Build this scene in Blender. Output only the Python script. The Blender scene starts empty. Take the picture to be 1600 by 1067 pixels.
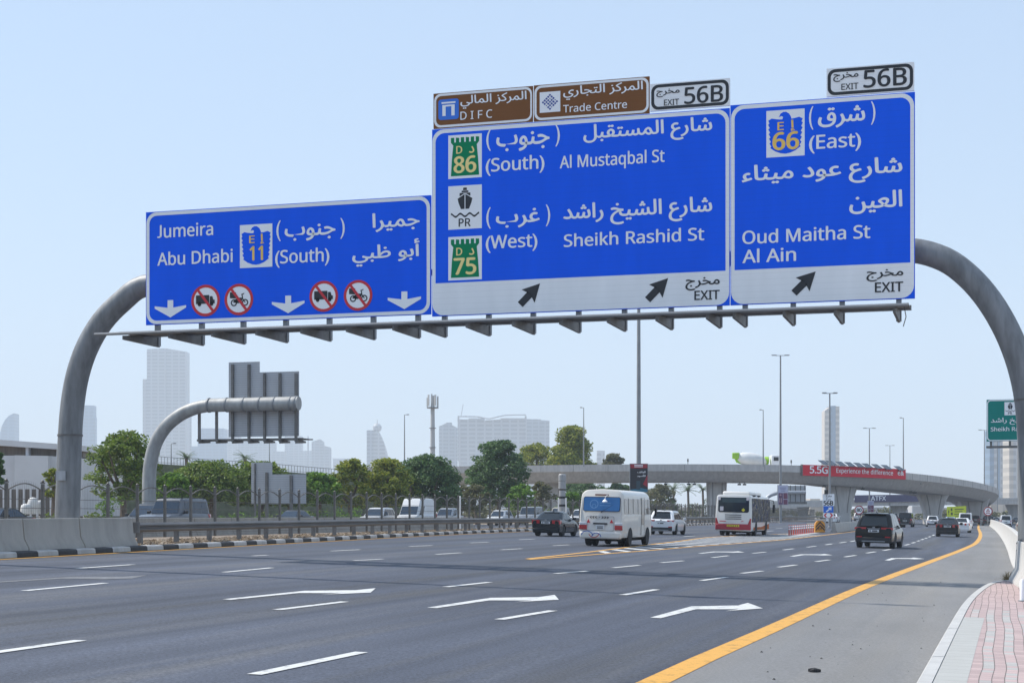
import bpy, bmesh, math, random
from mathutils import Vector, Matrix
R = math.radians
scene = bpy.context.scene
COL = scene.collection

# ------------------------------------------------------------------ camera
F, HY, HC, SL, VX = 2525.0, 805.0, 1.85, 0.025, 1560.0     # focal (px of 1600), horizon row, eye height, crossfall, road vanishing column
TH = math.atan((VX - 800) / F)
CT, ST = math.cos(TH), math.sin(TH)
cam = bpy.data.cameras.new('camera')
cam.sensor_width = 36.0
cam.lens = 36.0 * F / 1600.0
cam.shift_y = (HY - 533.5) / 1600.0
cam.clip_start = 0.1
cam.clip_end = 12000
camo = bpy.data.objects.new('camera', cam)
COL.objects.link(camo)
camo.location = (0, 0, HC)
camo.rotation_euler = (R(90), 0, TH)
scene.camera = camo

# ------------------------------------------------------------------ sky, sun, exposure
SUN_EL, SUN_AZ = R(51), R(-84.5)            # azimuth measured from +Y towards +X
world = bpy.data.worlds.new('World')
scene.world = world
world.use_nodes = True
wn = world.node_tree.nodes
wl = world.node_tree.links
bg = wn['Background']
sky = wn.new('ShaderNodeTexSky')
sky.sky_type = 'NISHITA'
sky.sun_disc = False
sky.sun_elevation = SUN_EL
sky.sun_rotation = SUN_AZ
sky.air_density = 1.25
sky.dust_density = 0.4
sky.ozone_density = 1.6
sky.altitude = 0
mixs = wn.new('ShaderNodeMix')            # clear sky veiled by an even layer of dust
mixs.data_type = 'RGBA'
mixs.inputs['Factor'].default_value = 0.62
mixs.inputs['B'].default_value = (3.5, 4.65, 6.45, 1)
wl.new(sky.outputs['Color'], mixs.inputs['A'])
wl.new(mixs.outputs['Result'], bg.inputs['Color'])
bg.inputs['Strength'].default_value = 0.105
sl = bpy.data.lights.new('sun', 'SUN')
sl.energy = 3.6
sl.angle = R(0.6)
sl.color = (1.0, 0.945, 0.86)
so = bpy.data.objects.new('sun', sl)
COL.objects.link(so)
tosun = Vector((math.cos(SUN_EL) * math.sin(SUN_AZ), math.cos(SUN_EL) * math.cos(SUN_AZ), math.sin(SUN_EL)))
so.rotation_euler = tosun.to_track_quat('Z', 'Y').to_euler()
so.location = (-40, 40, 60)
scene.view_settings.view_transform = 'Standard'
scene.view_settings.look = 'None'
scene.view_settings.exposure = 0.58
scene.view_settings.gamma = 1.0
scene.cycles.volume_bounces = 1

HAZE = 0.00023
# ------------------------------------------------------------------ placing
def gz(x, y=0):
    return SL * max(-3.0, min(31.0, -x))
def W(px, py, Y):
    X = (px - 800) / F * Y
    return Vector((X * CT - Y * ST, X * ST + Y * CT, HC - (py - HY) / F * Y))
def Gd(px, py):
    dx = (px - 800) / F
    dz = -(py - HY) / F
    k = ST - dx * CT
    Y = HC / (-dz + SL * k)
    if k * Y > 31:
        Y = (HC - 31 * SL) / (-dz)
    elif k * Y < -3:
        Y = (HC + 3 * SL) / (-dz)
    X = dx * Y
    return Vector((X * CT - Y * ST, X * ST + Y * CT, gz(X * CT - Y * ST)))
def Pl(px, py, st):            # ray meets the plane y = st
    dx = (px - 800) / F
    Y = st / (dx * ST + CT)
    return Vector((dx * Y * CT - Y * ST, st, HC - (py - HY) / F * Y))
def Px(px, x):                 # y of the column px on the line at world x
    dx = (px - 800) / F
    Y = x / (dx * CT - ST)
    return dx * Y * ST + Y * CT
def cr(pts, n=5):
    out = []
    for i in range(len(pts) - 1):
        p0 = pts[max(i - 1, 0)]; p1 = pts[i]; p2 = pts[i + 1]; p3 = pts[min(i + 2, len(pts) - 1)]
        for k in range(n):
            t_ = k / n
            out.append(0.5 * ((2 * p1) + (p2 - p0) * t_ + (2 * p0 - 5 * p1 + 4 * p2 - p3) * t_ ** 2 + (3 * p1 - p0 - 3 * p2 + p3) * t_ ** 3))
    out.append(pts[-1]); return out
def depth(x, y):
    return -x * ST + y * CT

# ------------------------------------------------------------------ materials
MATS = {}
def mat(name, col, rough=0.6, metal=0.0, noise=0.0, nscale=4.0, bump=0.0, bscale=40.0, spec=None, coat=0.0, stretch=None, detail=4.0):
    if name in MATS:
        return MATS[name]
    m = bpy.data.materials.new(name)
    m.use_nodes = True
    nt = m.node_tree
    b = nt.nodes['Principled BSDF']
    b.inputs['Base Color'].default_value = (*col, 1)
    b.inputs['Roughness'].default_value = rough
    b.inputs['Metallic'].default_value = metal
    if spec is not None:
        b.inputs['Specular IOR Level'].default_value = spec
    if coat:
        b.inputs['Coat Weight'].default_value = coat
        b.inputs['Coat Roughness'].default_value = 0.05
    if noise or bump:
        tc = nt.nodes.new('ShaderNodeTexCoord')
        mp = nt.nodes.new('ShaderNodeMapping')
        nt.links.new(tc.outputs['Object'], mp.inputs['Vector'])
        if stretch:
            mp.inputs['Scale'].default_value = stretch
    if noise:
        n = nt.nodes.new('ShaderNodeTexNoise')
        n.inputs['Scale'].default_value = nscale
        n.inputs['Detail'].default_value = detail
        n.inputs['Roughness'].default_value = 0.6
        nt.links.new(mp.outputs['Vector'], n.inputs['Vector'])
        cr = nt.nodes.new('ShaderNodeValToRGB')
        cr.color_ramp.elements[0].position = 0.3
        cr.color_ramp.elements[1].position = 0.7
        cr.color_ramp.elements[0].color = (*[c * (1 - noise) for c in col], 1)
        cr.color_ramp.elements[1].color = (*[min(1, c * (1 + noise)) for c in col], 1)
        nt.links.new(n.outputs['Fac'], cr.inputs['Fac'])
        nt.links.new(cr.outputs['Color'], b.inputs['Base Color'])
    if bump:
        n2 = nt.nodes.new('ShaderNodeTexNoise')
        n2.inputs['Scale'].default_value = bscale
        n2.inputs['Detail'].default_value = 5
        nt.links.new(mp.outputs['Vector'], n2.inputs['Vector'])
        bp = nt.nodes.new('ShaderNodeBump')
        bp.inputs['Strength'].default_value = bump
        bp.inputs['Distance'].default_value = 0.02
        nt.links.new(n2.outputs['Fac'], bp.inputs['Height'])
        nt.links.new(bp.outputs['Normal'], b.inputs['Normal'])
    MATS[name] = m
    return m

def seam_mat(name, col, pitch, rough=0.45, dark=0.86, axis='Z', soft=0.07, dirt=0.09):
    """sheeting on stacked extruded planks: a fine seam every pitch metres"""
    m = mat(name, col, rough, spec=0.18)
    nt = m.node_tree
    b = nt.nodes['Principled BSDF']
    tc = nt.nodes.new('ShaderNodeTexCoord')
    sp = nt.nodes.new('ShaderNodeSeparateXYZ')
    nt.links.new(tc.outputs['Object'], sp.inputs[0])
    d = nt.nodes.new('ShaderNodeMath'); d.operation = 'DIVIDE'; d.inputs[1].default_value = pitch
    nt.links.new(sp.outputs[axis], d.inputs[0])
    fr = nt.nodes.new('ShaderNodeMath'); fr.operation = 'FRACT'
    nt.links.new(d.outputs[0], fr.inputs[0])
    lt = nt.nodes.new('ShaderNodeMath'); lt.operation = 'LESS_THAN'; lt.inputs[1].default_value = soft
    nt.links.new(fr.outputs[0], lt.inputs[0])
    n = nt.nodes.new('ShaderNodeTexNoise'); n.inputs['Scale'].default_value = 0.7; n.inputs['Detail'].default_value = 6
    mp = nt.nodes.new('ShaderNodeMapping'); mp.inputs['Scale'].default_value = (3, 3, 0.6)
    nt.links.new(tc.outputs['Object'], mp.inputs[0]); nt.links.new(mp.outputs[0], n.inputs['Vector'])
    mr = nt.nodes.new('ShaderNodeMapRange')
    mr.inputs[3].default_value = 1 - dirt; mr.inputs[4].default_value = 1 + dirt
    nt.links.new(n.outputs['Fac'], mr.inputs[0])
    mx = nt.nodes.new('ShaderNodeMath'); mx.operation = 'MULTIPLY_ADD'
    nt.links.new(lt.outputs[0], mx.inputs[0]); mx.inputs[1].default_value = dark - 1
    nt.links.new(mr.outputs[0], mx.inputs[2])
    hs = nt.nodes.new('ShaderNodeVectorMath'); hs.operation = 'SCALE'
    hs.inputs[0].default_value = col
    nt.links.new(mx.outputs[0], hs.inputs['Scale'])
    nt.links.new(hs.outputs[0], b.inputs['Base Color'])
    return m

def leaf_mat(name, dark, light, dry=None):
    m = bpy.data.materials.new(name); m.use_nodes = True
    nt = m.node_tree
    b = nt.nodes['Principled BSDF']
    g = nt.nodes.new('ShaderNodeNewGeometry')
    cr = nt.nodes.new('ShaderNodeValToRGB')
    cr.color_ramp.elements[0].color = (*dark, 1)
    cr.color_ramp.elements[1].color = (*light, 1)
    if dry:
        e = cr.color_ramp.elements.new(0.93); e.color = (*light, 1)
        cr.color_ramp.elements[2].color = (*dry, 1)
    nt.links.new(g.outputs['Random Per Island'], cr.inputs['Fac'])
    nt.links.new(cr.outputs['Color'], b.inputs['Base Color'])
    b.inputs['Roughness'].default_value = 0.55
    t = nt.nodes.new('ShaderNodeBsdfTranslucent')
    nt.links.new(cr.outputs['Color'], t.inputs['Color'])
    mx = nt.nodes.new('ShaderNodeMixShader'); mx.inputs[0].default_value = 0.35
    nt.links.new(b.outputs[0], mx.inputs[1]); nt.links.new(t.outputs[0], mx.inputs[2])
    nt.links.new(mx.outputs[0], nt.nodes['Material Output'].inputs['Surface'])
    MATS[name] = m
    return m

def glass_mat(name, col, rough=0.04):
    return mat(name, col, rough, spec=0.35)

# ------------------------------------------------------------------ mesh builder
class MB:
    def __init__(self):
        self.v = []; self.f = []; self.m = []; self.sm = []
    def add(self, vs, fs, m=0, smooth=False):
        o = len(self.v)
        self.v += [tuple(p) for p in vs]
        for f in fs:
            self.f.append([i + o for i in f]); self.m.append(m); self.sm.append(smooth)
        return self
    def box(self, c, s, m=0, rz=0.0, tilt=None):
        x, y, z = s[0] / 2, s[1] / 2, s[2] / 2
        P = [(-x, -y, -z), (x, -y, -z), (x, y, -z), (-x, y, -z), (-x, -y, z), (x, -y, z), (x, y, z), (-x, y, z)]
        M = Matrix.Rotation(rz, 3, 'Z')
        if tilt is not None:
            M = M @ Matrix.Rotation(tilt, 3, 'X')
        P = [Vector(c) + M @ Vector(p) for p in P]
        return self.add(P, [(0, 3, 2, 1), (4, 5, 6, 7), (0, 1, 5, 4), (1, 2, 6, 5), (2, 3, 7, 6), (3, 0, 4, 7)], m)
    def bar(self, a, b, w, h, m=0):
        a = Vector(a); b = Vector(b); d = (b - a).normalized()
        up = Vector((0, 0, 1)) if abs(d.z) < 0.95 else Vector((0, 1, 0))
        s = d.cross(up).normalized(); u = s.cross(d)
        P = []
        for q in (a, b):
            for i, j in ((-1, -1), (1, -1), (1, 1), (-1, 1)):
                P.append(q + s * (i * w / 2) + u * (j * h / 2))
        return self.add(P, [(0, 1, 2, 3), (7, 6, 5, 4), (0, 4, 5, 1), (1, 5, 6, 2), (2, 6, 7, 3), (3, 7, 4, 0)], m)
    def tube(self, pts, rad, n=10, m=0, cap=True, smooth=True):
        pts = [Vector(p) for p in pts]
        if not hasattr(rad, '__len__'):
            rad = [rad] * len(pts)
        rings = []; ref = None
        for i, p in enumerate(pts):
            d = (pts[min(i + 1, len(pts) - 1)] - pts[max(i - 1, 0)]).normalized()
            if ref is None:
                ref = Vector((1, 0, 0)) if abs(d.x) < 0.9 else Vector((0, 1, 0))
            s = d.cross(ref).normalized(); u = s.cross(d).normalized()
            ref = -s.cross(d) if False else ref
            rings.append([p + (s * math.cos(2 * math.pi * k / n) + u * math.sin(2 * math.pi * k / n)) * rad[i] for k in range(n)])
        self.loft(rings, m, True, smooth, cap)
        return self
    def loft(self, rings, m=0, closed=True, smooth=False, cap=True):
        n = len(rings[0]); vs = [p for r in rings for p in r]; fs = []
        for i in range(len(rings) - 1):
            for k in range(n if closed else n - 1):
                a = i * n + k; b = i * n + (k + 1) % n
                fs.append((a, b, b + n, a + n))
        o = len(self.v)
        self.add(vs, fs, m, smooth)
        if cap and closed:
            self.f.append([o + k for k in reversed(range(n))]); self.m.append(m); self.sm.append(False)
            q = o + (len(rings) - 1) * n
            self.f.append([q + k for k in range(n)]); self.m.append(m); self.sm.append(False)
        return self
    def lathe(self, prof, c=(0, 0, 0), n=16, m=0, axis='Z', smooth=True):
        rings = []
        for r, z in prof:
            ring = []
            for k in range(n):
                a = 2 * math.pi * k / n
                if axis == 'Z':
                    ring.append((c[0] + r * math.cos(a), c[1] + r * math.sin(a), c[2] + z))
                elif axis == 'X':
                    ring.append((c[0] + z, c[1] + r * math.cos(a), c[2] + r * math.sin(a)))
                else:
                    ring.append((c[0] - r * math.cos(a), c[1] + z, c[2] + r * math.sin(a)))
            rings.append(ring)
        return self.loft(rings, m, True, smooth, True)
    def poly(self, pts, m=0):
        return self.add(pts, [tuple(range(len(pts)))], m)
    def prism(self, poly, fn, d0, d1, m=0):
        """poly: list of (u, v); fn(u, v, d) -> point; solid between depths d0 and d1"""
        n = len(poly)
        vs = [fn(u, v, d0) for u, v in poly] + [fn(u, v, d1) for u, v in poly]
        fs = [tuple(range(n)), tuple(range(2 * n - 1, n - 1, -1))]
        fs += [(k, k + n, (k + 1) % n + n, (k + 1) % n) for k in range(n)]
        return self.add(vs, fs, m)
    def build(self, name, mats, parent=None, origin=None, bevel=0.0, bseg=2, sharp=40, fix=True):
        if origin is None and parent is not None:
            origin = parent.get('_o')
            origin = Vector(origin) if origin is not None else None
        me = bpy.data.meshes.new(name)
        vs = self.v if origin is None else [(p[0] - origin[0], p[1] - origin[1], p[2] - origin[2]) for p in self.v]
        me.from_pydata(vs, [], self.f)
        if not isinstance(mats, (list, tuple)):
            mats = [mats]
        for q in mats:
            me.materials.append(q)
        me.polygons.foreach_set('material_index', self.m)
        me.polygons.foreach_set('use_smooth', [bool(s) for s in self.sm])
        if fix:
            bm = bmesh.new(); bm.from_mesh(me)
            bmesh.ops.recalc_face_normals(bm, faces=bm.faces)
            bm.to_mesh(me); bm.free()
        if any(self.sm):
            me.set_sharp_from_angle(angle=R(sharp))
        me.update()
        o = bpy.data.objects.new(name, me)
        COL.objects.link(o)
        if parent is not None:
            o.parent = parent
        if bevel:
            b = o.modifiers.new('bevel', 'BEVEL'); b.width = bevel; b.segments = bseg; b.limit_method = 'ANGLE'; b.angle_limit = R(35)
            for p in me.polygons:
                p.use_smooth = True
            me.set_sharp_from_angle(angle=R(50))
            b.harden_normals = False
        return o

def tag(o, label, cat, group=None, kind=None):
    if label: o['label'] = label
    if cat: o['category'] = cat
    if group: o['group'] = group
    if kind: o['kind'] = kind
    return o
def thing(name, label, cat, loc=(0, 0, 0), rz=0.0, group=None, local=False):
    """Empty at the base; with local=False parts are built in world coordinates and shifted"""
    o = bpy.data.objects.new(name, None)
    COL.objects.link(o)
    o.location = loc; o.rotation_euler = (0, 0, rz)
    o.empty_display_size = 0.3
    if not local:
        o['_o'] = list(loc)
    return tag(o, label, cat, group)
def struct(name, mb, mats, **k):
    o = mb.build(name, mats, **k); o['kind'] = 'structure'; return o
def dup(root, loc=None, rz=None, label=None, group=None):
    c = root.copy(); COL.objects.link(c)
    for ch in root.children:
        d = ch.copy(); COL.objects.link(d); d.parent = c
        for g in ch.children:
            e = g.copy(); COL.objects.link(e); e.parent = d
    if loc is not None: c.location = loc
    if rz is not None: c.rotation_euler = (0, 0, rz)
    if label: c['label'] = label
    if group: c['group'] = group
    return c

# ------------------------------------------------------------------ lettering (built-in font; arabic letters shaped here)
_AR = {'ا': ('\uFE8D', '\uFE8E'), 'أ': ('\uFE83', '\uFE84'), 'إ': ('\uFE87', '\uFE88'), 'ء': ('\uFE80',),
       'د': ('\uFEA9', '\uFEAA'), 'ر': ('\uFEAD', '\uFEAE'), 'ز': ('\uFEAF', '\uFEB0'), 'و': ('\uFEED', '\uFEEE')}
for ch, base in (('ب', 0xFE8F), ('ت', 0xFE95), ('ث', 0xFE99), ('ج', 0xFE9D), ('خ', 0xFEA5), ('س', 0xFEB1), ('ش', 0xFEB5), ('ظ', 0xFEC5), ('ع', 0xFEC9),
                 ('غ', 0xFECD), ('ف', 0xFED1), ('ق', 0xFED5), ('ك', 0xFED9), ('ل', 0xFEDD), ('م', 0xFEE1), ('ن', 0xFEE5), ('ه', 0xFEE9), ('ي', 0xFEF1)):
    _AR[ch] = (chr(base), chr(base + 1), chr(base + 2), chr(base + 3))     # isolated, final, initial, medial
def arabic(s):
    out = []
    for i, ch in enumerate(s):
        f = _AR.get(ch)
        if not f:
            out.append(ch); continue
        prev = i > 0 and len(_AR.get(s[i - 1], ())) == 4
        nxt = i + 1 < len(s) and s[i + 1] in _AR and len(f) == 4 and s[i + 1] != 'ء'
        if len(f) == 1: out.append(f[0])
        elif len(f) == 2: out.append(f[1] if prev else f[0])
        else: out.append(f[3] if prev and nxt else f[1] if prev else f[2] if nxt else f[0])
    return ''.join(reversed(out))
_TX = {}
def sans(s):
    """plain letters and digits -> the built-in sans-serif alphabet"""
    o = []
    for c in s:
        if 'A' <= c <= 'Z': o.append(chr(0x1D5A0 + ord(c) - 65))
        elif 'a' <= c <= 'z': o.append(chr(0x1D5BA + ord(c) - 97))
        elif '0' <= c <= '9': o.append(chr(0x1D7E2 + ord(c) - 48))
        else: o.append(c)
    return ''.join(o)
def _mesh_of(body, res):
    cu = bpy.data.curves.new('lettering', 'FONT')
    cu.body = body; cu.resolution_u = res; cu.fill_mode = 'FRONT'
    o = bpy.data.objects.new('lettering', cu); COL.objects.link(o)
    bpy.context.view_layer.update()
    me = bpy.data.meshes.new_from_object(o)
    vs = [(v.co.x, v.co.y) for v in me.vertices]; fs = [tuple(p.vertices) for p in me.polygons]
    bpy.data.objects.remove(o); bpy.data.curves.remove(cu); bpy.data.meshes.remove(me)
    return vs, fs
_ADV = {}
def _xmax(body):
    if body not in _ADV: _ADV[body] = max(p[0] for p in _mesh_of(body, 2)[0])
    return _ADV[body]
def glyphs(body, res=3):
    """[(vertices, faces)] glyph by glyph, laid out on one line"""
    if (body, res) in _TX: return _TX[(body, res)]
    out = []; x = 0.0; bar = _xmax('|')
    for ch in body:
        if ch == ' ':
            x += 0.28; continue
        k = ('g', ch, res)
        if k not in _TX: _TX[k] = _mesh_of(ch, res)
        vs, fs = _TX[k]
        if ch == '\U0001D5A9':                  # this J stands on the line
            lo, hi = min(p[1] for p in vs), max(p[1] for p in vs)
            vs = [(p[0], (p[1] - lo) / (hi - lo) * hi) for p in vs]
        out.append(([(p[0] + x, p[1]) for p in vs], fs))
        if ('a', ch) not in _ADV: _ADV[('a', ch)] = _xmax(ch + '|') - bar
        x += _ADV[('a', ch)]
    _TX[(body, res)] = out
    return out
def put_text(mb, body, fn, box, m=0, bold=0.0, cap=None, base=None, res=3):
    """fn(u, v) -> point; box = (u0, u1, v0, v1) in fn's plane; with cap/base the height comes from the capitals.
    bold widens every stroke (in em) by laying shifted copies a hair apart in depth"""
    gl = glyphs(sans(body), res)
    if not gl: return
    xs = [p[0] for g in gl for p in g[0]]; ys = [p[1] for g in gl for p in g[0]]
    x0, x1, y0, y1 = min(xs) - bold, max(xs) + bold, min(ys), max(ys)
    sx = (box[1] - box[0]) / (x1 - x0)
    if cap is not None:
        hv = [p[1] for p in glyphs(sans('E'), res)[0][0]]
        sy = cap / (max(hv) - min(hv)); yo, v0 = min(hv), base
    else:
        sy = (box[3] - box[2]) / (y1 - y0); yo, v0 = y0, box[2]
    a0 = Vector(fn(0, 0)); nrm = (Vector(fn(1, 0)) - a0).cross(Vector(fn(0, 1)) - a0).normalized()
    shifts = [(0, 0)] if not bold else [(-bold, 0), (bold, 0), (0, -bold * .6), (0, bold * .6)]
    wi = [body[:k].count(' ') for k, ch in enumerate(body) if ch != ' ']
    for i, (vs, fs) in enumerate(gl):
        tgt = mb[wi[i]] if isinstance(mb, list) else mb
        for j, (dx, dy) in enumerate(shifts):
            e = nrm * (0.0006 * (j * 2 + i % 2))
            tgt.add([Vector(fn(box[0] + (x + dx - x0) * sx, v0 + (y + dy - yo) * sy)) + e for x, y in vs], fs, m)
# ------------------------------------------------------------------ materials of the setting
def asphalt_mat(name, col, streak=0.30, dusty=1.0, grain=1.0):
    m = bpy.data.materials.new(name); m.use_nodes = True
    nt = m.node_tree; N = nt.nodes; Lk = nt.links
    b = N['Principled BSDF']; b.inputs['Roughness'].default_value = 0.82
    b.inputs['Specular IOR Level'].default_value = 0.35
    tc = N.new('ShaderNodeTexCoord')
    def noise(sc, scale, det=4.0):
        mp = N.new('ShaderNodeMapping'); mp.inputs['Scale'].default_value = sc
        Lk.new(tc.outputs['Object'], mp.inputs[0])
        n = N.new('ShaderNodeTexNoise'); n.inputs['Scale'].default_value = scale; n.inputs['Detail'].default_value = det
        n.inputs['Roughness'].default_value = 0.65
        Lk.new(mp.outputs[0], n.inputs['Vector']); return n.outputs['Fac']
    def rng(src, lo, hi, a=0.3, c=0.7):
        r = N.new('ShaderNodeMapRange'); r.inputs[1].default_value = a; r.inputs[2].default_value = c
        r.inputs[3].default_value = lo; r.inputs[4].default_value = hi
        Lk.new(src, r.inputs[0]); return r.outputs[0]
    def mul(a, c):
        q = N.new('ShaderNodeMath'); q.operation = 'MULTIPLY'; Lk.new(a, q.inputs[0]); Lk.new(c, q.inputs[1]); return q.outputs[0]
    grit = rng(noise((1, 1, 1), 26.0, 6.0), 1 - .55 * grain, 1 + .6 * grain, 0.3, 0.7)
    speck = rng(noise((1, 1, 1), 60.0, 2.0), 1.0, 1 + 1.3 * grain, 0.64, 0.76)
    wheel = rng(noise((1.0, 0.02, 1), 0.9, 3.0), 1 - streak, 1 + streak)
    patch = rng(noise((1, 0.35, 1), 0.12, 5.0), 0.80, 1.16)
    f = mul(mul(mul(grit, wheel), patch), speck)
    dust = N.new('ShaderNodeMix'); dust.data_type = 'RGBA'; dust.inputs['A'].default_value = (*col, 1)
    dust.inputs['B'].default_value = (col[0] * 1.55, col[1] * 1.36, col[2] * 1.05, 1)
    Lk.new(rng(noise((1.0, 0.03, 1), 0.55, 6.0), 0.0, dusty, 0.5, 0.72), dust.inputs['Factor'])
    sc = N.new('ShaderNodeVectorMath'); sc.operation = 'SCALE'; Lk.new(dust.outputs['Result'], sc.inputs[0])
    Lk.new(f, sc.inputs['Scale']); Lk.new(sc.outputs[0], b.inputs['Base Color'])
    bp = N.new('ShaderNodeBump'); bp.inputs['Strength'].default_value = 0.35; bp.inputs['Distance'].default_value = 0.01
    Lk.new(noise((1, 1, 1), 55.0, 3.0), bp.inputs['Height']); Lk.new(bp.outputs[0], b.inputs['Normal'])
    MATS[name] = m
    return m
M_ASPH = asphalt_mat('asphalt', (0.060, 0.069, 0.092))
M_SHOULDER = asphalt_mat('shoulder asphalt', (0.195, 0.194, 0.193), 0.10, 0.25, 0.42)
M_EARTH = mat('dry earth', (0.27, 0.22, 0.165), 0.95, noise=0.3, nscale=1.2, bump=0.5, bscale=8)
M_GRAVEL = mat('dry litter and gravel', (0.25, 0.195, 0.145), 0.95, noise=0.55, nscale=7.0, bump=0.8, bscale=9)
def worn_paint(name, col):
    m = mat(name, col, 0.6)
    nt = m.node_tree; b = nt.nodes['Principled BSDF']
    tc = nt.nodes.new('ShaderNodeTexCoord'); n = nt.nodes.new('ShaderNodeTexNoise')
    n.inputs['Scale'].default_value = 5.0; n.inputs['Detail'].default_value = 9; n.inputs['Roughness'].default_value = 0.72
    nt.links.new(tc.outputs['Object'], n.inputs['Vector'])
    cr = nt.nodes.new('ShaderNodeValToRGB')
    cr.color_ramp.elements[0].position = 0.36; cr.color_ramp.elements[0].color = (*[c * 0.42 for c in col], 1)
    cr.color_ramp.elements[1].position = 0.47; cr.color_ramp.elements[1].color = (*col, 1)
    nt.links.new(n.outputs['Fac'], cr.inputs['Fac']); nt.links.new(cr.outputs['Color'], b.inputs['Base Color'])
    return m
M_WHITE_LINE = worn_paint('white road paint', (0.62, 0.62, 0.6))
M_YELLOW_LINE = worn_paint('yellow road paint', (0.66, 0.34, 0.05))
def concrete(name, col, var=0.14):
    m = bpy.data.materials.new(name); m.use_nodes = True
    nt = m.node_tree; N = nt.nodes; Lk = nt.links; b = N['Principled BSDF']; b.inputs['Roughness'].default_value = 0.85
    tc = N.new('ShaderNodeTexCoord')
    a = N.new('ShaderNodeTexNoise'); a.inputs['Scale'].default_value = 0.8; a.inputs['Detail'].default_value = 8; a.inputs['Roughness'].default_value = 0.7
    mp = N.new('ShaderNodeMapping'); mp.inputs['Scale'].default_value = (2.5, 2.5, 0.5)
    Lk.new(tc.outputs['Object'], mp.inputs[0]); Lk.new(mp.outputs[0], a.inputs['Vector'])
    cr = N.new('ShaderNodeValToRGB')
    cr.color_ramp.elements[0].position = 0.3; cr.color_ramp.elements[0].color = (*[c * (1 - var) for c in col], 1)
    cr.color_ramp.elements[1].position = 0.68; cr.color_ramp.elements[1].color = (*[c * (1 + var) for c in col], 1)
    Lk.new(a.outputs['Fac'], cr.inputs['Fac']); Lk.new(cr.outputs['Color'], b.inputs['Base Color'])
    n2 = N.new('ShaderNodeTexNoise'); n2.inputs['Scale'].default_value = 18; n2.inputs['Detail'].default_value = 6
    Lk.new(tc.outputs['Object'], n2.inputs['Vector'])
    bp = N.new('ShaderNodeBump'); bp.inputs['Strength'].default_value = 0.25; bp.inputs['Distance'].default_value = 0.02
    Lk.new(n2.outputs['Fac'], bp.inputs['Height']); Lk.new(bp.outputs[0], b.inputs['Normal'])
    MATS[name] = m; return m
M_CONC = concrete('weathered concrete', (0.38, 0.355, 0.32))
M_CONC_W = concrete('white barrier concrete', (0.50, 0.485, 0.46), 0.1)
M_CONC_V = concrete('viaduct concrete', (0.50, 0.475, 0.45), 0.17)
M_KERB_W = concrete('worn white kerb paint', (0.45, 0.44, 0.42), 0.22)
M_KERB_B = mat('black kerb paint', (0.03, 0.03, 0.032), 0.7, noise=0.3, nscale=6)
M_KERB_L = concrete('light kerb stone', (0.46, 0.455, 0.44), 0.10)
M_PAVE_G = seam_mat('grey paving slabs', (0.41, 0.41, 0.39), 0.42, 0.85, 0.72, axis='Y', soft=0.05, dirt=0.1)
M_GALV = mat('galvanised steel', (0.36, 0.38, 0.41), 0.5, metal=0.35, noise=0.16, nscale=2.0, stretch=(3, 3, 0.6))
M_STEEL_D = mat('weathered dark steel', (0.16, 0.155, 0.15), 0.55, metal=0.4, noise=0.3, nscale=2.0)
M_STEEL_M = mat('grey painted steel', (0.24, 0.25, 0.26), 0.5, metal=0.2, noise=0.15, nscale=1.5)
M_BLACK = mat('black rubber', (0.018, 0.018, 0.02), 0.7)
M_WHITE = mat('white paint', (0.8, 0.8, 0.8), 0.4)

# ------------------------------------------------------------------ ground and roads
g = MB()
xs = [-7000, -31, 3, 7000]; ys = [-200, 7000]
g.add([(x, y, gz(x) - 0.03) for y in ys for x in xs], [(k, k + 1, k + 5, k + 4) for k in range(3)])
struct('ground', g, M_EARTH)

KL = [(-40, -20.6), (0, -23.3), (38.4, -26.1), (45.6, -26.7), (57, -27.6), (79.7, -29.4), (97.7, -30.3), (130, -30.9), (165, -31.3), (240, -32.6), (330, -35), (520, -44)]   # (y, x) face of the kerb along the main road
YRp = [(1020, 1067), (1100, 1029), (1200, 985), (1350, 917), (1460, 875), (1500, 860), (1525, 848), (1532, 835)]
YR = [(-40, -3.7), (0, -3.55)] + [(Gd(*p).y, Gd(*p).x) for p in YRp] + [(230, -2.6), (330, -3.8), (520, -7)]
def lerp(pl, y):
    for (y0, x0), (y1, x1) in zip(pl, pl[1:]):
        if y <= y1 or (y1, x1) == pl[-1]:
            t = (y - y0) / (y1 - y0); return x0 + (x1 - x0) * t
def smoothline(pl, step=3.0):
    """Catmull-Rom through (y, x) points, returns (y, x) samples"""
    out = []
    for i in range(len(pl) - 1):
        p0 = pl[max(i - 1, 0)]; p1 = pl[i]; p2 = pl[i + 1]; p3 = pl[min(i + 2, len(pl) - 1)]
        n = max(1, int((p2[0] - p1[0]) / step))
        m1 = (p2[1] - p0[1]) / max(1e-6, p2[0] - p0[0]); m2 = (p3[1] - p1[1]) / max(1e-6, p3[0] - p1[0])
        h_ = p2[0] - p1[0]
        for k in range(n):
            t = k / n
            a = (1 + 2 * t) * (1 - t) ** 2; b_ = t * (1 - t) ** 2; c_ = t * t * (3 - 2 * t); d_ = t * t * (t - 1)
            out.append((p1[0] + h_ * t, a * p1[1] + b_ * h_ * m1 + c_ * p2[1] + d_ * h_ * m2))
    out.append(pl[-1]); return out
KLs = smoothline(KL); YRs = smoothline(YR)
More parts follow.
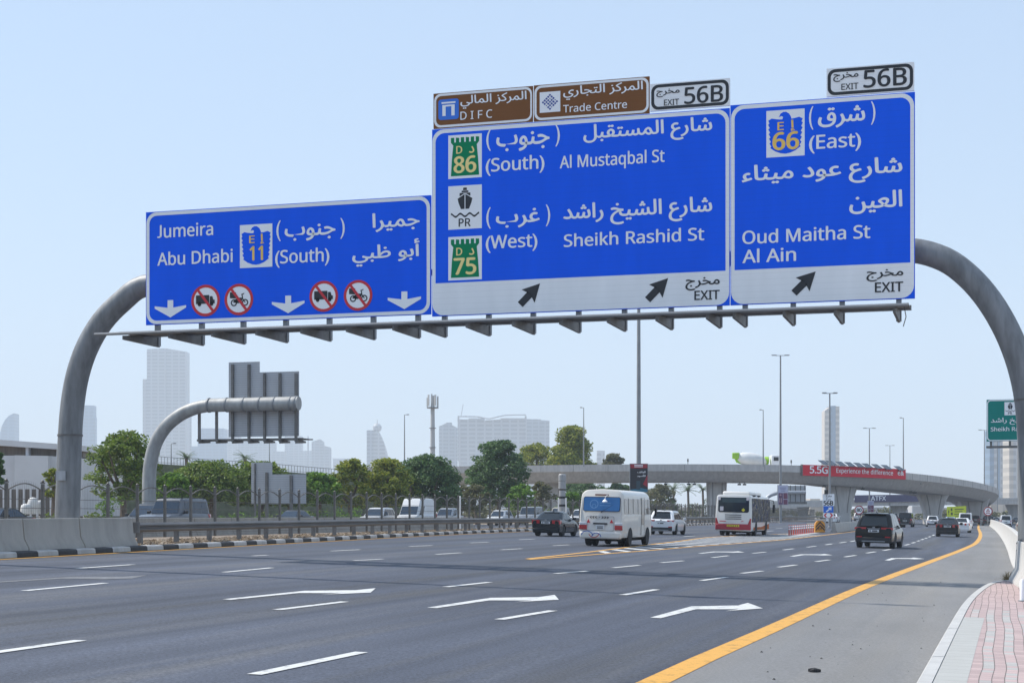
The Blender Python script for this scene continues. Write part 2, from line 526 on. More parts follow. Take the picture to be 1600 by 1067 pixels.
def strip(mb, left, right, dz, m=0, y0=-1e9, y1=1e9):
    yy = [y for y, _ in left if y0 <= y <= y1]
    vs = []
    for y in yy:
        a = lerp(left, y); b = lerp(right, y) if not callable(right) else right(y)
        cuts = [a] + [c for c in (-31.0, 3.0) if a < c < b] + [b]
        vs.append((y, [(x, y, gz(x) + dz) for x in cuts]))
    for (ya, A), (yb, B) in zip(vs, vs[1:]):
        n = min(len(A), len(B))
        if len(A) == len(B):
            for k in range(n - 1):
                mb.add([A[k], A[k + 1], B[k + 1], B[k]], [(0, 1, 2, 3)], m)
        else:
            mb.add(A + B[::-1], [tuple(range(len(A) + len(B)))], m)
r = MB(); strip(r, KLs, YRs, 0.0)
struct('road', r, M_ASPH)
SHR = [(-40, -0.8), (18, -0.78), (33, -0.68), (43.9, -0.3), (47, 0.6), (55, 0.9), (90, 0.8), (200, 0.2), (330, -1.6), (520, -5)]
r = MB(); strip(r, YRs, lambda y: lerp(SHR, y) + (0.0 if y < 44 else 0.35), 0.004)
struct('road_shoulder', r, M_SHOULDER)
r = MB(); strip(r, smoothline([(44, 1.1), (90, 1.1), (200, 0.5), (330, -1.2), (520, -4)]), lambda y: 15.0, 0.0)
struct('slip_road', r, M_ASPH)
r = MB(); strip(r, smoothline([(-40, -56.5), (520, -60)]), lambda y: -39.0, 0.0)
struct('opposite_road', r, M_ASPH)
# planted verge between the kerb and the opposite carriageway
KB = [(y, x - 0.62) for y, x in KLs]
r = MB()
for (ya, xa), (yb, xb) in zip(KB, KB[1:]):
    r.add([(-38.6, ya, 0.83), (-34.0, ya, 0.87), (xa, ya, gz(xa) + 0.135), (xb, yb, gz(xb) + 0.135), (-34.0, yb, 0.87), (-38.6, yb, 0.83)], [(0, 1, 4, 5), (1, 2, 3, 4)] if False else [(0, 1, 4, 5), (1, 2, 3, 4)])
struct('verge', r, M_GRAVEL)

# black and white kerb
k = MB(); acc = 0.0; col = 0
pts = []
for (ya, xa), (yb, xb) in zip(KLs, KLs[1:]):
    d = math.hypot(yb - ya, xb - xa); n = max(1, int(d))
    for i in range(n):
        pts.append((ya + (yb - ya) * i / n, xa + (xb - xa) * i / n))
prof = [(0.28, 0.0), (0.29, 0.12), (0.33, 0.16), (0.6, 0.165), (0.63, 0.14), (0.63, 0.0)]
for i in range(len(pts) - 1):
    (ya, xa), (yb, xb) = pts[i], pts[i + 1]
    if ya > 400: break
    gap = 0.012
    tt = gap / max(0.2, math.hypot(yb - ya, xb - xa))
    yb2, xb2 = yb + (ya - yb) * tt, xb + (xa - xb) * tt
    A = [(xa - o, ya, gz(xa - o) + z) for o, z in prof]; B = [(xb2 - o, yb2, gz(xb2 - o) + z) for o, z in prof]
    k.loft([A, B], i % 2, True, False, True)
struct('kerb', k, [M_KERB_B, M_KERB_W])

# ------------------------------------------------------------------ road markings
def strip_line(mb, pl, w, dz=0.009, m=0):
    n = len(pl)
    for i in range(n - 1):
        def off(i):
            a = pl[max(i - 1, 0)]; b = pl[min(i + 1, n - 1)]
            dy, dx = b[0] - a[0], b[1] - a[1]; L = math.hypot(dy, dx)
            return (dy / L, -dx / L)              # normal (x, y)
        na, nb = off(i), off(i + 1)
        (ya, xa), (yb, xb) = pl[i], pl[i + 1]
        P = [(xa - na[0] * w / 2, ya - na[1] * w / 2), (xa + na[0] * w / 2, ya + na[1] * w / 2), (xb + nb[0] * w / 2, yb + nb[1] * w / 2), (xb - nb[0] * w / 2, yb - nb[1] * w / 2)]
        mb.add([(x, y, gz(x) + dz) for x, y in P], [(0, 1, 2, 3)], m)
y_ = MB()
strip_line(y_, YRs, 0.32)
strip_line(y_, [(y, x + 0.12) for y, x in KLs], 0.16)
GU = [(825, 873), (910, 863.5), (1000, 852.5), (1060, 845.5), (1119, 838.5), (1240, 833.5)]
GLo = [(825, 874), (910, 867.6), (1000, 861), (1075, 854.7), (1160, 848.3), (1240, 841.5), (1340, 829.5)]
gu = [(Gd(*p).y, Gd(*p).x) for p in GU]; gl = [(Gd(*p).y, Gd(*p).x) for p in GLo]
strip_line(y_, smoothline(gu), 0.22); strip_line(y_, smoothline(gl), 0.22)
struct('yellow_road_line', y_, M_YELLOW_LINE)

w_ = MB()
def dash_px(a, b, w=0.17):
    a, b = Gd(*a), Gd(*b); strip_line(w_, [(a.y, a.x), (b.y, b.x)], w)
for a, b in [((-60, 1027), (126, 1000.6)), ((38, 923), (165, 911)), ((121, 888), (208, 882)), ((350, 894), (425, 887)), ((431, 953), (539, 940)), ((397, 1054), (565, 1019)),
             ((696, 917), (765, 909.6)), ((780, 968), (864, 954)), ((517.5, 860.8), (562.6, 858.5)), ((552.6, 875.8), (597.6, 873.3)), ((640, 853.5), (675, 852)), ((681, 866), (720, 863.5)),
             ((735, 848), (763, 846.8)), ((783, 858.8), (815, 857)), ((395, 868.4), (418, 867.3)), ((867.5, 896), (919, 892)), ((972.6, 929.6), (1026, 921)), ((957.6, 887), (999, 883)),
             ((1032.6, 879), (1068, 876)), ((1096, 907), (1135, 901.6)), ((1113, 871), (1138, 868)), ((1159, 895.6), (1191, 892)), ((1176.5, 864.3), (1196.5, 862.3)), ((811, 843), (835, 842)),
             ((864, 852.3), (889, 851)), ((1216, 886), (1244, 882.5)), ((1275, 877.3), (1296, 874.5)), ((1320, 870), (1337, 867.4)), ((1354, 864), (1368, 861.8)), ((1380, 860), (1391, 858)),
             ((1224, 859), (1240, 857)), ((1261, 854.7), (1275, 853)), ((1290, 851), (1300, 849.4)), ((1312, 848), (1322, 846.4)), ((1329, 846), (1337, 844.4)),
             ((1414, 851.6), (1421, 850)), ((1424.5, 848.4), (1430, 847)), ((1433, 845.4), (1437, 844.3)), ((1439.5, 843.3), (1443, 842)), ((1445.5, 841.2), (1448.5, 840.2)), ((1451, 839), (1454, 837.8)), ((1457, 836.6), (1460, 835.2)),
             ((1196, 830), (1208, 829)), ((1212, 825.6), (1222, 825)), ((1236, 821.6), (1244, 821)), ((1068, 838), (1086, 836.8)), ((930, 838.6), (950, 837.6))]:
    dash_px(a, b)
# merging arrows: one measured outline, repeated in the lanes
arr = [Gd(*p) for p in [(1016, 965), (1032.5, 966), (1087.5, 952), (1153.7, 952), (1132.5, 955), (1192, 950.5), (1168.7, 942), (1152.5, 946), (1080, 947.5)]]
a0 = arr[0]
def arrow_at(px, py):
    q = Gd(px, py)
    P = [(p.x - a0.x + q.x, p.y - a0.y + q.y) for p in arr]
    V = [(x, y, gz(x) + 0.009) for x, y in P]
    w_.add(V, [(0, 1, 2, 8), (2, 3, 7, 8), (3, 4, 5), (3, 5, 7), (5, 6, 7)])
for p in [(1016, 965), (667.7, 949.3), (347, 936.5), (1090, 864.4), (1233.7, 869), (1382, 875.3)]:
    arrow_at(*p)
# hatching in the gore
ua, la = smoothline(gu), smoothline(gl)
y = gu[0][0] + 9
while y < gu[-1][0] - 3:
    x0, x1 = lerp(ua, y + 2.2), lerp(la, y)
    if x1 - x0 > 0.7:
        P = [(x0 + 0.15, y + 2.2), (x1 - 0.15, y), (x1 - 0.15, y + 1.0), (x0 + 0.15, y + 3.2)]
        w_.add([(a, b, gz(a) + 0.009) for a, b in P], [(0, 1, 2, 3)])
    y += 3.0
struct('white_road_marking', w_, M_WHITE_LINE)
fa = MB()
for p in [(-40, 911)]:
    q = Gd(*p); P = [(v.x - a0.x + q.x, v.y - a0.y + q.y) for v in arr]
    fa.add([(x, y, gz(x) + 0.006) for x, y in P], [(0, 1, 2, 8), (2, 3, 7, 8), (3, 4, 5), (3, 5, 7), (5, 6, 7)])
struct('faded_road_marking', fa, mat('faded road paint', (0.15, 0.155, 0.165), 0.8, noise=0.3, nscale=6))
# light concrete infill at the nose of the gore
r = MB(); q = [Gd(1205, 839.5), Gd(1233, 839), Gd(1290, 831), Gd(1262, 832)]
r.poly([(p.x, p.y, gz(p.x) + 0.006) for p in q])
struct('gore_paving', r, M_PAVE_G)

# ------------------------------------------------------------------ the pavement by the camera
def paver_mat():
    m = bpy.data.materials.new('pink and grey pavers'); m.use_nodes = True
    nt = m.node_tree; N = nt.nodes; Lk = nt.links; b = N['Principled BSDF']; b.inputs['Roughness'].default_value = 0.85
    tc = N.new('ShaderNodeTexCoord')
    wob = N.new('ShaderNodeTexNoise'); wob.inputs['Scale'].default_value = 0.22; wob.inputs['Detail'].default_value = 2
    Lk.new(tc.outputs['Object'], wob.inputs['Vector'])
    wv = N.new('ShaderNodeVectorMath'); wv.operation = 'SCALE'; wv.inputs['Scale'].default_value = 0.12
    Lk.new(wob.outputs['Color'], wv.inputs[0])
    ad = N.new('ShaderNodeVectorMath'); ad.operation = 'ADD'; Lk.new(tc.outputs['Object'], ad.inputs[0]); Lk.new(wv.outputs[0], ad.inputs[1])
    sp = N.new('ShaderNodeSeparateXYZ'); Lk.new(ad.outputs[0], sp.inputs[0])
    def math_(op, a, c=None):
        q = N.new('ShaderNodeMath'); q.operation = op
        for i, s in enumerate((a, c)):
            if s is None: continue
            if isinstance(s, (int, float)): q.inputs[i].default_value = s
            else: Lk.new(s, q.inputs[i])
        return q.outputs[0]
    u = math_('DIVIDE', sp.outputs['X'], 0.128); v = math_('DIVIDE', sp.outputs['Y'], 0.23)
    fu, fv = math_('FRACT', u), math_('FRACT', v)
    cu, cv = math_('FLOOR', u), math_('FLOOR', v)
    joint_u = math_('LESS_THAN', fu, 0.085); joint_v = math_('LESS_THAN', fv, 0.07)
    par = math_('MODULO', math_('ABSOLUTE', cu), 2.0)
    near = math_('LESS_THAN', sp.outputs['Y'], 30.5)
    cb = N.new('ShaderNodeCombineXYZ'); Lk.new(cu, cb.inputs[0]); Lk.new(cv, cb.inputs[1])
    wn_ = N.new('ShaderNodeTexWhiteNoise'); wn_.noise_dimensions = '2D'; Lk.new(cb.outputs[0], wn_.inputs['Vector'])
    patch = N.new('ShaderNodeTexNoise'); patch.inputs['Scale'].default_value = 0.35; Lk.new(tc.outputs['Object'], patch.inputs['Vector'])
    gsel = math_('MULTIPLY', math_('MULTIPLY', par, near), math_('LESS_THAN', math_('ADD', wn_.outputs['Value'], math_('MULTIPLY', patch.outputs['Fac'], 0.9)), 1.12))
    mx = N.new('ShaderNodeMix'); mx.data_type = 'RGBA'
    mx.inputs['A'].default_value = (0.43, 0.325, 0.31, 1); mx.inputs['B'].default_value = (0.43, 0.415, 0.395, 1)
    Lk.new(gsel, mx.inputs['Factor'])
    va = N.new('ShaderNodeMapRange'); va.inputs[3].default_value = 0.86; va.inputs[4].default_value = 1.12; Lk.new(wn_.outputs['Value'], va.inputs[0])
    hs = N.new('ShaderNodeVectorMath'); hs.operation = 'SCALE'; Lk.new(mx.outputs['Result'], hs.inputs[0]); Lk.new(va.outputs[0], hs.inputs['Scale'])
    j = math_('MAXIMUM', joint_u, math_('MULTIPLY', joint_v, 0.55))
    m2 = N.new('ShaderNodeMix'); m2.data_type = 'RGBA'; Lk.new(math_('MULTIPLY', j, 0.95), m2.inputs['Factor']); Lk.new(hs.outputs[0], m2.inputs['A']); m2.inputs['B'].default_value = (0.13, 0.11, 0.10, 1)
    Lk.new(m2.outputs['Result'], b.inputs['Base Color'])
    return m
KR = [(-6, -0.95), (10, -0.86), (18, -0.80), (26, -0.74), (33, -0.66), (38, -0.5), (42, -0.28), (44.2, -0.02), (45.2, 0.35)]
KRs = smoothline(KR, 1.0)
pv = MB()
strip(pv, [(y, x + 0.5) for y, x in KRs], lambda y: 7.0, 0.14, 0, -6, 28.5)
strip(pv, [(y, x + 0.17) for y, x in KRs], lambda y: 7.0, 0.14, 0, 27.5, 46)
struct('pavement', pv, paver_mat())
sb = MB(); strip(sb, [(y, x + 0.17) for y, x in KRs], [(y, x + 0.5) for y, x in KRs], 0.142, 0, -6, 28.5)
struct('pavement_slabs', sb, M_PAVE_G)
kb = MB()
prev = None
for i in range(len(KRs) - 1):
    (ya, xa), (yb, xb) = KRs[i], KRs[i + 1]
    P = lambda x, y: [(x - 0.015, y, gz(x) - 0.05), (x, y, gz(x) + 0.11), (x + 0.03, y, gz(x) + 0.147), (x + 0.165, y, gz(x) + 0.147), (x + 0.165, y, gz(x) - 0.05)]
    e = 0.05 if i % 5 == 0 else 0.0
    kb.loft([P(xa, ya), P(xb, yb - e)], 0)
struct('pavement_kerb', kb, M_KERB_L)

# ------------------------------------------------------------------ concrete barriers
def jersey_profile(h=0.95, w=0.62):
    return [(-w / 2, 0), (-w / 2, 0.08), (-0.16, 0.36), (-0.11, h - 0.02), (-0.09, h), (0.09, h), (0.11, h - 0.02), (0.16, 0.36), (w / 2, 0.08), (w / 2, 0)]
def barrier_run(mb, pts, h=0.95, w=0.62, m=0, zoff=0.0):
    """pts: (x, y, z) along the base"""
    rings = []
    for i, p in enumerate(pts):
        a = Vector(pts[max(i - 1, 0)]); b = Vector(pts[min(i + 1, len(pts) - 1)])
        d = (b - a); d.z = 0; d.normalize(); n = Vector((d.y, -d.x, 0))
        rings.append([(p[0] + n.x * u, p[1] + n.y * u, p[2] + z + zoff) for u, z in jersey_profile(h, w)])
    mb.loft(rings, m, True, True, True)
lab = ['weathered grey concrete barrier block beside the end of the dark guardrail',
       'weathered grey concrete barrier block in front of the big gantry leg',
       'weathered grey concrete barrier block running out past the edge of the photo']
def at_px(px):
    y = 48.0
    for _ in range(12): y = Px(px, lerp(KLs, y) - 1.0)
    return y
for i, (pa, pb) in enumerate(((202, 119.6), (117.8, 31), (29.2, -60))):
    ya, yb = at_px(pa), at_px(pb)
    mb = MB(); pts = []
    for t in range(7):
        y = yb + (ya - yb) * t / 6; x = lerp(KLs, y) - 1.0
        pts.append((x, y, gz(x) + 0.13))
    barrier_run(mb, pts, 0.95)
    t = mb.build('concrete_barrier', M_CONC, sharp=30)
    tag(t, lab[i], 'barrier', 'grey barrier blocks by the kerb')
# low concrete wall of blocks at the edge of the opposite carriageway
for i in range(14):
    y0 = 60 + i * 4.02
    mb = MB(); barrier_run(mb, [(-38.2, y0, 0.78), (-38.2, y0 + 3.98, 0.78)], 0.95, 0.6)
    t = mb.build('concrete_barrier', M_CONC if i else M_CONC, sharp=30)
    tag(t, 'grey concrete barrier block in the row behind the arched steel fence', 'barrier', 'barrier blocks behind the fence')
# white barrier that divides the slip road
mb = MB()
WB = [(52.8, 1.12), (55, 0.98), (60, 0.84), (70, 0.80), (90, 0.78), (120, 0.66), (170, 0.3), (230, -0.35), (300, -1.3)]
ws = smoothline(WB, 2.5)
barrier_run(mb, [(x, y, gz(x) - 0.02) for y, x in ws], 1.12, 0.66)
t = mb.build('dividing_barrier', M_CONC_W, sharp=30)
tag(t, 'long white concrete barrier curving away along the slip road', 'barrier')
# ------------------------------------------------------------------ sign sheeting
M_SBLUE = seam_mat('blue sign sheeting', (0.002, 0.118, 0.90), 0.17, 0.6, 0.93)
M_SWHITE = seam_mat('white sign sheeting', (0.90, 0.905, 0.91), 0.17, 0.45, 0.92)
M_SBROWN = seam_mat('brown sign sheeting', (0.215, 0.085, 0.026), 0.17, 0.45, 0.94)
M_SGREEN = seam_mat('green sign sheeting', (0.0, 0.23, 0.19), 0.17, 0.45, 0.95)
M_SLET = mat('white sign lettering', (0.92, 0.92, 0.93), 0.5)
M_SBLACK = mat('black sign lettering', (0.015, 0.017, 0.022), 0.45)
M_SGOLD = mat('gold sign lettering', (0.95, 0.62, 0.14), 0.6)
M_SRED = mat('red sign sheeting', (0.62, 0.02, 0.035), 0.4)
M_SFORT = mat('green shield sheeting', (0.0, 0.24, 0.10), 0.6, spec=.15)
M_ALU = seam_mat('bare aluminium planks', (0.46, 0.47, 0.49), 0.15, 0.5, 0.55, soft=0.14)
GY = 45.0

def rrect(x0, x1, z0, z1, r, n=6, corners=(1, 1, 1, 1)):
    """counter-clockwise from the lower left corner; corners: ll, lr, ur, ul rounded?"""
    out = []
    for (cx, cz, a0), on in zip(((x0, z0, 180), (x1, z0, 270), (x1, z1, 0), (x0, z1, 90)), corners):
        if not on:
            out += [(cx, cz)] * (n + 1); continue
        ox = cx + r * (1 if cx == x0 else -1); oz = cz + r * (1 if cz == z0 else -1)
        for k in range(n + 1):
            a = R(a0 + 90 * k / n); out.append((ox + r * math.cos(a), oz + r * math.sin(a)))
    return out
class Face:
    """builds the layers of a sign face on the plane y = st - depth"""
    def __init__(s, st, parent):
        s.st = st; s.p = parent
    def fn(s, d):
        return lambda u, v: (u, s.st - d, v)
    def P(s, px, py):
        q = Pl(px, py, s.st); return (q.x, q.z)
    def layer(s, polys, d, mat_, name, mb=None):
        own = mb is None
        mb = mb or MB()
        for p in polys:
            mb.poly([s.fn(d)(*q) for q in p])
        if own: return mb.build(name, mat_, s.p, fix=False)
    def ring(s, outer, inner, d, mat_, name):
        mb = MB(); n = len(outer)
        f = s.fn(d)
        mb.add([f(*q) for q in outer] + [f(*q) for q in inner], [(k, (k + 1) % n, n + (k + 1) % n, n + k) for k in range(n)])
        return mb.build(name, mat_, s.p, fix=False)
    def px_poly(s, pts, d, mat_, name, mb=None):
        return s.layer([[s.P(*q) for q in pts]], d, mat_, name, mb)
    def text(s, body, xl, xr, y0, y1, d, mat_, name='lettering', bold=0.010, cap=False, parent=None, ar=False):
        """px box; with cap=True y0 = capital height in px and y1 = baseline at the middle"""
        xc = (xl + xr) / 2
        u0, u1 = s.P(xl, 500)[0], s.P(xr, 500)[0]
        if ar: body = arabic(body)
        many = ' ' in body and all(len(w) > 1 for w in body.split(' '))
        mb = [MB() for _ in body.split(' ')] if many else MB()
        if cap:
            base = s.P(xc, y1)[1]; ch = s.P(xc, y1 - y0)[1] - base
            put_text(mb, body, s.fn(d), (u0, u1), bold=bold, cap=ch, base=base)
        else:
            put_text(mb, body, s.fn(d), (u0, u1, s.P(xc, y1)[1], s.P(xc, y0)[1]), bold=bold)
        for q in (mb if many else [mb]): q.build(name, mat_, parent or s.p, fix=False, origin=s.p['_o'])
def panel_box(parent, x0, x1, z0, z1, st, th, m, name='panel'):
    mb = MB(); mb.box(((x0 + x1) / 2, st + th / 2 + 0.001, (z0 + z1) / 2), (x1 - x0, th, z1 - z0))
    return mb.build(name, m, parent)

def down_arrow(fc, xl, xr, yt, yb):
    xc = (xl + xr) / 2; w = xr - xl; h_ = yb - yt
    sl = -0.042
    P = [(xc - w * .09, yt), (xc - w * .09, yt + h_ * .44), (xl, yt + h_ * .32), (xl, yt + h_ * .46), (xc, yb), (xr, yt + h_ * .46), (xr, yt + h_ * .32), (xc + w * .09, yt + h_ * .44), (xc + w * .09, yt)]
    P = [(x, y + (x - xc) * sl) for x, y in P]
    fc.layer([[fc.P(*q) for q in (P[0], P[1], P[7], P[8])], [fc.P(*q) for q in (P[1], P[2], P[3], P[4], P[5], P[6], P[7])]], 0.010, M_SLET, 'arrow')
def exit_arrow(fc, tip, tail, d=0.012):
    t = Vector(fc.P(*tip)); a = Vector(fc.P(*tail)); dv = (t - a); L = dv.length; dv.normalize(); n = Vector((-dv.y, dv.x))
    hw, sw = L * .33, L * .125
    b = t - dv * L * .60
    bb = t - dv * L * .50
    P1 = [a - n * sw, a + n * sw, bb + n * sw, bb - n * sw]
    fc.layer([[tuple(q) for q in P1], [tuple(t), tuple(b + n * hw), tuple(bb), tuple(b - n * hw)]], d, M_SBLACK, 'arrow')
def circle(c, r, n=28):
    return [(c[0] + r * math.cos(2 * math.pi * k / n), c[1] + r * math.sin(2 * math.pi * k / n)) for k in range(n)]
def prohibition(fc, cx, cy, rpx, what):
    c = fc.P(cx, cy); r = fc.P(cx + rpx, cy)[0] - c[0]
    disc = fc.layer([circle(c, r * .99)], 0.008, M_SLET, 'prohibition_symbol'); f = fc.fn(0.012)
    mb = MB(); o = circle(c, r); i = circle(c, r * .82)
    mb.add([f(*q) for q in o] + [f(*q) for q in i], [(k, (k + 1) % 28, 28 + (k + 1) % 28, 28 + k) for k in range(28)])
    f2 = fc.fn(0.020); a = R(128)
    dx, dz = math.cos(a) * r * .86, math.sin(a) * r * .86; nx, nz = -math.sin(a) * r * .085, math.cos(a) * r * .085
    mb.poly([f2(c[0] + dx + nx, c[1] + dz + nz), f2(c[0] + dx - nx, c[1] + dz - nz), f2(c[0] - dx - nx, c[1] - dz - nz), f2(c[0] - dx + nx, c[1] - dz + nz)])
    mb.build('red_ring', M_SRED, disc, origin=fc.p['_o'], fix=False)
    g = MB(); f3 = fc.fn(0.016)
    q = lambda pts: g.poly([f3(c[0] + u * r, c[1] + v * r) for u, v in pts])
    if what == 'truck':
        q([(-.66, -.2), (.26, -.2), (.26, .34), (-.66, .34)]); q([(.30, -.2), (.64, -.2), (.64, .02), (.54, .05), (.48, .26), (.30, .26)])
        for u in (-.42, .42): q([(u + .13 * math.cos(t / 8 * math.pi), -.22 + .13 * math.sin(t / 8 * math.pi)) for t in range(16)])
    else:
        for u in (-.34, .44):
            n = 18; w0 = [(u + .22 * math.cos(2 * math.pi * t / n), -.2 + .22 * math.sin(2 * math.pi * t / n)) for t in range(n)]; w1 = [(u + .14 * math.cos(2 * math.pi * t / n), -.2 + .14 * math.sin(2 * math.pi * t / n)) for t in range(n)]
            g.add([f3(c[0] + a_ * r, c[1] + b_ * r) for a_, b_ in w0 + w1], [(t, (t + 1) % n, n + (t + 1) % n, n + t) for t in range(n)])
        q([(-.40, -.18), (-.05, -.24), (.18, -.2), (.28, .1), (-.06, .12), (-.32, -.04)]); q([(-.62, .1), (-.2, .06), (-.2, .46), (-.62, .48)])
        q([(.18, .1), (.26, .1), (.48, -.2), (.42, -.22)]); q([(.16, .32), (.38, .40), (.38, .34), (.2, .26)]); q([(.2, .3), (.26, .3), (.3, .06), (.22, .06)])
    g.build('pictogram', M_SBLACK, disc, origin=fc.p['_o'], fix=False)
def eagle_shield(fc, x0, x1, y0, y1, num):
    """route shield with a falcon outline; px box at the middle"""
    u0, u1 = fc.P(x0, 400)[0], fc.P(x1, 400)[0]; xc = (x0 + x1) / 2; v1, v0 = fc.P(xc, y0)[1], fc.P(xc, y1)[1]
    w, h_ = u1 - u0, v1 - v0
    sh = fc.layer([[(u0, v0), (u1, v0), (u1, v1), (u0, v1)]], 0.008, M_SLET, 'route_shield')
    half = [(.5, .06), (.62, .075), (.76, .12), (.9, .2), (.87, .23), (.92, .3), (.88, .33), (.93, .4), (.89, .43), (.94, .5), (.9, .53), (.95, .6), (.91, .63), (.955, .7), (.92, .73), (.95, .79), (.86, .83), (.74, .81), (.66, .8)]
    left = [(1 - a, b) for a, b in reversed(half)]
    head = [(.64, .85), (.60, .91), (.52, .955), (.44, .955), (.37, .92), (.33, .85), (.40, .87), (.44, .85), (.42, .80)]
    P = half + head + left[1:-1] if False else half + head + [p for p in left if p[0] < .40]
    pts = [(u0 + a * w, v0 + b * h_) for a, b in P]
    mb = MB(); mb.poly([fc.fn(0.012)(*q) for q in pts])
    mb.build('shield_field', M_SBLUE, sh, origin=fc.p['_o'], fix=False)
    t = MB(); f = fc.fn(0.016)
    put_text(t, 'E', f, (u0 + w * .29, u0 + w * .46, v0 + h_ * .57, v0 + h_ * .74), bold=.018)
    put_text(t, arabic('إ'), f, (u0 + w * .64, u0 + w * .75, v0 + h_ * .54, v0 + h_ * .77), bold=.020)
    if num == '11': put_text(t, num, f, (u0 + w * .30, u0 + w * .72, v0 + h_ * .17, v0 + h_ * .49), bold=.034)
    else: put_text(t, num, f, (u0 + w * .16, u0 + w * .86, v0 + h_ * .15, v0 + h_ * .52), bold=.034)
    t.build('number', M_SGOLD, sh, origin=fc.p['_o'], fix=False)
def fort_shield(fc, x0, x1, y0, y1, num):
    u0, u1 = fc.P(x0, 300)[0], fc.P(x1, 300)[0]; xc = (x0 + x1) / 2; v1, v0 = fc.P(xc, y0)[1], fc.P(xc, y1)[1]
    w, h_ = u1 - u0, v1 - v0
    sh = fc.layer([[(u0, v0), (u1, v0), (u1, v1), (u0, v1)]], 0.008, M_SLET, 'route_shield')
    mb = MB(); f = fc.fn(0.012); q = lambda a, b: f(u0 + a * w, v0 + b * h_)
    mb.poly([q(.08, .06), q(.92, .06), q(.89, .45), q(.85, .76), q(.15, .76), q(.11, .45)])
    mb.poly([q(.15, .76), q(.85, .76), q(.92, .83), q(.08, .83)])
    for k in range(6):
        a = .08 + k * .148; mb.poly([q(a, .83), q(a + .1, .83), q(a + .1, .94 - (0.01 if k % 2 else 0)), q(a, .94)])
    mb.build('shield_field', M_SFORT, sh, origin=fc.p['_o'], fix=False)
    t = MB(); f = fc.fn(0.016)
    put_text(t, 'D', f, (u0 + w * .24, u0 + w * .42, v0 + h_ * .57, v0 + h_ * .74), bold=.018)
    put_text(t, arabic('د'), f, (u0 + w * .62, u0 + w * .78, v0 + h_ * .57, v0 + h_ * .72), bold=.020)
    put_text(t, num, f, (u0 + w * .16, u0 + w * .84, v0 + h_ * .13, v0 + h_ * .50), bold=.034)
    t.build('number', MATS.get('pale gold') or mat('pale gold', (0.98, 0.78, 0.30), 0.6), sh, origin=fc.p['_o'], fix=False)
def ship_panel(fc, x0, x1, y0, y1):
    u0, u1 = fc.P(x0, 300)[0], fc.P(x1, 300)[0]; xc = (x0 + x1) / 2; v1, v0 = fc.P(xc, y0)[1], fc.P(xc, y1)[1]
    w, h_ = u1 - u0, v1 - v0
    sh = fc.layer([[(u0, v0), (u1, v0), (u1, v1), (u0, v1)]], 0.008, M_SLET, 'ship_symbol')
    mb = MB(); f = fc.fn(0.012); q = lambda *p: mb.poly([f(u0 + a * w, v0 + b * h_) for a, b in p])
    q((.38, .46), (.487, .46), (.487, .80), (.28, .70), (.31, .60)); q((.513, .46), (.62, .46), (.69, .60), (.72, .70), (.513, .80))
    q((.34, .75), (.47, .815), (.53, .815), (.66, .75), (.66, .83), (.34, .83)); q((.40, .84), (.60, .84), (.60, .88), (.40, .88)); q((.44, .89), (.56, .89), (.55, .95), (.45, .95))
    n = 24
    top = [(.08 + .84 * k / n, .345 + .035 * math.cos(k / n * 6 * math.pi)) for k in range(n + 1)]
    for a, b in zip(top, top[1:]): q((a[0], a[1] - .045), (b[0], b[1] - .045), b, a)
    mb.build('pictogram', M_SBLACK, sh, origin=fc.p['_o'], fix=False)
    t = MB(); put_text(t, 'PR', fc.fn(0.012), (u0 + w * .31, u0 + w * .67, v0 + h_ * .06, v0 + h_ * .24), bold=.020)
    t.build('lettering', M_SBLACK, sh, origin=fc.p['_o'], fix=False)
def sign_root(label, quad, st=GY):
    """quad px: left x, right x, top y / bottom y measured at the left edge"""
    xl, xr, yt, yb = quad
    a, b = Pl(xl, yt, st), Pl(xl, yb, st); x1 = Pl(xr, yt, st).x
    t = thing('overhead_sign', label, 'road sign', (0.5 * (a.x + x1), st, b.z))
    return t, a.x, x1, b.z, a.z

BO = 0.010
# --- wide blue sign over the main road
t, x0, x1, z0, z1 = sign_root('wide blue overhead sign reading Jumeira and Abu Dhabi with four red prohibition discs', (228, 673, 332, 508))
panel_box(t, x0, x1, z0, z1, GY, 0.07, M_SBLUE)
f1 = Face(GY, t)
f1.ring(rrect(x0 + .02, x1 - .02, z0 + .02, z1 - .02, .34), rrect(x0 + .125, x1 - .125, z0 + .125, z1 - .125, .25), 0.004, M_SWHITE, 'border')
for s in [('Jumeira', 246, 333.4, 19.5, 369.6), ('Abu Dhabi', 246, 364, 19.5, 412.2)]: f1.text(*s, BO, M_SLET, cap=True, bold=.020)
f1.text('(South)', 430, 515, 341 + 47.5, 416.5, BO, M_SLET, bold=.020)
f1.text('جنوب', 445, 524.5, 351, 375.5, BO, M_SLET, ar=True, bold=.024)
f1.text('(', 432, 439, 345, 377, BO, M_SLET); f1.text(')', 532, 539, 341, 373, BO, M_SLET)
f1.text('جميرا', 582, 656, 332, 361, BO, M_SLET, ar=True, bold=.024)
f1.text('أبو ظبي', 550.5, 656, 375.5, 414.5, BO, M_SLET, ar=True, bold=.024)
for a in ((242, 291, 469, 496), (425, 476, 462, 489.5), (606, 658, 455.5, 483)): down_arrow(f1, *a)
for cx, cy, k in ((321.4, 469.7, 'truck'), (373.4, 468, 'bike'), (506, 463, 'truck'), (559.6, 461.6, 'bike')): prohibition(f1, cx, cy, 22.5, k)
eagle_shield(f1, 375, 425.7, 350.7, 418, '11')

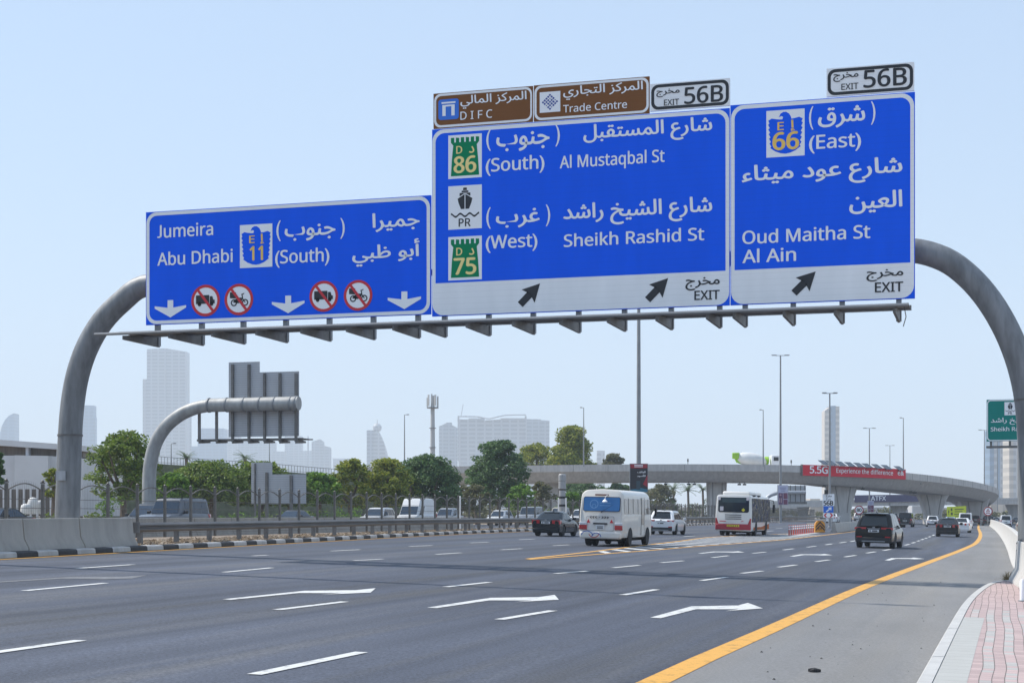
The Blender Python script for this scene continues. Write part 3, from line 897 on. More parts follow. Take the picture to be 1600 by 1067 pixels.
# --- large central sign
t, x0, x1, z0, z1 = sign_root('largest blue overhead sign, reading Al Mustaqbal St and Sheikh Rashid St', (674.6, 1140.4, 203, 494.5))
f2 = Face(GY, t)
panel_box(t, x0 + .01, x1 - .01, z0, z1, GY, 0.07, M_SBLUE)
zb = Pl(678.7, 443, GY).z
f2.layer([rrect(x0 + .02, x1 - .02, z0 + .02, z1 - .02, .34, corners=(1, 1, 1, 1))], 0.003, M_SWHITE, 'white_field')
f2.layer([rrect(x0 + .12, x1 - .12, zb, z1 - .13, .27, corners=(0, 0, 1, 1))], 0.006, M_SBLUE, 'blue_field')
B2 = 0.012
f2.text('جنوب', 775.6, 859, 207, 235.5, B2, M_SLET, ar=True, bold=.024)
f2.text('(', 760, 767, 203, 236, B2, M_SLET); f2.text(')', 868, 875, 195.5, 229, B2, M_SLET)
f2.text('شارع المستقبل', 911.6, 1113, 189, 222, B2, M_SLET, ar=True, bold=.024)
f2.text('(South)', 759, 851, 244.5, 272.5, B2, M_SLET, bold=.020)
f2.text('Al Mustaqbal St', 874.7, 1038.7, 18.8, 258.2, B2, M_SLET, cap=True, bold=.020)
f2.text('غرب', 775, 843.7, 327, 355.5, B2, M_SLET, ar=True, bold=.024)
f2.text('(', 760, 767, 324.5, 357.5, B2, M_SLET); f2.text(')', 853, 860, 320, 353.5, B2, M_SLET)
f2.text('شارع الشيخ راشد', 880, 1113, 313, 349, B2, M_SLET, ar=True, bold=.024)
f2.text('(West)', 759, 840, 367, 393.5, B2, M_SLET, bold=.020)
f2.text('Sheikh Rashid St', 881, 1100.6, 19, 380.6, B2, M_SLET, cap=True, bold=.020)
f2.text('مخرج', 1071, 1124.7, 433.5, 453, B2, M_SBLACK, ar=True, bold=.020)
f2.text('EXIT', 1085, 1124.7, 14, 468, B2, M_SBLACK, cap=True, bold=.020)
exit_arrow(f2, (844, 443), (813, 476)); exit_arrow(f2, (1044, 434.7), (1012, 468.5))
fort_shield(f2, 700.6, 753, 210.5, 278.7, '86'); fort_shield(f2, 700.6, 753, 369.5, 437.5, '75')
ship_panel(f2, 700.6, 753, 290, 358)

# --- tall right-hand blue sign
t, x0, x1, z0, z1 = sign_root('narrow tall blue overhead sign reading Oud Maitha St and Al Ain', (1141.2, 1429.5, 165, 477))
f3 = Face(GY, t)
panel_box(t, x0, x1, z0, z1, GY, 0.07, M_SBLUE)
zb = Pl(1146.8, 422.3, GY).z
f3.layer([rrect(x0 + .02, x1 - .02, z0 + .02, z1 - .02, .34)], 0.003, M_SWHITE, 'white_field')
f3.layer([rrect(x0 + .12, x1 - .12, zb, z1 - .13, .27, corners=(0, 0, 1, 1))], 0.006, M_SBLUE, 'blue_field')
f3.text('شرق', 1278, 1352, 167, 199, B2, M_SLET, ar=True, bold=.024)
f3.text('(', 1264, 1271, 167, 203, B2, M_SLET); f3.text(')', 1361, 1368, 159, 195, B2, M_SLET)
f3.text('(East)', 1264, 1345.6, 210, 238, B2, M_SLET, bold=.020)
f3.text('شارع عود ميثاء', 1159, 1410, 252, 289, B2, M_SLET, ar=True, bold=.024)
f3.text('العين', 1327, 1410, 299, 333, B2, M_SLET, ar=True, bold=.024)
f3.text('Oud Maitha St', 1160, 1360, 20, 376.7, B2, M_SLET, cap=True, bold=.020)
f3.text('Al Ain', 1160, 1244, 20, 409.3, B2, M_SLET, cap=True, bold=.020)
f3.text('مخرج', 1353.8, 1411.5, 421, 439, B2, M_SBLACK, ar=True, bold=.020)
f3.text('EXIT', 1367, 1411.5, 15, 456, B2, M_SBLACK, cap=True, bold=.020)
exit_arrow(f3, (1274.6, 424.3), (1240.6, 458))
eagle_shield(f3, 1197.5, 1257.3, 172, 245, '66')

# --- brown tourist signs and exit tabs on top
GB = GY
t, x0, x1, z0, z1 = sign_root('brown overhead sign with a blue gate symbol reading D I F C', (677.3, 832.3, 147, 201.6))
f4 = Face(GB, t); panel_box(t, x0, x1, z0, z1, GB, 0.06, M_SBROWN)
f4.ring(rrect(x0 + .02, x1 - .02, z0 + .02, z1 - .02, .2), rrect(x0 + .085, x1 - .07, z0 + .085, z1 - .085, .16), 0.004, M_SWHITE, 'border')
f4.text('المركز المالي', 719.4, 823, 146.5, 167, BO, M_SLET, ar=True, bold=.018)
f4.text('D I F C', 719.4, 769.4, 12.5, 186, BO, M_SLET, cap=True)
a, b = f4.P(685, 188.5), f4.P(717, 153)
ic = f4.layer([rrect(a[0], b[0], a[1], b[1] - .02, .08)], 0.008, mat('bright blue symbol', (0.02, 0.17, 0.70), 0.4), 'gate_symbol')
mb = MB(); f = f4.fn(0.012); u0, v0 = a; w, h_ = b[0] - a[0], b[1] - a[1]
for p in ([(.2, .18), (.36, .18), (.36, .62), (.2, .62)], [(.64, .18), (.8, .18), (.8, .62), (.64, .62)], [(.2, .62), (.8, .62), (.8, .7), (.2, .7)], [(.16, .76), (.84, .76), (.84, .84), (.16, .84)]):
    mb.poly([f(u0 + q[0] * w, v0 + q[1] * h_) for q in p])
mb.build('gate_mark', M_SLET, ic, origin=t['_o'], fix=False)
t, x0, x1, z0, z1 = sign_root('brown overhead sign with a white lattice emblem reading Trade Centre', (834, 1014.7, 134, 190.2))
f5 = Face(GB, t); panel_box(t, x0, x1, z0, z1, GB, 0.06, M_SBROWN)
f5.ring(rrect(x0 + .02, x1 - .02, z0 + .02, z1 - .02, .2), rrect(x0 + .085, x1 - .085, z0 + .085, z1 - .085, .16), 0.004, M_SWHITE, 'border')
f5.text('المركز التجاري', 880, 1004.7, 131.5, 152.5, BO, M_SLET, ar=True, bold=.018)
f5.text('Trade Centre', 880, 980, 11.5, 172.8, BO, M_SLET, cap=True, bold=.012)
a, b = f5.P(843.4, 177), f5.P(875.6, 142.5)
ic = f5.layer([[(a[0], a[1]), (b[0], a[1]), (b[0], b[1]), (a[0], b[1])]], 0.008, M_SLET, 'lattice_emblem')
mb = MB(); f = f5.fn(0.012); cx, cz = (a[0] + b[0]) / 2, (a[1] + b[1]) / 2; hw, hh = (b[0] - a[0]) * .42, (b[1] - a[1]) * .42
n = 5
for i in range(n):
    for j in range(n):
        u = (i - (n - 1) / 2) / n; v = (j - (n - 1) / 2) / n; e = .36 / n
        c_ = lambda p, q: f(cx + (p - q) * hw * 1.0, cz + (p + q) * hh * 1.0)
        if (i * 3 + j * 5) % 7 == 3: e *= .6
        mb.poly([c_(u - e, v - e), c_(u + e, v - e), c_(u + e, v + e), c_(u - e, v + e)])
mb.build('lattice', mat('navy emblem', (0.02, 0.05, 0.30), 0.4), ic, origin=t['_o'], fix=False)
def exit_tab(label, quad, t1, t2, t3):
    t, x0, x1, z0, z1 = sign_root(label, quad)
    fc = Face(GY, t); panel_box(t, x0, x1, z0, z1, GY, 0.06, M_SWHITE)
    fc.ring(rrect(x0 + .03, x1 - .03, z0 + .03, z1 - .03, .2), rrect(x0 + .115, x1 - .115, z0 + .115, z1 - .115, .13), 0.004, M_SBLACK, 'border')
    fc.text('مخرج', *t1, BO, M_SBLACK, ar=True, bold=.016); fc.text('EXIT', *t2, BO, M_SBLACK, cap=True); fc.text('56B', *t3, BO, M_SBLACK, cap=True, bold=.022)
exit_tab('white overhead tab reading EXIT 56B beside the brown signs', (1016, 1140.5, 132, 174.5), (1025.6, 1062, 139.5, 151.5), (1037.5, 1061, 9, 164.6), (1069, 1130, 25, 160.5))
exit_tab('white overhead tab reading EXIT 56B standing alone on the tall sign', (1291.5, 1428.5, 108, 152), (1302, 1341.4, 113.5, 127.5), (1314.6, 1341.4, 9.5, 140.3), (1349, 1417, 26.5, 135))

# ------------------------------------------------------------------ the big gantry
t = thing('sign_gantry', 'huge bent steel pipe gantry spanning the whole road and carrying the blue signs', 'gantry', (-28.25, GY + .75, .7))
TY = GY + .75
pc = [(104, 868), (104, 800), (106, 740), (108, 680), (112, 630), (120, 585), (135, 542), (158, 503), (188, 472), (225, 453)]
P = []
for q in pc:
    v = Pl(q[0] + 1.5, q[1], TY); P.append(v)
P[0].z = 0.5
lz = Pl(1433, 391, TY).z
P[-1].z = lz
P.append(Vector((P[-1].x + 1.6, TY, lz)))
xr = Pl(1425, 391, TY).x
P2 = [Vector((xr - 1.0, TY, lz)), Vector((xr, TY, lz))] + [Pl(a, b, TY) for a, b in ((1475, 405), (1513, 432), (1546, 470), (1574, 518), (1594, 570), (1606, 625), (1611, 690), (1612, 760))]
P2.append(Vector((P2[-1].x, TY, -0.1)))
mb = MB()
allp = cr(P, 4)[:-1] + [P[-1]] + cr(P2, 4)
rads_ = [.40, .40, .39, .385, .38, .37, .36, .355, .35, .345, .34] + [.335, .335, .335, .335, .335, .335, .34, .34, .345, .35, .36]
nL = len(cr(P, 4)); rads = [.40 - .06 * min(1, k / (nL - 1)) for k in range(nL)] + [.335 + .025 * k / (len(allp) - nL) for k in range(len(allp) - nL)]
mb.tube(allp, rads, 24)
mb.build('arch_tube', mat('weathered gantry steel', (0.205, 0.215, 0.225), 0.55, metal=0.25, noise=0.28, nscale=1.6, stretch=(2.5, 2.5, 0.5)), t)
for q, r_ in ((P[3], .392), (P2[7], .352)):
    mb = MB(); mb.lathe([(r_, -.03), (r_ + .012, -.03), (r_ + .012, .03), (r_, .03)], q, 24)
    mb.build('joint_ring', M_STEEL_D, t)
mb = MB(); q = Pl(94.5, 743, TY - .42); mb.box((q.x + .02, TY - .44, q.z), (.34, .05, .3)); mb.build('plate', M_GALV, t)
posts = [246.6, 315.5, 380.5, 447, 515, 583.7, 653.5, 695, 764, 833.4, 904.4, 976, 1049, 1124.7, 1164.5, 1239.6, 1316, 1404.5]
pxs = [Pl(p, 500, GY + .16).x for p in posts]
for k, x in enumerate(pxs):
    top = 11.0 if k < 7 else 13.1
    mb = MB(); mb.box((x, GY + .16, (7.13 + top) / 2), (.14, .15, top - 7.13))
    mb.build('post', M_STEEL_M, t)
    mb = MB(); fnx = lambda u, v, d: (x + d, GY + .235 - u, v)
    mb.prism([(0.0, 7.1), (2.15, 7.12), (2.15, 7.24), (0.1, 7.5), (0.0, 7.5)], fnx, -.035, .035)
    mb.build('bracket', M_STEEL_D, t)
mb = MB()
xa, xb = pxs[0] - .9, pxs[-1] + .35
mb.bar((xa + .6, GY - .2, 7.44), (xb, GY - .2, 7.44), .1, .13)
mb.bar((xa + .6, GY - .75, 7.36), (xb, GY - .75, 7.36), .06, .05)
mb.build('walkway_beam', M_STEEL_D, t)
mb = MB(); mb.tube([(xa, GY - 2.05, 7.29), (xb, GY - 2.05, 7.29)], .045, 8); mb.tube([(xa + .5, GY - 1.72, 7.33), (xb, GY - 1.72, 7.33)], .025, 8)
mb.build('walkway_rail', M_STEEL_M, t)
mb = MB(); mb.box(((xa + xb) / 2 + .3, GY - 1.25, 7.37), (xb - xa - .6, .9, .03)); mb.build('walkway_grating', M_STEEL_D, t)
mb = MB(); mb.tube([(xb - .1, GY - 1.9, 7.28), (xb - .05, GY - 1.9, 7.0), (xb - .12, GY - 1.9, 6.75)], .012, 5); mb.build('cable', M_BLACK, t)

# the tall lighting mast that stands just outside the photo and lays its shadow across the road
t = thing('street_lamp', 'tall grey lighting mast beside the barrier blocks, past the edge of the photo', 'street lamp', (-27.8, 35.6, .7))
mb = MB(); mb.tube([(-27.8, 35.6, .6), (-27.8, 35.6, 16), (-27.8, 35.6, 29.5)], [.24, .17, .09], 12); mb.build('pole', M_GALV, t)
mb = MB()
for a in (-1, 1): mb.bar((-27.8, 35.6, 29.4), (-27.8 + a * 1.6, 35.6, 29.6), .1, .1); mb.box((-27.8 + a * 2.0, 35.6, 29.62), (.9, .34, .14))
mb.build('lamp_head', M_GALV, t)

# ------------------------------------------------------------------ cantilever gantry over the opposite road, seen from behind
S2 = 98.0
t = thing('sign_gantry', 'curved grey cantilever gantry beyond the fence holding a sign seen from behind', 'gantry', tuple(W(233, 815, 110)))
mb = MB()
pl = [Pl(a, b, S2) for a, b in ((233, 815), (233, 760), (235, 725), (243, 693), (259, 667), (282, 648), (306, 637.5), (330, 633))]
pl[0].z = .7
pl.append(Pl(334, 633, S2))
pl = cr(pl, 4); mb.tube(pl, [.47 - .05 * k / (len(pl) - 1) for k in range(len(pl))], 18)
z_ = Pl(400, 631.5, S2).z
A, B = Pl(330, 632.5, S2), Pl(467, 630.5, S2); A.z = B.z = (A.z + B.z) / 2
mb.tube([A, B], .46, 20)
mb.build('cantilever_tube', mat('pale gantry steel', (0.33, 0.335, 0.33), 0.55, metal=0.2, noise=0.22, nscale=1.2, stretch=(2, 2, .6)), t)
mb = MB()
for p in (327, 355, 382, 407, 430, 455, 463):
    q = Pl(p, 631, S2); mb.lathe([(.465, -.05), (.5, -.05), (.5, .05), (.465, .05)], (q.x, S2, A.z), 20, axis='X')
mb.build('joint_ring', M_STEEL_M, t)
for p in (311, 338, 363, 388.5, 413, 437, 462):
    q0, q1 = Pl(p, 690, S2 + .55), Pl(p, 569 if p < 400 and p > 350 else 583 if p > 350 else 636, S2 + .55)
    mb = MB(); mb.box((q0.x, S2 + .6, (q0.z + q1.z) / 2), (.16, .16, q1.z - q0.z)); mb.build('post', M_STEEL_D, t)
    mb = MB(); mb.prism([(0, q0.z - .12), (1.6, q0.z - .02), (1.6, q0.z + .1), (0, q0.z + .2)], lambda u, v, d: (q0.x + d, S2 + .55 + u, v), -.04, .04); mb.build('bracket', M_STEEL_D, t)
mb = MB(); q0, q1 = Pl(308, 689, S2 + .9), Pl(474, 689, S2 + .9)
mb.bar((q0.x, S2 + .9, q0.z + .05), (q1.x, S2 + .9, q0.z + .05), .1, .14); mb.bar((q0.x, S2 + 2.0, q0.z + .05), (q1.x + .2, S2 + 2.0, q0.z + .05), .08, .08)
mb.box(((q0.x + q1.x) / 2, S2 + 1.45, q0.z + .08), (q1.x - q0.x, 1.0, .03)); mb.build('walkway', M_STEEL_D, t)
q0, q1 = Pl(358, 690, S2 + .75), Pl(406, 565, S2 + .75); q2, q3 = Pl(406, 682, S2 + .75), Pl(467.5, 580, S2 + .75)
s = thing('overhead_sign', 'large overhead sign seen from behind, bare ribbed metal, on the cantilever gantry', 'road sign', ((q0.x + q3.x) / 2, S2 + .75, q2.z))
mb = MB(); mb.box(((q0.x + q1.x) / 2, S2 + .72, (q2.z + q1.z) / 2), (q1.x - q0.x, .06, q1.z - q2.z)); mb.build('back_panel', M_ALU, s)
mb = MB(); mb.box(((q2.x + q3.x) / 2, S2 + .72, (q2.z + q3.z) / 2), (q3.x - q2.x, .06, q3.z - q2.z)); mb.build('back_panel', M_ALU, s)
# roadside sign seen from behind
Yq = 133
a, b, c_, d_ = W(392, 787, Yq), W(424.5, 722, Yq), W(424.5, 787, Yq), W(477.5, 740.5, Yq)
st_ = (a.y + d_.y) / 2
a, b, c_, d_ = Pl(392, 787, st_), Pl(424.5, 722, st_), Pl(424.5, 787, st_), Pl(477.5, 740.5, st_)
s = thing('roadside_sign', 'stepped roadside sign seen from behind, grey ribbed metal in front of the trees', 'road sign', ((a.x + d_.x) / 2, st_, .78))
mb = MB(); mb.box(((a.x + b.x) / 2, st_ + .1, (a.z + b.z) / 2), (b.x - a.x, .06, b.z - a.z)); mb.build('back_panel', M_ALU, s)
mb = MB(); mb.box(((c_.x + d_.x) / 2, st_ + .1, (c_.z + d_.z) / 2), (d_.x - c_.x, .06, d_.z - c_.z)); mb.build('back_panel', M_ALU, s)
for p, top in ((398.5, 724), (417, 738), (455, 742)):
    q = Pl(p, top, st_); mb = MB(); mb.box((q.x, st_, (q.z + .7) / 2), (.22 if p > 400 else .1, .18, q.z - .7)); mb.build('post', M_STEEL_D, s)
# ------------------------------------------------------------------ guardrail along the kerb
KG = smoothline([(y, x - 1.15) for y, x in KL], 2.0)
gy0 = Px(186, lerp(KG, 57))
t = thing('guardrail', 'dark steel guardrail following the black and white kerb', 'guardrail', (lerp(KG, gy0), gy0, .8))
wprof = [(0.0, .47), (-.03, .50), (-.085, .545), (-.085, .585), (-.03, .62), (-.03, .65), (-.085, .685), (-.085, .73), (-.03, .775), (0.0, .80), (.02, .80), (.02, .47)]
mb = MB(); pp = [(y, x) for y, x in KG if gy0 <= y <= 420]
pp = [(gy0, lerp(KG, gy0))] + pp
rings = []
for y, x in pp:
    rings.append([(x - u * 1.0, y, gz(x) + .1 + z) for u, z in wprof])
mb.loft(rings, 0, True, True, True)
mb.build('rail', mat('dark guardrail steel', (0.135, 0.126, 0.118), 0.5, metal=0.3, noise=0.25, nscale=1.5, stretch=(1, .3, 1)), t, sharp=25)
mb = MB(); x = lerp(KG, gy0); mb.tube([(x + .02, gy0 - .05, gz(x) + .56), (x + .02, gy0 - .05, gz(x) + .92)], .16, 10); mb.build('end_terminal', M_STEEL_D, t)
y = gy0 + .6; n = 0
while y < 300 and n < 95:
    x = lerp(KG, y); mb = MB(); mb.box((x - .12, y, gz(x) + .43), (.16, .12, .95)); mb.build('post', M_STEEL_D, t); y += 3.0; n += 1

# ------------------------------------------------------------------ arched steel fence between the carriageways
FX = -37.0
t = thing('steel_fence', 'tall grey arched steel fence with wire bars between the carriageways', 'fence', (FX, 52, .78))
M_FENCE = mat('fence steel', (0.135, 0.128, 0.118), 0.55, metal=0.2, noise=0.2, nscale=3)
def fence_panel(w=2.5):
    mb = MB()
    n = 8; arc = [(w * k / n, 2.02 + .30 * math.sin(math.pi * k / n)) for k in range(n + 1)]
    for a, b in zip(arc, arc[1:]): mb.bar((0, a[0], a[1]), (0, b[0], b[1]), .035, .045)
    for z in (.25, .62, .98, 1.34, 1.70): mb.bar((0, 0, z), (0, w, z), .018, .022)
    k = 0.1
    while k < w - .05:
        z1 = 2.06 + .30 * math.sin(math.pi * k / w)
        mb.add([(-.003, k - .004, .1), (.003, k - .004, .1), (0, k + .005, .1), (-.003, k - .004, z1 + .1), (.003, k - .004, z1 + .1), (0, k + .005, z1 + .1)], [(0, 1, 4, 3), (1, 2, 5, 4), (2, 0, 3, 5)])
        k += .125
    return mb
p0 = None; q0 = None
base = t
for i in range(62):
    y = 49.6 + i * 2.5
    if p0 is None:
        p0 = fence_panel().build('wire_panel', M_FENCE, t, origin=(0, 0, 0)); mb = MB(); mb.box((0, 0, 1.16), (.11, .11, 2.32)); mb.box((0, 0, 2.36), (.14, .14, .05)); mb.lathe([(.05, 0), (.07, .05), (.0, .12)], (0, 0, 2.385), 8)
        q0 = mb.build('post', M_FENCE, t, origin=(0, 0, 0)); P_, Q_ = p0, q0; FENCE_P, FENCE_Q = p0, q0
    else:
        P_ = p0.copy(); COL.objects.link(P_); P_.parent = t; Q_ = q0.copy(); COL.objects.link(Q_); Q_.parent = t
    P_.location = (0, y - 52, 0.02); Q_.location = (0, y - 52, 0.02)

# ------------------------------------------------------------------ leaves
def foliage(mb, clumps, leaf=(.25, .45), per=42, seed=1, m=0, flat=0.6):
    rnd = random.Random(seed)
    for (cx, cy, cz, r) in clumps:
        n = max(14, int(per * 1.9 * min(1.7, max(.6, r))))
        for _ in range(n):
            while True:
                a, b, c = rnd.uniform(-1, 1), rnd.uniform(-1, 1), rnd.uniform(-1, 1)
                d = a * a + b * b + c * c
                if .12 < d < 1: break
            p = Vector((cx + a * r, cy + b * r, cz + c * r * flat))
            s = rnd.uniform(*leaf)
            u = Vector((rnd.gauss(0, 1), rnd.gauss(0, 1), rnd.gauss(0, .55))).normalized()
            v = u.cross(Vector((rnd.gauss(0, 1), rnd.gauss(0, 1), rnd.gauss(0, 1))).normalized())
            if v.length < .1: continue
            v.normalize(); w = s * rnd.uniform(.35, .6)
            q = u.cross(v) * (s * .12)
            mb.add([p - u * s * .5, p + v * w * .5 + q, p + u * s * .55, p - v * w * .5 + q], [(0, 1, 2), (0, 2, 3)], m)
LEAF = {
    'mid': leaf_mat('leaves mid green', (0.045, 0.095, 0.016), (0.25, 0.34, 0.05), (0.24, 0.21, 0.08)),
    'dark': leaf_mat('leaves dark green', (0.025, 0.06, 0.02), (0.10, 0.17, 0.045)),
    'deep': leaf_mat('leaves deep green', (0.03, 0.08, 0.026), (0.15, 0.25, 0.075)),
    'yellow': leaf_mat('leaves yellow green', (0.075, 0.13, 0.014), (0.42, 0.44, 0.05), (0.42, 0.34, 0.06)),
    'bright': leaf_mat('leaves bright green', (0.06, 0.14, 0.015), (0.22, 0.38, 0.04)),
    'olive': leaf_mat('leaves olive', (0.07, 0.078, 0.03), (0.21, 0.205, 0.085), (0.25, 0.19, 0.11)),
    'palm': leaf_mat('palm leaves', (0.04, 0.075, 0.03), (0.16, 0.22, 0.09)),
}
M_BARK = mat('tree bark', (0.15, 0.115, 0.085), 0.9, noise=0.35, nscale=6, bump=.6, bscale=14, stretch=(1, 1, .3))
def tree(name, label, px, Y, ytop, ybot, wpx, kind, seed, n=46, trunk=True, base=None, shape='dome', leaf=(.28, .5), group=None, per=46):
    rnd = random.Random(seed)
    c = W(px, ybot, Y); top = W(px, ytop, Y).z; bot = c.z; rx = wpx / F * Y / 2; hgt = top - bot
    gb = .72 if base is None else base
    t = thing(name, label, 'tree' if 'shrub' not in name and 'hedge' not in name else 'shrub', (c.x, c.y, gb), group=group)
    cl = []
    n = int(n * 1.35)
    for i in range(n):
        a = rnd.uniform(0, 2 * math.pi); u = rnd.random() ** .5
        v = rnd.random()
        if shape == 'dome':
            v = v ** .8; lim = math.sqrt(max(0.02, 1 - max(0, (v - .38) / .64) ** 2)) * (0.72 + .28 * min(1, v / .25))
        elif shape == 'umbrella':
            v = .12 + .88 * v; lim = math.sqrt(max(0.02, 1 - (max(0, v - .35) / .7) ** 2)) * (.62 + .38 * min(1, v / .4))
        elif shape == 'tall':
            lim = (1 - .75 * v) * (.6 + .4 * min(1, v / .2))
        else:
            lim = 1
        r = min(rx, hgt) * rnd.uniform(.16, .30)
        cl.append((c.x + math.cos(a) * (rx - r * .6) * u * lim, c.y + math.sin(a) * (rx - r * .6) * u * lim, bot + r * .4 + (hgt - r * .9) * v, r))
    mb = MB(); foliage(mb, cl, leaf, per, seed)
    mb.build('crown', LEAF[kind], t, fix=False)
    if trunk:
        mb = MB()
        bz = gb - .1; fork = bot + hgt * .12
        lean = rnd.uniform(-.3, .3)
        r0 = .10 + rx * .05
        mb.tube([(c.x, c.y, bz), (c.x + lean * .4, c.y, (bz + fork) / 2), (c.x + lean, c.y, fork)], [r0 * 1.25, r0, r0 * .85], 8)
        for i in range(5):
            q = cl[rnd.randrange(len(cl))]
            mid = ((c.x + lean + q[0]) / 2, (c.y + q[1]) / 2, fork + (q[2] - fork) * .35)
            mb.tube([(c.x + lean, c.y, fork - .15), mid, (q[0], q[1], q[2])], [r0 * .7, r0 * .45, r0 * .15], 6)
        mb.build('trunk', M_BARK, t)
    return t
tree('broad_tree', 'broad airy green tree standing beside the big gantry leg', 193, 119, 671, 783, 125, 'mid', 3, 70, leaf=(.2, .4), per=50)
tree('broad_tree', 'small yellowish tree half hidden behind the big gantry leg', 82, 122, 733, 775, 36, 'yellow', 5, 18)
tree('broad_tree', 'dark green tree cut off by the photo edge beside the white building', -12, 110, 698, 765, 40, 'deep', 6, 26)
tree('spreading_tree', 'low bright spreading tree right behind the curved cantilever gantry leg', 268, 138, 738, 794, 74, 'bright', 7, 50, shape='umbrella')
tree('spreading_tree', 'wide flat topped green tree behind the slate grey SUV', 330, 143, 719, 796, 136, 'mid', 8, 110, shape='umbrella', leaf=(.2, .42))
tree('spreading_tree', 'dense green tree behind the roadside sign seen from behind', 405, 148, 720, 796, 118, 'mid', 9, 90, shape='umbrella')
tree('spreading_tree', 'bright green low tree at the foot of the ramp below its railing', 497, 160, 738, 795, 86, 'bright', 10, 60, shape='umbrella')
tree('round_tree', 'yellow green round tree, smaller of the pair before the white van', 548, 163, 716, 794, 72, 'yellow', 11, 64)
tree('round_tree', 'yellow green round tree, larger and lighter, above the white van', 603, 166, 715, 794, 90, 'yellow', 12, 76)
tree('round_tree', 'deep green bushy tree below the telecom mast', 668, 176, 710, 796, 124, 'deep', 13, 100)
tree('round_tree', 'big dark rounded tree standing tall against the viaduct', 778, 205, 687, 792, 104, 'deep', 14, 110, leaf=(.3, .55))
tree('small_tree', 'small olive tree with dry twigs below the big dark tree', 745, 190, 755, 800, 50, 'olive', 15, 26)
tree('small_tree', 'bright green small tree between the big dark tree and the speed camera', 815, 196, 756, 798, 58, 'bright', 16, 34)
tree('small_tree', 'brownish green small tree beneath the viaduct edge', 848, 215, 752, 795, 50, 'olive', 17, 28)
tree('small_tree', 'bright leafy small tree beside the speed camera column', 893, 200, 768, 800, 50, 'bright', 18, 24)
tree('tall_tree', 'tall light green tree rising behind the viaduct parapet', 893, 300, 664, 752, 104, 'yellow', 19, 110, shape='tall', leaf=(.35, .65))
tree('tall_tree', 'shorter light green tree behind the parapet next to the tall one', 836, 305, 692, 752, 74, 'yellow', 20, 60, leaf=(.35, .6))
tree('round_tree', 'small dark tree top showing over the parapet near the red poster', 958, 310, 708, 752, 46, 'olive', 21, 40, leaf=(.35, .6))
tree('round_tree', 'dark tree under the viaduct behind the minibus', 900, 290, 752, 804, 130, 'deep', 22, 90, leaf=(.4, .7))
tree('round_tree', 'grey green tree under the viaduct beside the red poster', 1030, 330, 755, 806, 60, 'olive', 23, 44, leaf=(.4, .7))
tree('round_tree', 'dark tree filling the gap under the viaduct just left of the red poster', 968, 300, 754, 806, 60, 'deep', 24, 50, leaf=(.4, .7))
tree('spreading_tree', 'mid green flat tree joining the roadside sign tree and the ramp foot tree', 452, 152, 742, 796, 84, 'mid', 25, 66, shape='umbrella')
tree('spreading_tree', 'low green tree between the curved gantry leg and the flat topped tree', 292, 150, 732, 788, 70, 'mid', 26, 44, shape='umbrella')
tree('small_tree', 'dark bushy tree squeezed between the yellow pair and the deep green tree', 634, 172, 732, 790, 50, 'mid', 27, 34)
tree('small_tree', 'olive bushy tree between the deep green tree and the big dark one', 722, 196, 752, 800, 44, 'olive', 28, 28)
# shrubs and clipped hedges beyond the opposite road
def shrub(label, px0, px1, ytop, Y, kind, seed, name='shrub', hh=None):
    a, b = W(px0, 800, Y), W(px1, 800, Y); top = W((px0 + px1) / 2, ytop, Y).z
    t = None; rnd = random.Random(seed); cl = []
    L = (b - a).length; n = max(6, int(L * 3.2)); h_ = top - .78
    for i in range(n):
        f = rnd.random(); r = min(.7, h_ * .5) * rnd.uniform(.6, 1.0)
        cl.append((a.x + (b.x - a.x) * f, a.y + (b.y - a.y) * f + rnd.uniform(-.4, .4), .8 + rnd.random() ** .7 * max(.05, h_ - r * .6), r))
    mb = MB(); foliage(mb, cl, (.16, .32), 44, seed, flat=.8)
    o = mb.build(name, LEAF[kind], fix=False, origin=((a.x + b.x) / 2, (a.y + b.y) / 2, .75)); o.location = ((a.x + b.x) / 2, (a.y + b.y) / 2, .75)
    return tag(o, label, 'shrub')
shrub('bright green shrub between the gantry leg and the slate grey SUV', 158, 208, 776, 116, 'bright', 31)
shrub('low clipped hedge in front of the white round sculptures', 16, 84, 801.5, 112, 'mid', 32, 'hedge')
shrub('low clipped hedge between the gantry leg and the shrub', 124, 158, 800, 112, 'mid', 33, 'hedge')
shrub('bright low shrub strip behind the slate grey SUV', 342, 402, 800, 130, 'bright', 34)
shrub('bright rounded shrub mass left of the white SUV', 486, 562, 792, 150, 'bright', 35)
shrub('dry olive shrubs under the trees beyond the fence', 690, 760, 780, 175, 'olive', 36)
shrub('dark hedge rows in the park under the viaduct', 1020, 1116, 776, 300, 'dark', 38, 'hedge')
shrub('green shrub belt behind the fence by the speed camera', 792, 868, 786, 190, 'mid', 39)
shrub('low shrubs at the foot of the ramp behind the dark sedan', 400, 486, 797, 140, 'mid', 40)
shrub('yellowish dry shrubs behind the white SUV on the main road', 1040, 1112, 786, 240, 'olive', 37)

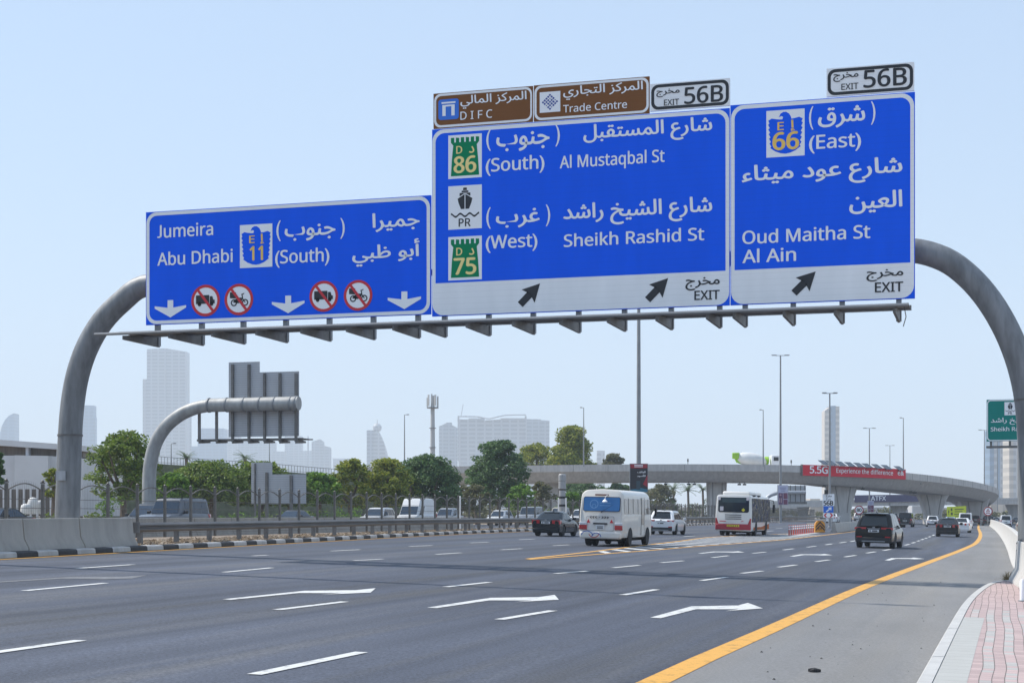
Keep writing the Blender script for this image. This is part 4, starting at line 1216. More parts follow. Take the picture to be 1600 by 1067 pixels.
# ------------------------------------------------------------------ palms
def frond_set(mb, c, L, n, seed, droop=.55):
    rnd = random.Random(seed)
    for k in range(n):
        a = 2 * math.pi * k / n + rnd.uniform(-.15, .15); el = rnd.uniform(-.25, 1.15)
        d = Vector((math.cos(a), math.sin(a), 0)); pts = []
        for i in range(7):
            s = i / 6 * L; pts.append(Vector(c) + d * (s * math.cos(el * (1 - i * .04))) + Vector((0, 0, s * math.sin(el) - droop * (i / 6) ** 2 * L * .55)))
        side = d.cross(Vector((0, 0, 1)))
        for i in range(6):
            for f in (0.0, .33, .66):
                p = pts[i].lerp(pts[i + 1], f); q = (pts[i + 1] - pts[i]).normalized(); w = L * .17 * (1 - .55 * i / 6)
                for sg in (-1, 1):
                    tip = p + side * sg * w + q * w * .7 - Vector((0, 0, w * .35))
                    mb.add([p, p + q * L * .035, tip], [(0, 1, 2)])
def palm(label, px, ybase, ytop, Y, wpx, seed, base=None):
    c = W(px, ytop, Y); gb = W(px, ybase, Y).z if base is None else base
    t = thing('palm_tree', label, 'palm tree', (c.x, c.y, gb), group='date palms')
    L = wpx / F * Y * .55; hz_ = c.z - L * .45
    mb = MB(); frond_set(mb, (c.x, c.y, hz_), L, 26, seed); mb.build('crown', LEAF['palm'], t, fix=False)
    mb = MB(); mb.tube([(c.x, c.y, gb - .1), (c.x + .1, c.y, (gb + hz_) / 2), (c.x, c.y, hz_)], [.30, .24, .22], 8); mb.build('trunk', M_BARK, t)
palm('date palm beside the lamp on the ramp, smaller of the ramp pair', 291, 745, 706, 215, 38, 41)
palm('date palm behind the roadside sign seen from behind on the ramp', 383, 752, 705, 215, 40, 42)
for i, (p, yt, w_p, Yd, lb) in enumerate([(1075, 757, 36, 330, 'date palm under the viaduct, between the minibus and the bus'), (1098, 756, 34, 335, 'date palm just beside the grey viaduct pier behind the bus'),
                                        (1012, 758, 34, 340, 'date palm under the viaduct just right of the red poster'), (1052, 754, 38, 350, 'date palm under the viaduct with a bare tall trunk')]):
    palm(lb, p, 806, yt, Yd, w_p, 50 + i, base=.7)

# ------------------------------------------------------------------ curved viaduct
VN = [(560, 730, 262), (700, 728.5, 262), (820, 727, 262), (950, 725.5, 262), (1100, 725, 262), (1250, 727, 262), (1330, 731.5, 264), (1400, 737, 270), (1460, 743, 279), (1505, 749.5, 291), (1538, 756, 306), (1556, 762, 325), (1561, 767, 348), (1557, 772, 375)]
vp = [W(*q) for q in VN]
VC = cr(vp)
VSEC = [(0, 0), (0, -1.12), (.12, -1.2), (.75, -2.05), (1.7, -2.85), (9.0, -2.85), (10.1, -2.0), (10.85, -1.2), (11, -1.1), (11, 0), (10.72, 0), (10.72, -.95), (.28, -.95), (.28, 0)]
def along(px):
    """point on the outer parapet edge at image column px"""
    best = None
    for a, b in zip(VC, VC[1:]):
        ca = 800 + F * (a.x * CT + a.y * ST) / depth(a.x, a.y); cb = 800 + F * (b.x * CT + b.y * ST) / depth(b.x, b.y)
        if (ca - px) * (cb - px) <= 0 and abs(cb - ca) > 1e-6:
            return a.lerp(b, (px - ca) / (cb - ca))
def vnorm(i):
    d = VC[min(i + 1, len(VC) - 1)] - VC[max(i - 1, 0)]; d.z = 0; d.normalize(); return Vector((-d.y, d.x, 0))
tv = thing('viaduct', 'curved concrete viaduct crossing over the road on flared piers', 'bridge', (vp[4].x, vp[4].y, 0))
mb = MB(); mb.loft([[VC[i] + vnorm(i) * u + Vector((0, 0, z)) for u, z in VSEC] for i in range(len(VC))], 0, True, True, True)
mb.build('deck', M_CONC_V, tv, sharp=28)
mb = MB()                                   # joints between parapet panels, thin raised strips
for i in range(1, len(VC) - 1, 2):
    n_ = vnorm(i); d_ = Vector((n_.y, -n_.x, 0)); c = VC[i] - n_ * .012
    mb.box((c.x, c.y, c.z - .55), (.05, .03, 1.08), rz=math.atan2(d_.y, d_.x))
mb.build('parapet_joint', mat('dark joint', (0.16, 0.155, 0.15), .8), tv)
def pier(px, ytop, Y, w_top, w_neck, zneck, thick=2.2):
    c = W(px, ytop, Y); c = c + Vector((-ST, CT, 0)) * 5.3 if False else c
    ax = Vector((CT, ST, 0)); ay = Vector((-ST, CT, 0)); c0 = c + ay * 5.3
    zt = c.z; mb = MB()
    prof_ = [(w_neck / 2 * 1.02, -.2), (w_neck / 2, zneck), (w_neck / 2 + (w_top - w_neck) * .14, zneck + (zt - zneck) * .35), (w_neck / 2 + (w_top - w_neck) * .33, zneck + (zt - zneck) * .7), (w_top / 2, zt - .25), (w_top / 2, zt)]
    rings = []
    for w, z in prof_:
        b = .28
        rr = [(-w + b, -thick / 2), (w - b, -thick / 2), (w, -thick / 2 + b), (w, thick / 2 - b), (w - b, thick / 2), (-w + b, thick / 2), (-w, thick / 2 - b), (-w, -thick / 2 + b)]
        rings.append([c0 + ax * u + ay * v + Vector((0, 0, z - c0.z)) for u, v in rr])
    mb.loft(rings, 0, True, False, True); mb.build('pier', M_CONC_V, tv)
    mb = MB()
    for sg in (-1, 1):
        pts = [c0 + ax * (sg * (w * .5)) - ay * (thick / 2 + .02) + Vector((0, 0, z - c0.z)) for w, z in prof_[1:]]
        for a, b in zip(pts, pts[1:]): mb.bar(a, b, .16, .05)
    mb.build('pier_groove', mat('pier groove', (.27, .255, .24), .9), tv)
pier(1126, 751, 262, 3.2, 2.9, 2.0, 2.4)
pier(866, 752, 262, 3.2, 2.9, 2.0, 2.4)
pier(1325, 758, 264, 5.0, 2.7, 2.3, 2.6)
pier(1469, 771, 285, 5.4, 2.9, 2.0, 2.6)
pier(1532, 778, 318, 6.0, 4.2, 1.5, 3.4)
mb = None
for px in (1042, 1078, 1087, 1158, 1166, 1291, 1352, 1428, 1434):
    p_ = along(px) + Vector((-ST, CT, 0)) * 1.9 - Vector((0, 0, 3.1)); mb = MB(); mb.box(p_ + Vector((0, 0, .1)), (.08, .08, .35)); mb.box(p_ - Vector((0, .1, .1)), (.45, .6, .25), rz=.4); mb.build('floodlight', M_BLACK, tv)
for px in (980, 1215, 1440):
    p_ = along(px) - Vector((-ST, CT, 0)) * .02; mb = MB(); mb.tube([p_ + Vector((-ST, CT, 0)) * .6 - Vector((0, 0, 1.15)), p_ + Vector((-ST, CT, 0)) * .5 - Vector((0, 0, 1.7))], .09, 8); mb.build('drain_pipe', M_STEEL_M, tv)
# ------------------------------------------------------------------ banner with solar panels on the parapet
A, B = along(1253), along(1414)
dA = (B - A).normalized(); dn = Vector((dA.y, -dA.x, 0)).normalized()
A2 = A + dn * .9; B2_ = B + dn * .9
za, zb_ = W(1253, 725.5, depth(A2.x, A2.y)).z, W(1253, 742.5, depth(A2.x, A2.y)).z
zc, zd = W(1414, 733, depth(B2_.x, B2_.y)).z, W(1414, 748.7, depth(B2_.x, B2_.y)).z
t = thing('banner', 'red advertising banner reading 5.5G Experience the difference on the viaduct parapet', 'banner', (A2.x, A2.y, zb_))
def bf(u, v, d=0.0):
    lo = zb_ + (zd - zb_) * u; hi = za + (zc - za) * u
    p = along(1253 + 161 * min(1, max(0, u))) + dn * .2 + dA * (min(0, u) + max(0, u - 1)) * 17; return (p.x + dn.x * d, p.y + dn.y * d, lo + (hi - lo) * v)
mb = MB()
for k in range(16): mb.prism([(k / 16, 0), ((k + 1) / 16, 0), ((k + 1) / 16, 1), (k / 16, 1)], bf, -.15, 0.0)
mb
mb.build('panel', mat('red banner vinyl', (0.68, 0.025, 0.05), .6, spec=.2, noise=.06, nscale=.4), t)
mb = MB(); mb.prism([(-.012, -.02), (0, -.02), (0, 1.02), (-.012, 1.02)], bf, -.3, .03); mb.build('side_frame', M_STEEL_D, t)
mb = MB(); f = lambda u, v: bf(u, v, .05)
put_text(mb, '5.5G', f, (.066, .243, .24, .90), bold=.035)
put_text(mb, 'Experience the difference', f, (.325, .875, .22, .80), bold=.012)
mb.build('lettering', M_SLET, t, fix=False)
mb = MB(); put_text(mb, 'e&', f, (.92, .98, .38, .82), bold=.03)
put_text(mb, 'etisalat', f, (.922, .975, .20, .29), bold=.02) if False else None
mb.build('emblem', M_SLET, t, fix=False)
M_SOLAR = mat('solar panel', (0.03, 0.04, 0.055), .25, noise=.3, nscale=8)
for i, px in enumerate([1286, 1298, 1313, 1327, 1341, 1354, 1369, 1384, 1404]):
    p = along(px) + dn * .2; p.z += .25
    mb = MB(); ang = math.atan2(dA.y, dA.x)
    mb.box((0, 0, .38), (1.25, 1.7, .05), tilt=R(26)); mb.bar((-.4, -.3, -.15), (-.4, -.3, .22), .06, .06); mb.bar((.4, -.3, -.15), (.4, -.3, .22), .06, .06); mb.bar((0, .5, -.15), (0, .5, .55), .06, .06)
    o = mb.build('solar_panel', M_SOLAR); o.location = p; o.rotation_euler = (0, 0, ang)
    tag(o, 'dark tilted solar panel standing above the red banner', 'solar panel', 'solar panels above the red banner')

# ------------------------------------------------------------------ second, lower bridge with the dark banner
Y2 = 430
t2 = thing('bridge', 'straight grey bridge further back, seen beneath the curved viaduct', 'bridge', tuple(W(1405, 805, Y2)))
def b2(px, py, d=0.0, Y=Y2):
    return W(px, py, Y + d)
mb = MB()
p_ = [(1140, 793.5), (1640, 786.5), (1640, 780.0), (1140, 786.5)]
fr = [W(a, b, Y2) for a, b in p_]; bk = [W(a, b, Y2) + Vector((-ST, CT, 0)) * 12 for a, b in p_]
mb.add(fr + bk, [(0, 1, 2, 3), (7, 6, 5, 4), (0, 4, 5, 1), (1, 5, 6, 2), (2, 6, 7, 3), (3, 7, 4, 0)])
mb.build('deck', M_CONC_V, t2)
mb = MB()
p_ = [(1140, 786.6), (1640, 780.1), (1640, 776.8), (1140, 783.2)]
fr = [W(a, b, Y2 - .1) for a, b in p_]; bk = [W(a, b, Y2 + .25) for a, b in p_]
mb.add(fr + bk, [(0, 1, 2, 3), (7, 6, 5, 4), (0, 4, 5, 1), (1, 5, 6, 2), (2, 6, 7, 3), (3, 7, 4, 0)])
mb.build('parapet', M_CONC_W, t2)
for px, w in ((1405, 4.2), (1190, 3.0), (1255, 3.0), (1583, 3.4)):
    q = W(px, 788, Y2 + 6); mb = MB(); zt = q.z
    mb.loft([[(q.x + u * w * k * .5, q.y + v, z) for u, v in ((-1, -1.2), (1, -1.2), (1, 1.2), (-1, 1.2))] for k, z in ((.8, -.2), (.8, 3.0), (1.25, zt))], 0, True, False); mb.build('pier', M_CONC_V, t2)
tb = thing('banner', 'long dark purple banner reading ATFX on the further bridge', 'banner', tuple(W(1390, 784, Y2)))
Yb = Y2 - .6
def bfn(u, v, d=0.0): return tuple(W(1335 + 112 * u, 784.6 - 1.3 * u - 11.2 * v, Yb - d))
mb = MB(); mb.add([bfn(0, 0), bfn(1, 0), bfn(1, 1), bfn(0, 1), bfn(0, 0, -.3), bfn(1, 0, -.3), bfn(1, 1, -.3), bfn(0, 1, -.3)], [(0, 1, 2, 3), (7, 6, 5, 4), (0, 4, 5, 1), (1, 5, 6, 2), (2, 6, 7, 3), (3, 7, 4, 0)])
mb.build('panel', mat('dark purple banner', (0.055, 0.045, 0.115), .5), tb)
mb = MB(); put_text(mb, 'ATFX', lambda u, v: bfn(u, v, .05), (.23, .44, .22, .84), bold=.012); mb.build('lettering', M_SLET, tb, fix=False)

# ------------------------------------------------------------------ ramp on an embankment behind the trees
t = thing('ramp_wall', 'planted ramp wall with a metal railing behind the trees', 'wall', tuple(W(400, 805, 222)))
mb = MB(); tp = [(150, 716), (262, 725.5), (400, 733), (527, 743.5), (640, 752)]
fr = [W(a, b, 222 + (a - 400) * .06) for a, b in tp]
for a, b in zip(fr, fr[1:]):
    q = Vector((-ST, CT, 0)) * 9
    mb.add([a, b, b + q, a + q, (a.x, a.y, .5), (b.x, b.y, .5)], [(0, 1, 2, 3), (0, 4, 5, 1)])
mb.build('wall', mat('dull planted wall', (0.105, 0.125, 0.07), .95, noise=.4, nscale=1.2, bump=.6, bscale=5), t)
mb = MB()
for a, b in zip(fr, fr[1:]):
    mb.bar(a + Vector((0, 0, .95)), b + Vector((0, 0, .95)), .07, .07); mb.bar(a + Vector((0, 0, .2)), b + Vector((0, 0, .2)), .05, .05)
    n = int((b - a).length / .45)
    for k in range(n):
        p = a.lerp(b, k / n); mb.bar(p + Vector((0, 0, -.05)), p + Vector((0, 0, .95)), .05, .05)
mb.build('railing', M_STEEL_M, t)
# ------------------------------------------------------------------ vehicles
def paint(name, col, rough=.28, coat=.5, metal=0.0, spec=None):
    return mat('car paint ' + name, col, rough, metal=metal, coat=coat, spec=spec, noise=.03, nscale=2)
C_BLACK = paint('black', (0.004, 0.005, 0.006), .22, .22, 0, .25); C_NAVY = paint('blue black', (0.006, 0.011, 0.017), .22, .25, 0, .3); C_WHITE = paint('white', (0.72, 0.72, 0.72), .35)
C_GREY = paint('dark grey', (0.03, 0.034, 0.042), .3, .3); C_SILVER = paint('silver', (0.42, 0.43, 0.45), .3, .5, .4); C_RED = paint('dark red', (0.10, 0.012, 0.018))
C_BEIGE = paint('beige', (0.44, 0.38, 0.30), .35); C_CREAM = paint('cream', (0.66, 0.60, 0.50), .4); C_BLUE = paint('pale blue', (0.33, 0.42, 0.55), .3); C_BROWN = paint('grey brown', (0.022, 0.02, 0.02), .3, .2, 0, .25)
M_GLASS = glass_mat('dark car glass', (0.018, 0.024, 0.03)); M_GLASS_B = glass_mat('blue tinted car glass', (0.035, 0.055, 0.085))
M_TYRE = mat('tyre rubber', (0.02, 0.02, 0.021), .8); M_RIM = mat('alloy rim', (0.28, 0.28, 0.29), .35, metal=.7); M_TRIM = mat('black plastic trim', (0.018, 0.018, 0.02), .55)
M_TAIL = mat('red tail lamp', (0.42, 0.012, 0.02), .15, coat=.6); M_LAMP = mat('clear lamp', (0.62, 0.63, 0.65), .15, coat=.6); M_PLATE = mat('white number plate', (0.7, 0.7, 0.7), .4)
M_UNDER = mat('dark underbody', (0.012, 0.012, 0.013), .9)
def ipl(pl, y):
    if y <= pl[0][0]: return pl[0][1]
    for (a, b), (c, d) in zip(pl, pl[1:]):
        if y <= c:
            t_ = (y - a) / (c - a) if c > a else 1
            t_ = t_ * t_ * (3 - 2 * t_)
            return b + (d - b) * t_
    return pl[-1][1]
def wheel_mesh(r, w):
    a = MB(); a.lathe([(r * .62, -w / 2), (r * .93, -w / 2), (r, -w / 2 + .035), (r, w / 2 - .035), (r * .93, w / 2), (r * .62, w / 2)], (0, 0, 0), 22, axis='X')
    b = MB(); b.lathe([(r * .64, -w / 2 + .02), (r * .62, w * .36), (r * .5, w * .40), (r * .16, w * .30), (r * .12, w * .42), (0.001, w * .42)], (0, 0, 0), 20, axis='X')
    b2 = MB()
    for k in range(7):
        th = 2 * math.pi * k / 7
        b2.bar((w * .43, math.cos(th) * r * .12, math.sin(th) * r * .12), (w * .43, math.cos(th) * r * .56, math.sin(th) * r * .56), .03, r * .14)
    b.v += [] ; o = len(b.v); b.v += b2.v; b.f += [[i + o for i in f] for f in b2.f]; b.m += [0] * len(b2.f); b.sm += [False] * len(b2.f)
    return a, b
def add_wheels(t, W_, yr, yf, r, w=.23, rim=None, dual=False):
    proto = None
    a, b = wheel_mesh(r, w)
    for sx in (-1, 1):
        for y in (yr, yf):
            x = sx * (W_ / 2 - w / 2 - .015)
            if proto is None:
                ty = a.build('wheel', M_TYRE, t, origin=(0, 0, 0)); ri = b.build('rim', rim or M_RIM, ty, origin=(0, 0, 0)); proto = (ty, ri); q = ty
            else:
                q = proto[0].copy(); COL.objects.link(q); q.parent = t
                e = proto[1].copy(); COL.objects.link(e); e.parent = q
            q.location = (x, y, r); q.rotation_euler = (0, 0, 0 if sx > 0 else math.pi)
STY = {
    # L, W, H, belt profile [(y,z)], greenhouse rear base, front base, rear roof, front roof, wheel r, wheel positions, ground clearance
    'sedan': dict(L=4.55, W=1.76, H=1.44, top=[(-2.28, .93), (-2.1, 1.02), (-1.5, 1.0), (-.6, .95), (.9, .96), (1.5, .88), (2.0, .76), (2.28, .62)], g=(-1.62, .98, -.85, .18), r=.325, wy=(-1.32, 1.36), zb=.20, rw=.70, tail=(.38, .87, .72, .95), plate=.80),
    'suv': dict(L=4.85, W=1.93, H=1.74, top=[(-2.42, 1.00), (-2.25, 1.08), (-1.0, 1.06), (.9, 1.05), (1.6, 1.0), (2.15, .90), (2.42, .70)], g=(-2.34, 1.22, -1.86, .35), r=.385, wy=(-1.42, 1.44), zb=.27, rw=.74, tail=(.38, .93, .93, 1.04), plate=.87),
    'compact': dict(L=4.5, W=1.84, H=1.62, top=[(-2.25, .96), (-2.1, 1.04), (-1.0, 1.02), (.8, 1.0), (1.4, .95), (2.0, .85), (2.25, .66)], g=(-2.12, 1.12, -1.62, .25), r=.36, wy=(-1.30, 1.36), zb=.24, rw=.73, tail=(.44, .88, .88, 1.0), plate=.78),
    'boxy': dict(L=4.8, W=1.95, H=1.92, top=[(-2.38, 1.08), (-2.2, 1.16), (0, 1.15), (1.0, 1.13), (1.9, 1.08), (2.3, .98), (2.4, .8)], g=(-2.34, 1.05, -2.20, .58), r=.40, wy=(-1.42, 1.45), zb=.32, rw=.80, tail=(.68, .92, .80, 1.12), plate=.82),
    'van': dict(L=5.0, W=1.9, H=2.05, top=[(-2.48, 1.10), (-2.3, 1.18), (0, 1.16), (1.7, 1.12), (2.2, 1.0), (2.48, .75)], g=(-2.46, 2.15, -2.36, 1.35), r=.35, wy=(-1.5, 1.6), zb=.24, rw=.84, tail=(.72, .92, .72, 1.08), plate=.70),
    'pickup': dict(L=5.2, W=1.9, H=1.8, top=[(-2.6, 1.0), (-2.4, 1.04), (.0, 1.06), (1.2, 1.06), (2.2, .98), (2.6, .75)], g=(-.75, 1.25, -.62, .50), r=.39, wy=(-1.55, 1.6), zb=.32, rw=.78, tail=(.74, .93, .72, 1.0), plate=.66),
    'tallvan': dict(L=6.0, W=2.02, H=2.65, top=[(-2.98, 1.15), (-2.8, 1.25), (1.2, 1.22), (1.9, 1.15), (2.7, 1.0), (2.98, .72)], g=(-2.96, 2.1, -2.9, .95), r=.36, wy=(-1.8, 1.9), zb=.28, rw=.88, tail=(.80, .96, .8, 1.3), plate=.7),
}
def make_car(name, label, cat, style, col, scale=1.0, group=None, glass=None, detail=True, rack=False, colour2=None):
    s = STY[style]; t = thing(name, label, cat, group=group, local=True)
    L, W_, H = s['L'], s['W'], s['H']; hw = W_ / 2; zb = s['zb']; glass = glass or M_GLASS
    yr0, yf0 = s['wy']; ra = s['r'] + .065
    ys = sorted(set([-L / 2, -L / 2 + .035, -L / 2 + .12, -L / 2 + .3, L / 2 - .3, L / 2 - .12, L / 2 - .035, L / 2, 0.0] + [c + ra * math.cos(k * math.pi / 10) for c in (yr0, yf0) for k in range(11)] + [c + sg * (ra + .02) for c in (yr0, yf0) for sg in (-1, 1)] + [p[0] for p in s['top']]))
    ys = [y for y in ys if -L / 2 <= y <= L / 2]
    rings = []
    for y in ys:
        e = abs(y) / (L / 2)
        sc = 1 - .05 * max(0, (e - .55) / .45) ** 2 - (.05 if e > .999 else .02 if e > .98 else 0)
        w = hw * sc; zt = ipl(s['top'], y); z0 = zb
        if e > .999: zt -= .03; z0 += .05
        for c in (yr0, yf0):
            d = abs(y - c)
            if d < ra - 1e-6: z0 = max(z0, s['r'] + math.sqrt(ra * ra - d * d) - .02)
        zm = max(z0 + .03, .52 * zt + .06); zs = max(zm + .02, zt - .10)
        half = [(w * .0, z0), (w * .90, z0), (w * .975, min(z0 + .07, zm - .01)), (w, zm), (w * .985, zs), (w * .93, zt - .015), (w * .86, zt + .01), (0, zt + .025)]
        rings.append([(x, y, z) for x, z in half] + [(-x, y, z) for x, z in half[-2:0:-1]])
    mb = MB(); mb.loft(rings, 0, True, True, True)
    # greenhouse
    b0, b1, r0, r1 = s['g']; zr = H; rw = s['rw'] * hw; zc = ipl(s['top'], (b0 + b1) / 2); bw = hw * .93
    zb0, zb1 = ipl(s['top'], b0) - .01, ipl(s['top'], b1) - .01
    def gh(k, y_b, y_r, wb, wr):    # k from 0 (belt) to 1 (roof)
        return wb + (wr - wb) * k
    lev = []
    for k, cr_ in ((0, 0), (.5, .0), (.88, .0), (.975, .03), (1.0, .12)):
        kk = min(k, 1.0); w = bw + (rw - bw) * (kk ** 1.05) - cr_ * .9
        ya = b0 + (r0 - b0) * kk + cr_ * .8; yb = b1 + (r1 - b1) * kk - cr_ * .8
        za = zb0 + (zr - zb0) * kk; zz = zb1 + (zr - zb1) * kk
        cut = .10
        P = []
        for (x, y, z) in ((w - cut, ya, za), (w, ya + cut, za), (w, (ya + yb) / 2, (za + zz) / 2 + (.035 if k > .9 else 0)), (w, yb - cut * 2, zz), (w - cut, yb, zz)):
            P.append((x, y, z))
        P = P + [(0, yb + .02, zz + (.02 if k > .97 else 0))] + [(-x, y, z) for x, y, z in reversed(P)] + [(0, ya - .02, za + (.02 if k > .97 else 0))]
        lev.append(P)
    mb.loft(lev, 0, True, True, True)
    mb.build('body', col, t, origin=(0, 0, 0), sharp=32)
    # glass
    e = .012
    def quad_on(a0, a1, c0, c1, u0, u1, v0, v1, off):
        """bilinear patch: a0-a1 bottom edge, c0-c1 top edge"""
        f = lambda u, v: (Vector(a0).lerp(Vector(a1), u)).lerp(Vector(c0).lerp(Vector(c1), u), v) + off
        n = 6; P = [f(u0 + (u1 - u0) * i / n, v0) for i in range(n + 1)] + [f(u1 + (u0 - u1) * i / n, v1) for i in range(n + 1)]
        return P
    kt = .86
    w1 = bw + (rw - bw) * kt; yA = b0 + (r0 - b0) * kt; zA = zb0 + (zr - zb0) * kt; yB = b1 + (r1 - b1) * kt; zB = zb1 + (zr - zb1) * kt
    mb = MB(); off = Vector((0, -.028, .006))
    if style != 'tallvan':
        mb.poly(quad_on((-bw + .16, b0, zb0), (bw - .16, b0, zb0), (-w1 + .16, yA, zA), (w1 - .16, yA, zA), .03, .97, .12, .97, off))
        mb.build('rear_window', glass, t, origin=(0, 0, 0), fix=False)
    mb = MB(); off = Vector((0, .028, .006)); v_t = .62 if style == 'tallvan' else 1.0
    mb.poly(quad_on((-bw + .10, b1, zb1), (bw - .10, b1, zb1), (-w1 + .10, yB, zB), (w1 - .10, yB, zB), .02, .98, .06, v_t, off)[::-1])
    mb.build('windscreen', glass, t, origin=(0, 0, 0), fix=False)
    cuts = {'sedan': (.10, .50, .97), 'suv': (.04, .26, .60, .97), 'compact': (.06, .28, .60, .97), 'boxy': (.04, .30, .62, .97), 'van': (.03, .30, .70, .97), 'pickup': (.06, .48, .97), 'tallvan': (.72, .97)}[style]
    v_t = .62 if style == 'tallvan' else .98
    for sx in (-1, 1):
        for u0, u1 in zip(cuts, cuts[1:]):
            u0 += .012; u1 -= .012
            f = lambda u, v: Vector((sx * (bw + (w1 - bw) * v + e), (b0 + .1 + (b1 - b0 - .3) * u) * (1 - v) + (yA + .1 + (yB - yA - .3) * u) * v, (zb0 + (zb1 - zb0) * u) * (1 - v) + (zA + (zB - zA) * u) * v))
            mb = MB(); P = [f(u0, .10), f(u1, .10), f(u1, v_t), f(u0, v_t)]
            mb.poly(P if sx > 0 else P[::-1]); mb.build('side_window', glass, t, origin=(0, 0, 0), fix=False)
    add_wheels(t, W_ * .985, yr0, yf0, s['r'], .24)
    # lamps, plate, bumper, mirrors
    x0, x1, z0, z1 = s['tail']; yb = -L / 2
    for sx in (-1, 1):
        mb = MB()
        P = [(sx * x0 * 1.0, yb - .012, z0 + .03), (sx * x0, yb - .012, z1), (sx * x1 * .97, yb + .02, z1), (sx * x1 * .985, yb + .02, z0), (sx * x1, yb + .34, z1 + .0), (sx * x1 * 1.0, yb + .30, z0 + .06)]
        P = [(x * hw / .93 if abs(x) > .9 else x, y, z) for x, y, z in P]
        sh = [(x - sx * .05, y + .09, z) for x, y, z in P]
        k = len(P); mb.add(P + sh, [(0, 1, 2, 3), (3, 2, 4, 5), (6, 7, 8, 9), (9, 8, 10, 11), (0, 1, 7, 6), (1, 2, 8, 7), (2, 4, 10, 8), (4, 5, 11, 10), (5, 3, 9, 11), (3, 0, 6, 9)])
        mb.build('tail_light', M_TAIL, t, origin=(0, 0, 0))
        mb = MB(); zf = ipl(s['top'], L / 2 - .25) - .12
        mb.box((sx * hw * .70, L / 2 - .05, zf - .06), (hw * .38, .16, .13)); mb.build('headlight', M_LAMP, t, origin=(0, 0, 0), bevel=.03)
        mb = MB(); mb.box((sx * (hw + .09), b1 - .35, zb1 + .10), (.22, .12, .15)); mb.bar((sx * (hw - .06), b1 - .33, zb1 + .03), (sx * (hw + .06), b1 - .35, zb1 + .06), .05, .06)
        mb.build('mirror', col if style in ('sedan', 'compact') else M_TRIM, t, origin=(0, 0, 0), bevel=.03)
    mb = MB(); mb.box((0, yb + .02, s['zb'] + .15), (W_ * .86, .12, .24)); mb.build('bumper', M_TRIM if style != 'sedan' else col, t, origin=(0, 0, 0), bevel=.03)
    mb = MB(); mb.box((0, L / 2 - .03, .52), (W_ * .62, .1, .22)); mb.build('grille', M_TRIM, t, origin=(0, 0, 0), bevel=.02)
    mb = MB(); mb.box((0, yb - .015, s['plate']), (.52, .03, .13)); pl_ = mb.build('number_plate', M_PLATE, t, origin=(0, 0, 0))
    mb = MB(); mb.box((-.17, yb - .033, s['plate']), (.07, .006, .07)); mb.box((.06, yb - .033, s['plate']), (.26, .006, .065)); mb.build('plate_marks', M_BLACK, pl_, origin=(0, 0, 0))
    mb = MB(); mb.box((0, 0, zb + .07), (W_ * .80, L * .90, .12)); mb.build('underbody', M_UNDER, t, origin=(0, 0, 0))
    if detail and style != 'tallvan':
        mb = MB()
        for sx in ((-1, 1) if style != 'sedan' else ()): mb.box((sx * hw * .72, yb - .03, s['zb'] + .30), (.26, .03, .06))
        if style != 'sedan': mb.build('rear_reflector', M_TAIL, t, origin=(0, 0, 0))
        mb = MB(); mb.box((0, yb - .008, s['plate'] + .115), (.62, .03, .035)); mb.box((0, yb - .012, s['tail'][3] + .0), (.12, .02, .07)); mb.build('chrome_trim', M_RIM, t, origin=(0, 0, 0))
        mb = MB(); mb.box((0, yb + .015, s['zb'] + .08), (W_ * .6, .12, .07)); style == 'sedan' or mb.build('bumper_insert', M_STEEL_M, t, origin=(0, 0, 0), bevel=.02)
        if style != 'sedan':
            mb = MB(); mb.bar((0, b0 - .045, zb0 + .06), (.42, b0 + (r0 - b0) * .28 - .05, zb0 + .16), .03, .025); mb.build('rear_wiper', M_TRIM, t, origin=(0, 0, 0))
    if rack:
        for sx in (-1, 1):
            mb = MB(); mb.bar((sx * rw * .88, r0 + .25, H + .05), (sx * rw * .88, r1 - .1, H + .05), .035, .04); mb.bar((sx * rw * .88, r0 + .3, H - .03), (sx * rw * .88, r0 + .3, H + .05), .04, .08); mb.bar((sx * rw * .88, r1 - .15, H - .03), (sx * rw * .88, r1 - .15, H + .05), .04, .08)
            mb.build('roof_rail', M_TRIM, t, origin=(0, 0, 0))
    if detail:
        mb = MB(); mb.box((0, r0 - .06, H - .045), (rw * 1.5, .22, .03)); mb.build('spoiler', col if style != 'sedan' else M_TRIM, t, origin=(0, 0, 0), bevel=.01)
        mb = MB(); mb.tube([(0.05, -.6 + r0 + .9, H), (.05, -.9 + r0 + .9, H + .09)], .02, 6); mb.build('aerial', M_TRIM, t, origin=(0, 0, 0))
    if scale != 1.0: t.scale = (scale,) * 3
    return t
def tilt_for(x): return math.atan(SL) if -31 < x < 3 else 0.0
def put_car(t, px, py, head=0.0, z=None):
    """px, py: the middle of the tyres' contact at the end facing the camera"""
    q = Gd(px, py) if z is None else None
    if q is None:
        Y = (HC - z) * F / (py - HY); q = W(px, py, Y)
    return q
def place(t, px, py, head=0.0, style=None, z=None):
    q = put_car(t, px, py, head, z)
    L = STY[style]['L'] if style in STY else style
    d = Vector((math.sin(-head), math.cos(-head), 0)) * (L / 2 - .4) * t.scale[0]
    if abs(head) > 2: d = -d
    t.location = (q.x + d.x, q.y + d.y, gz(q.x + d.x) if z is None else z)
    t.rotation_euler = (0, -tilt_for(q.x) * -1 if abs(head) < 2 else 0, head)
def place_at(t, px, Y, ztop_px=None, head=math.pi, z=.775):
    q = W(px, 800, Y); t.location = (q.x, q.y, z); t.rotation_euler = (0, 0, head)

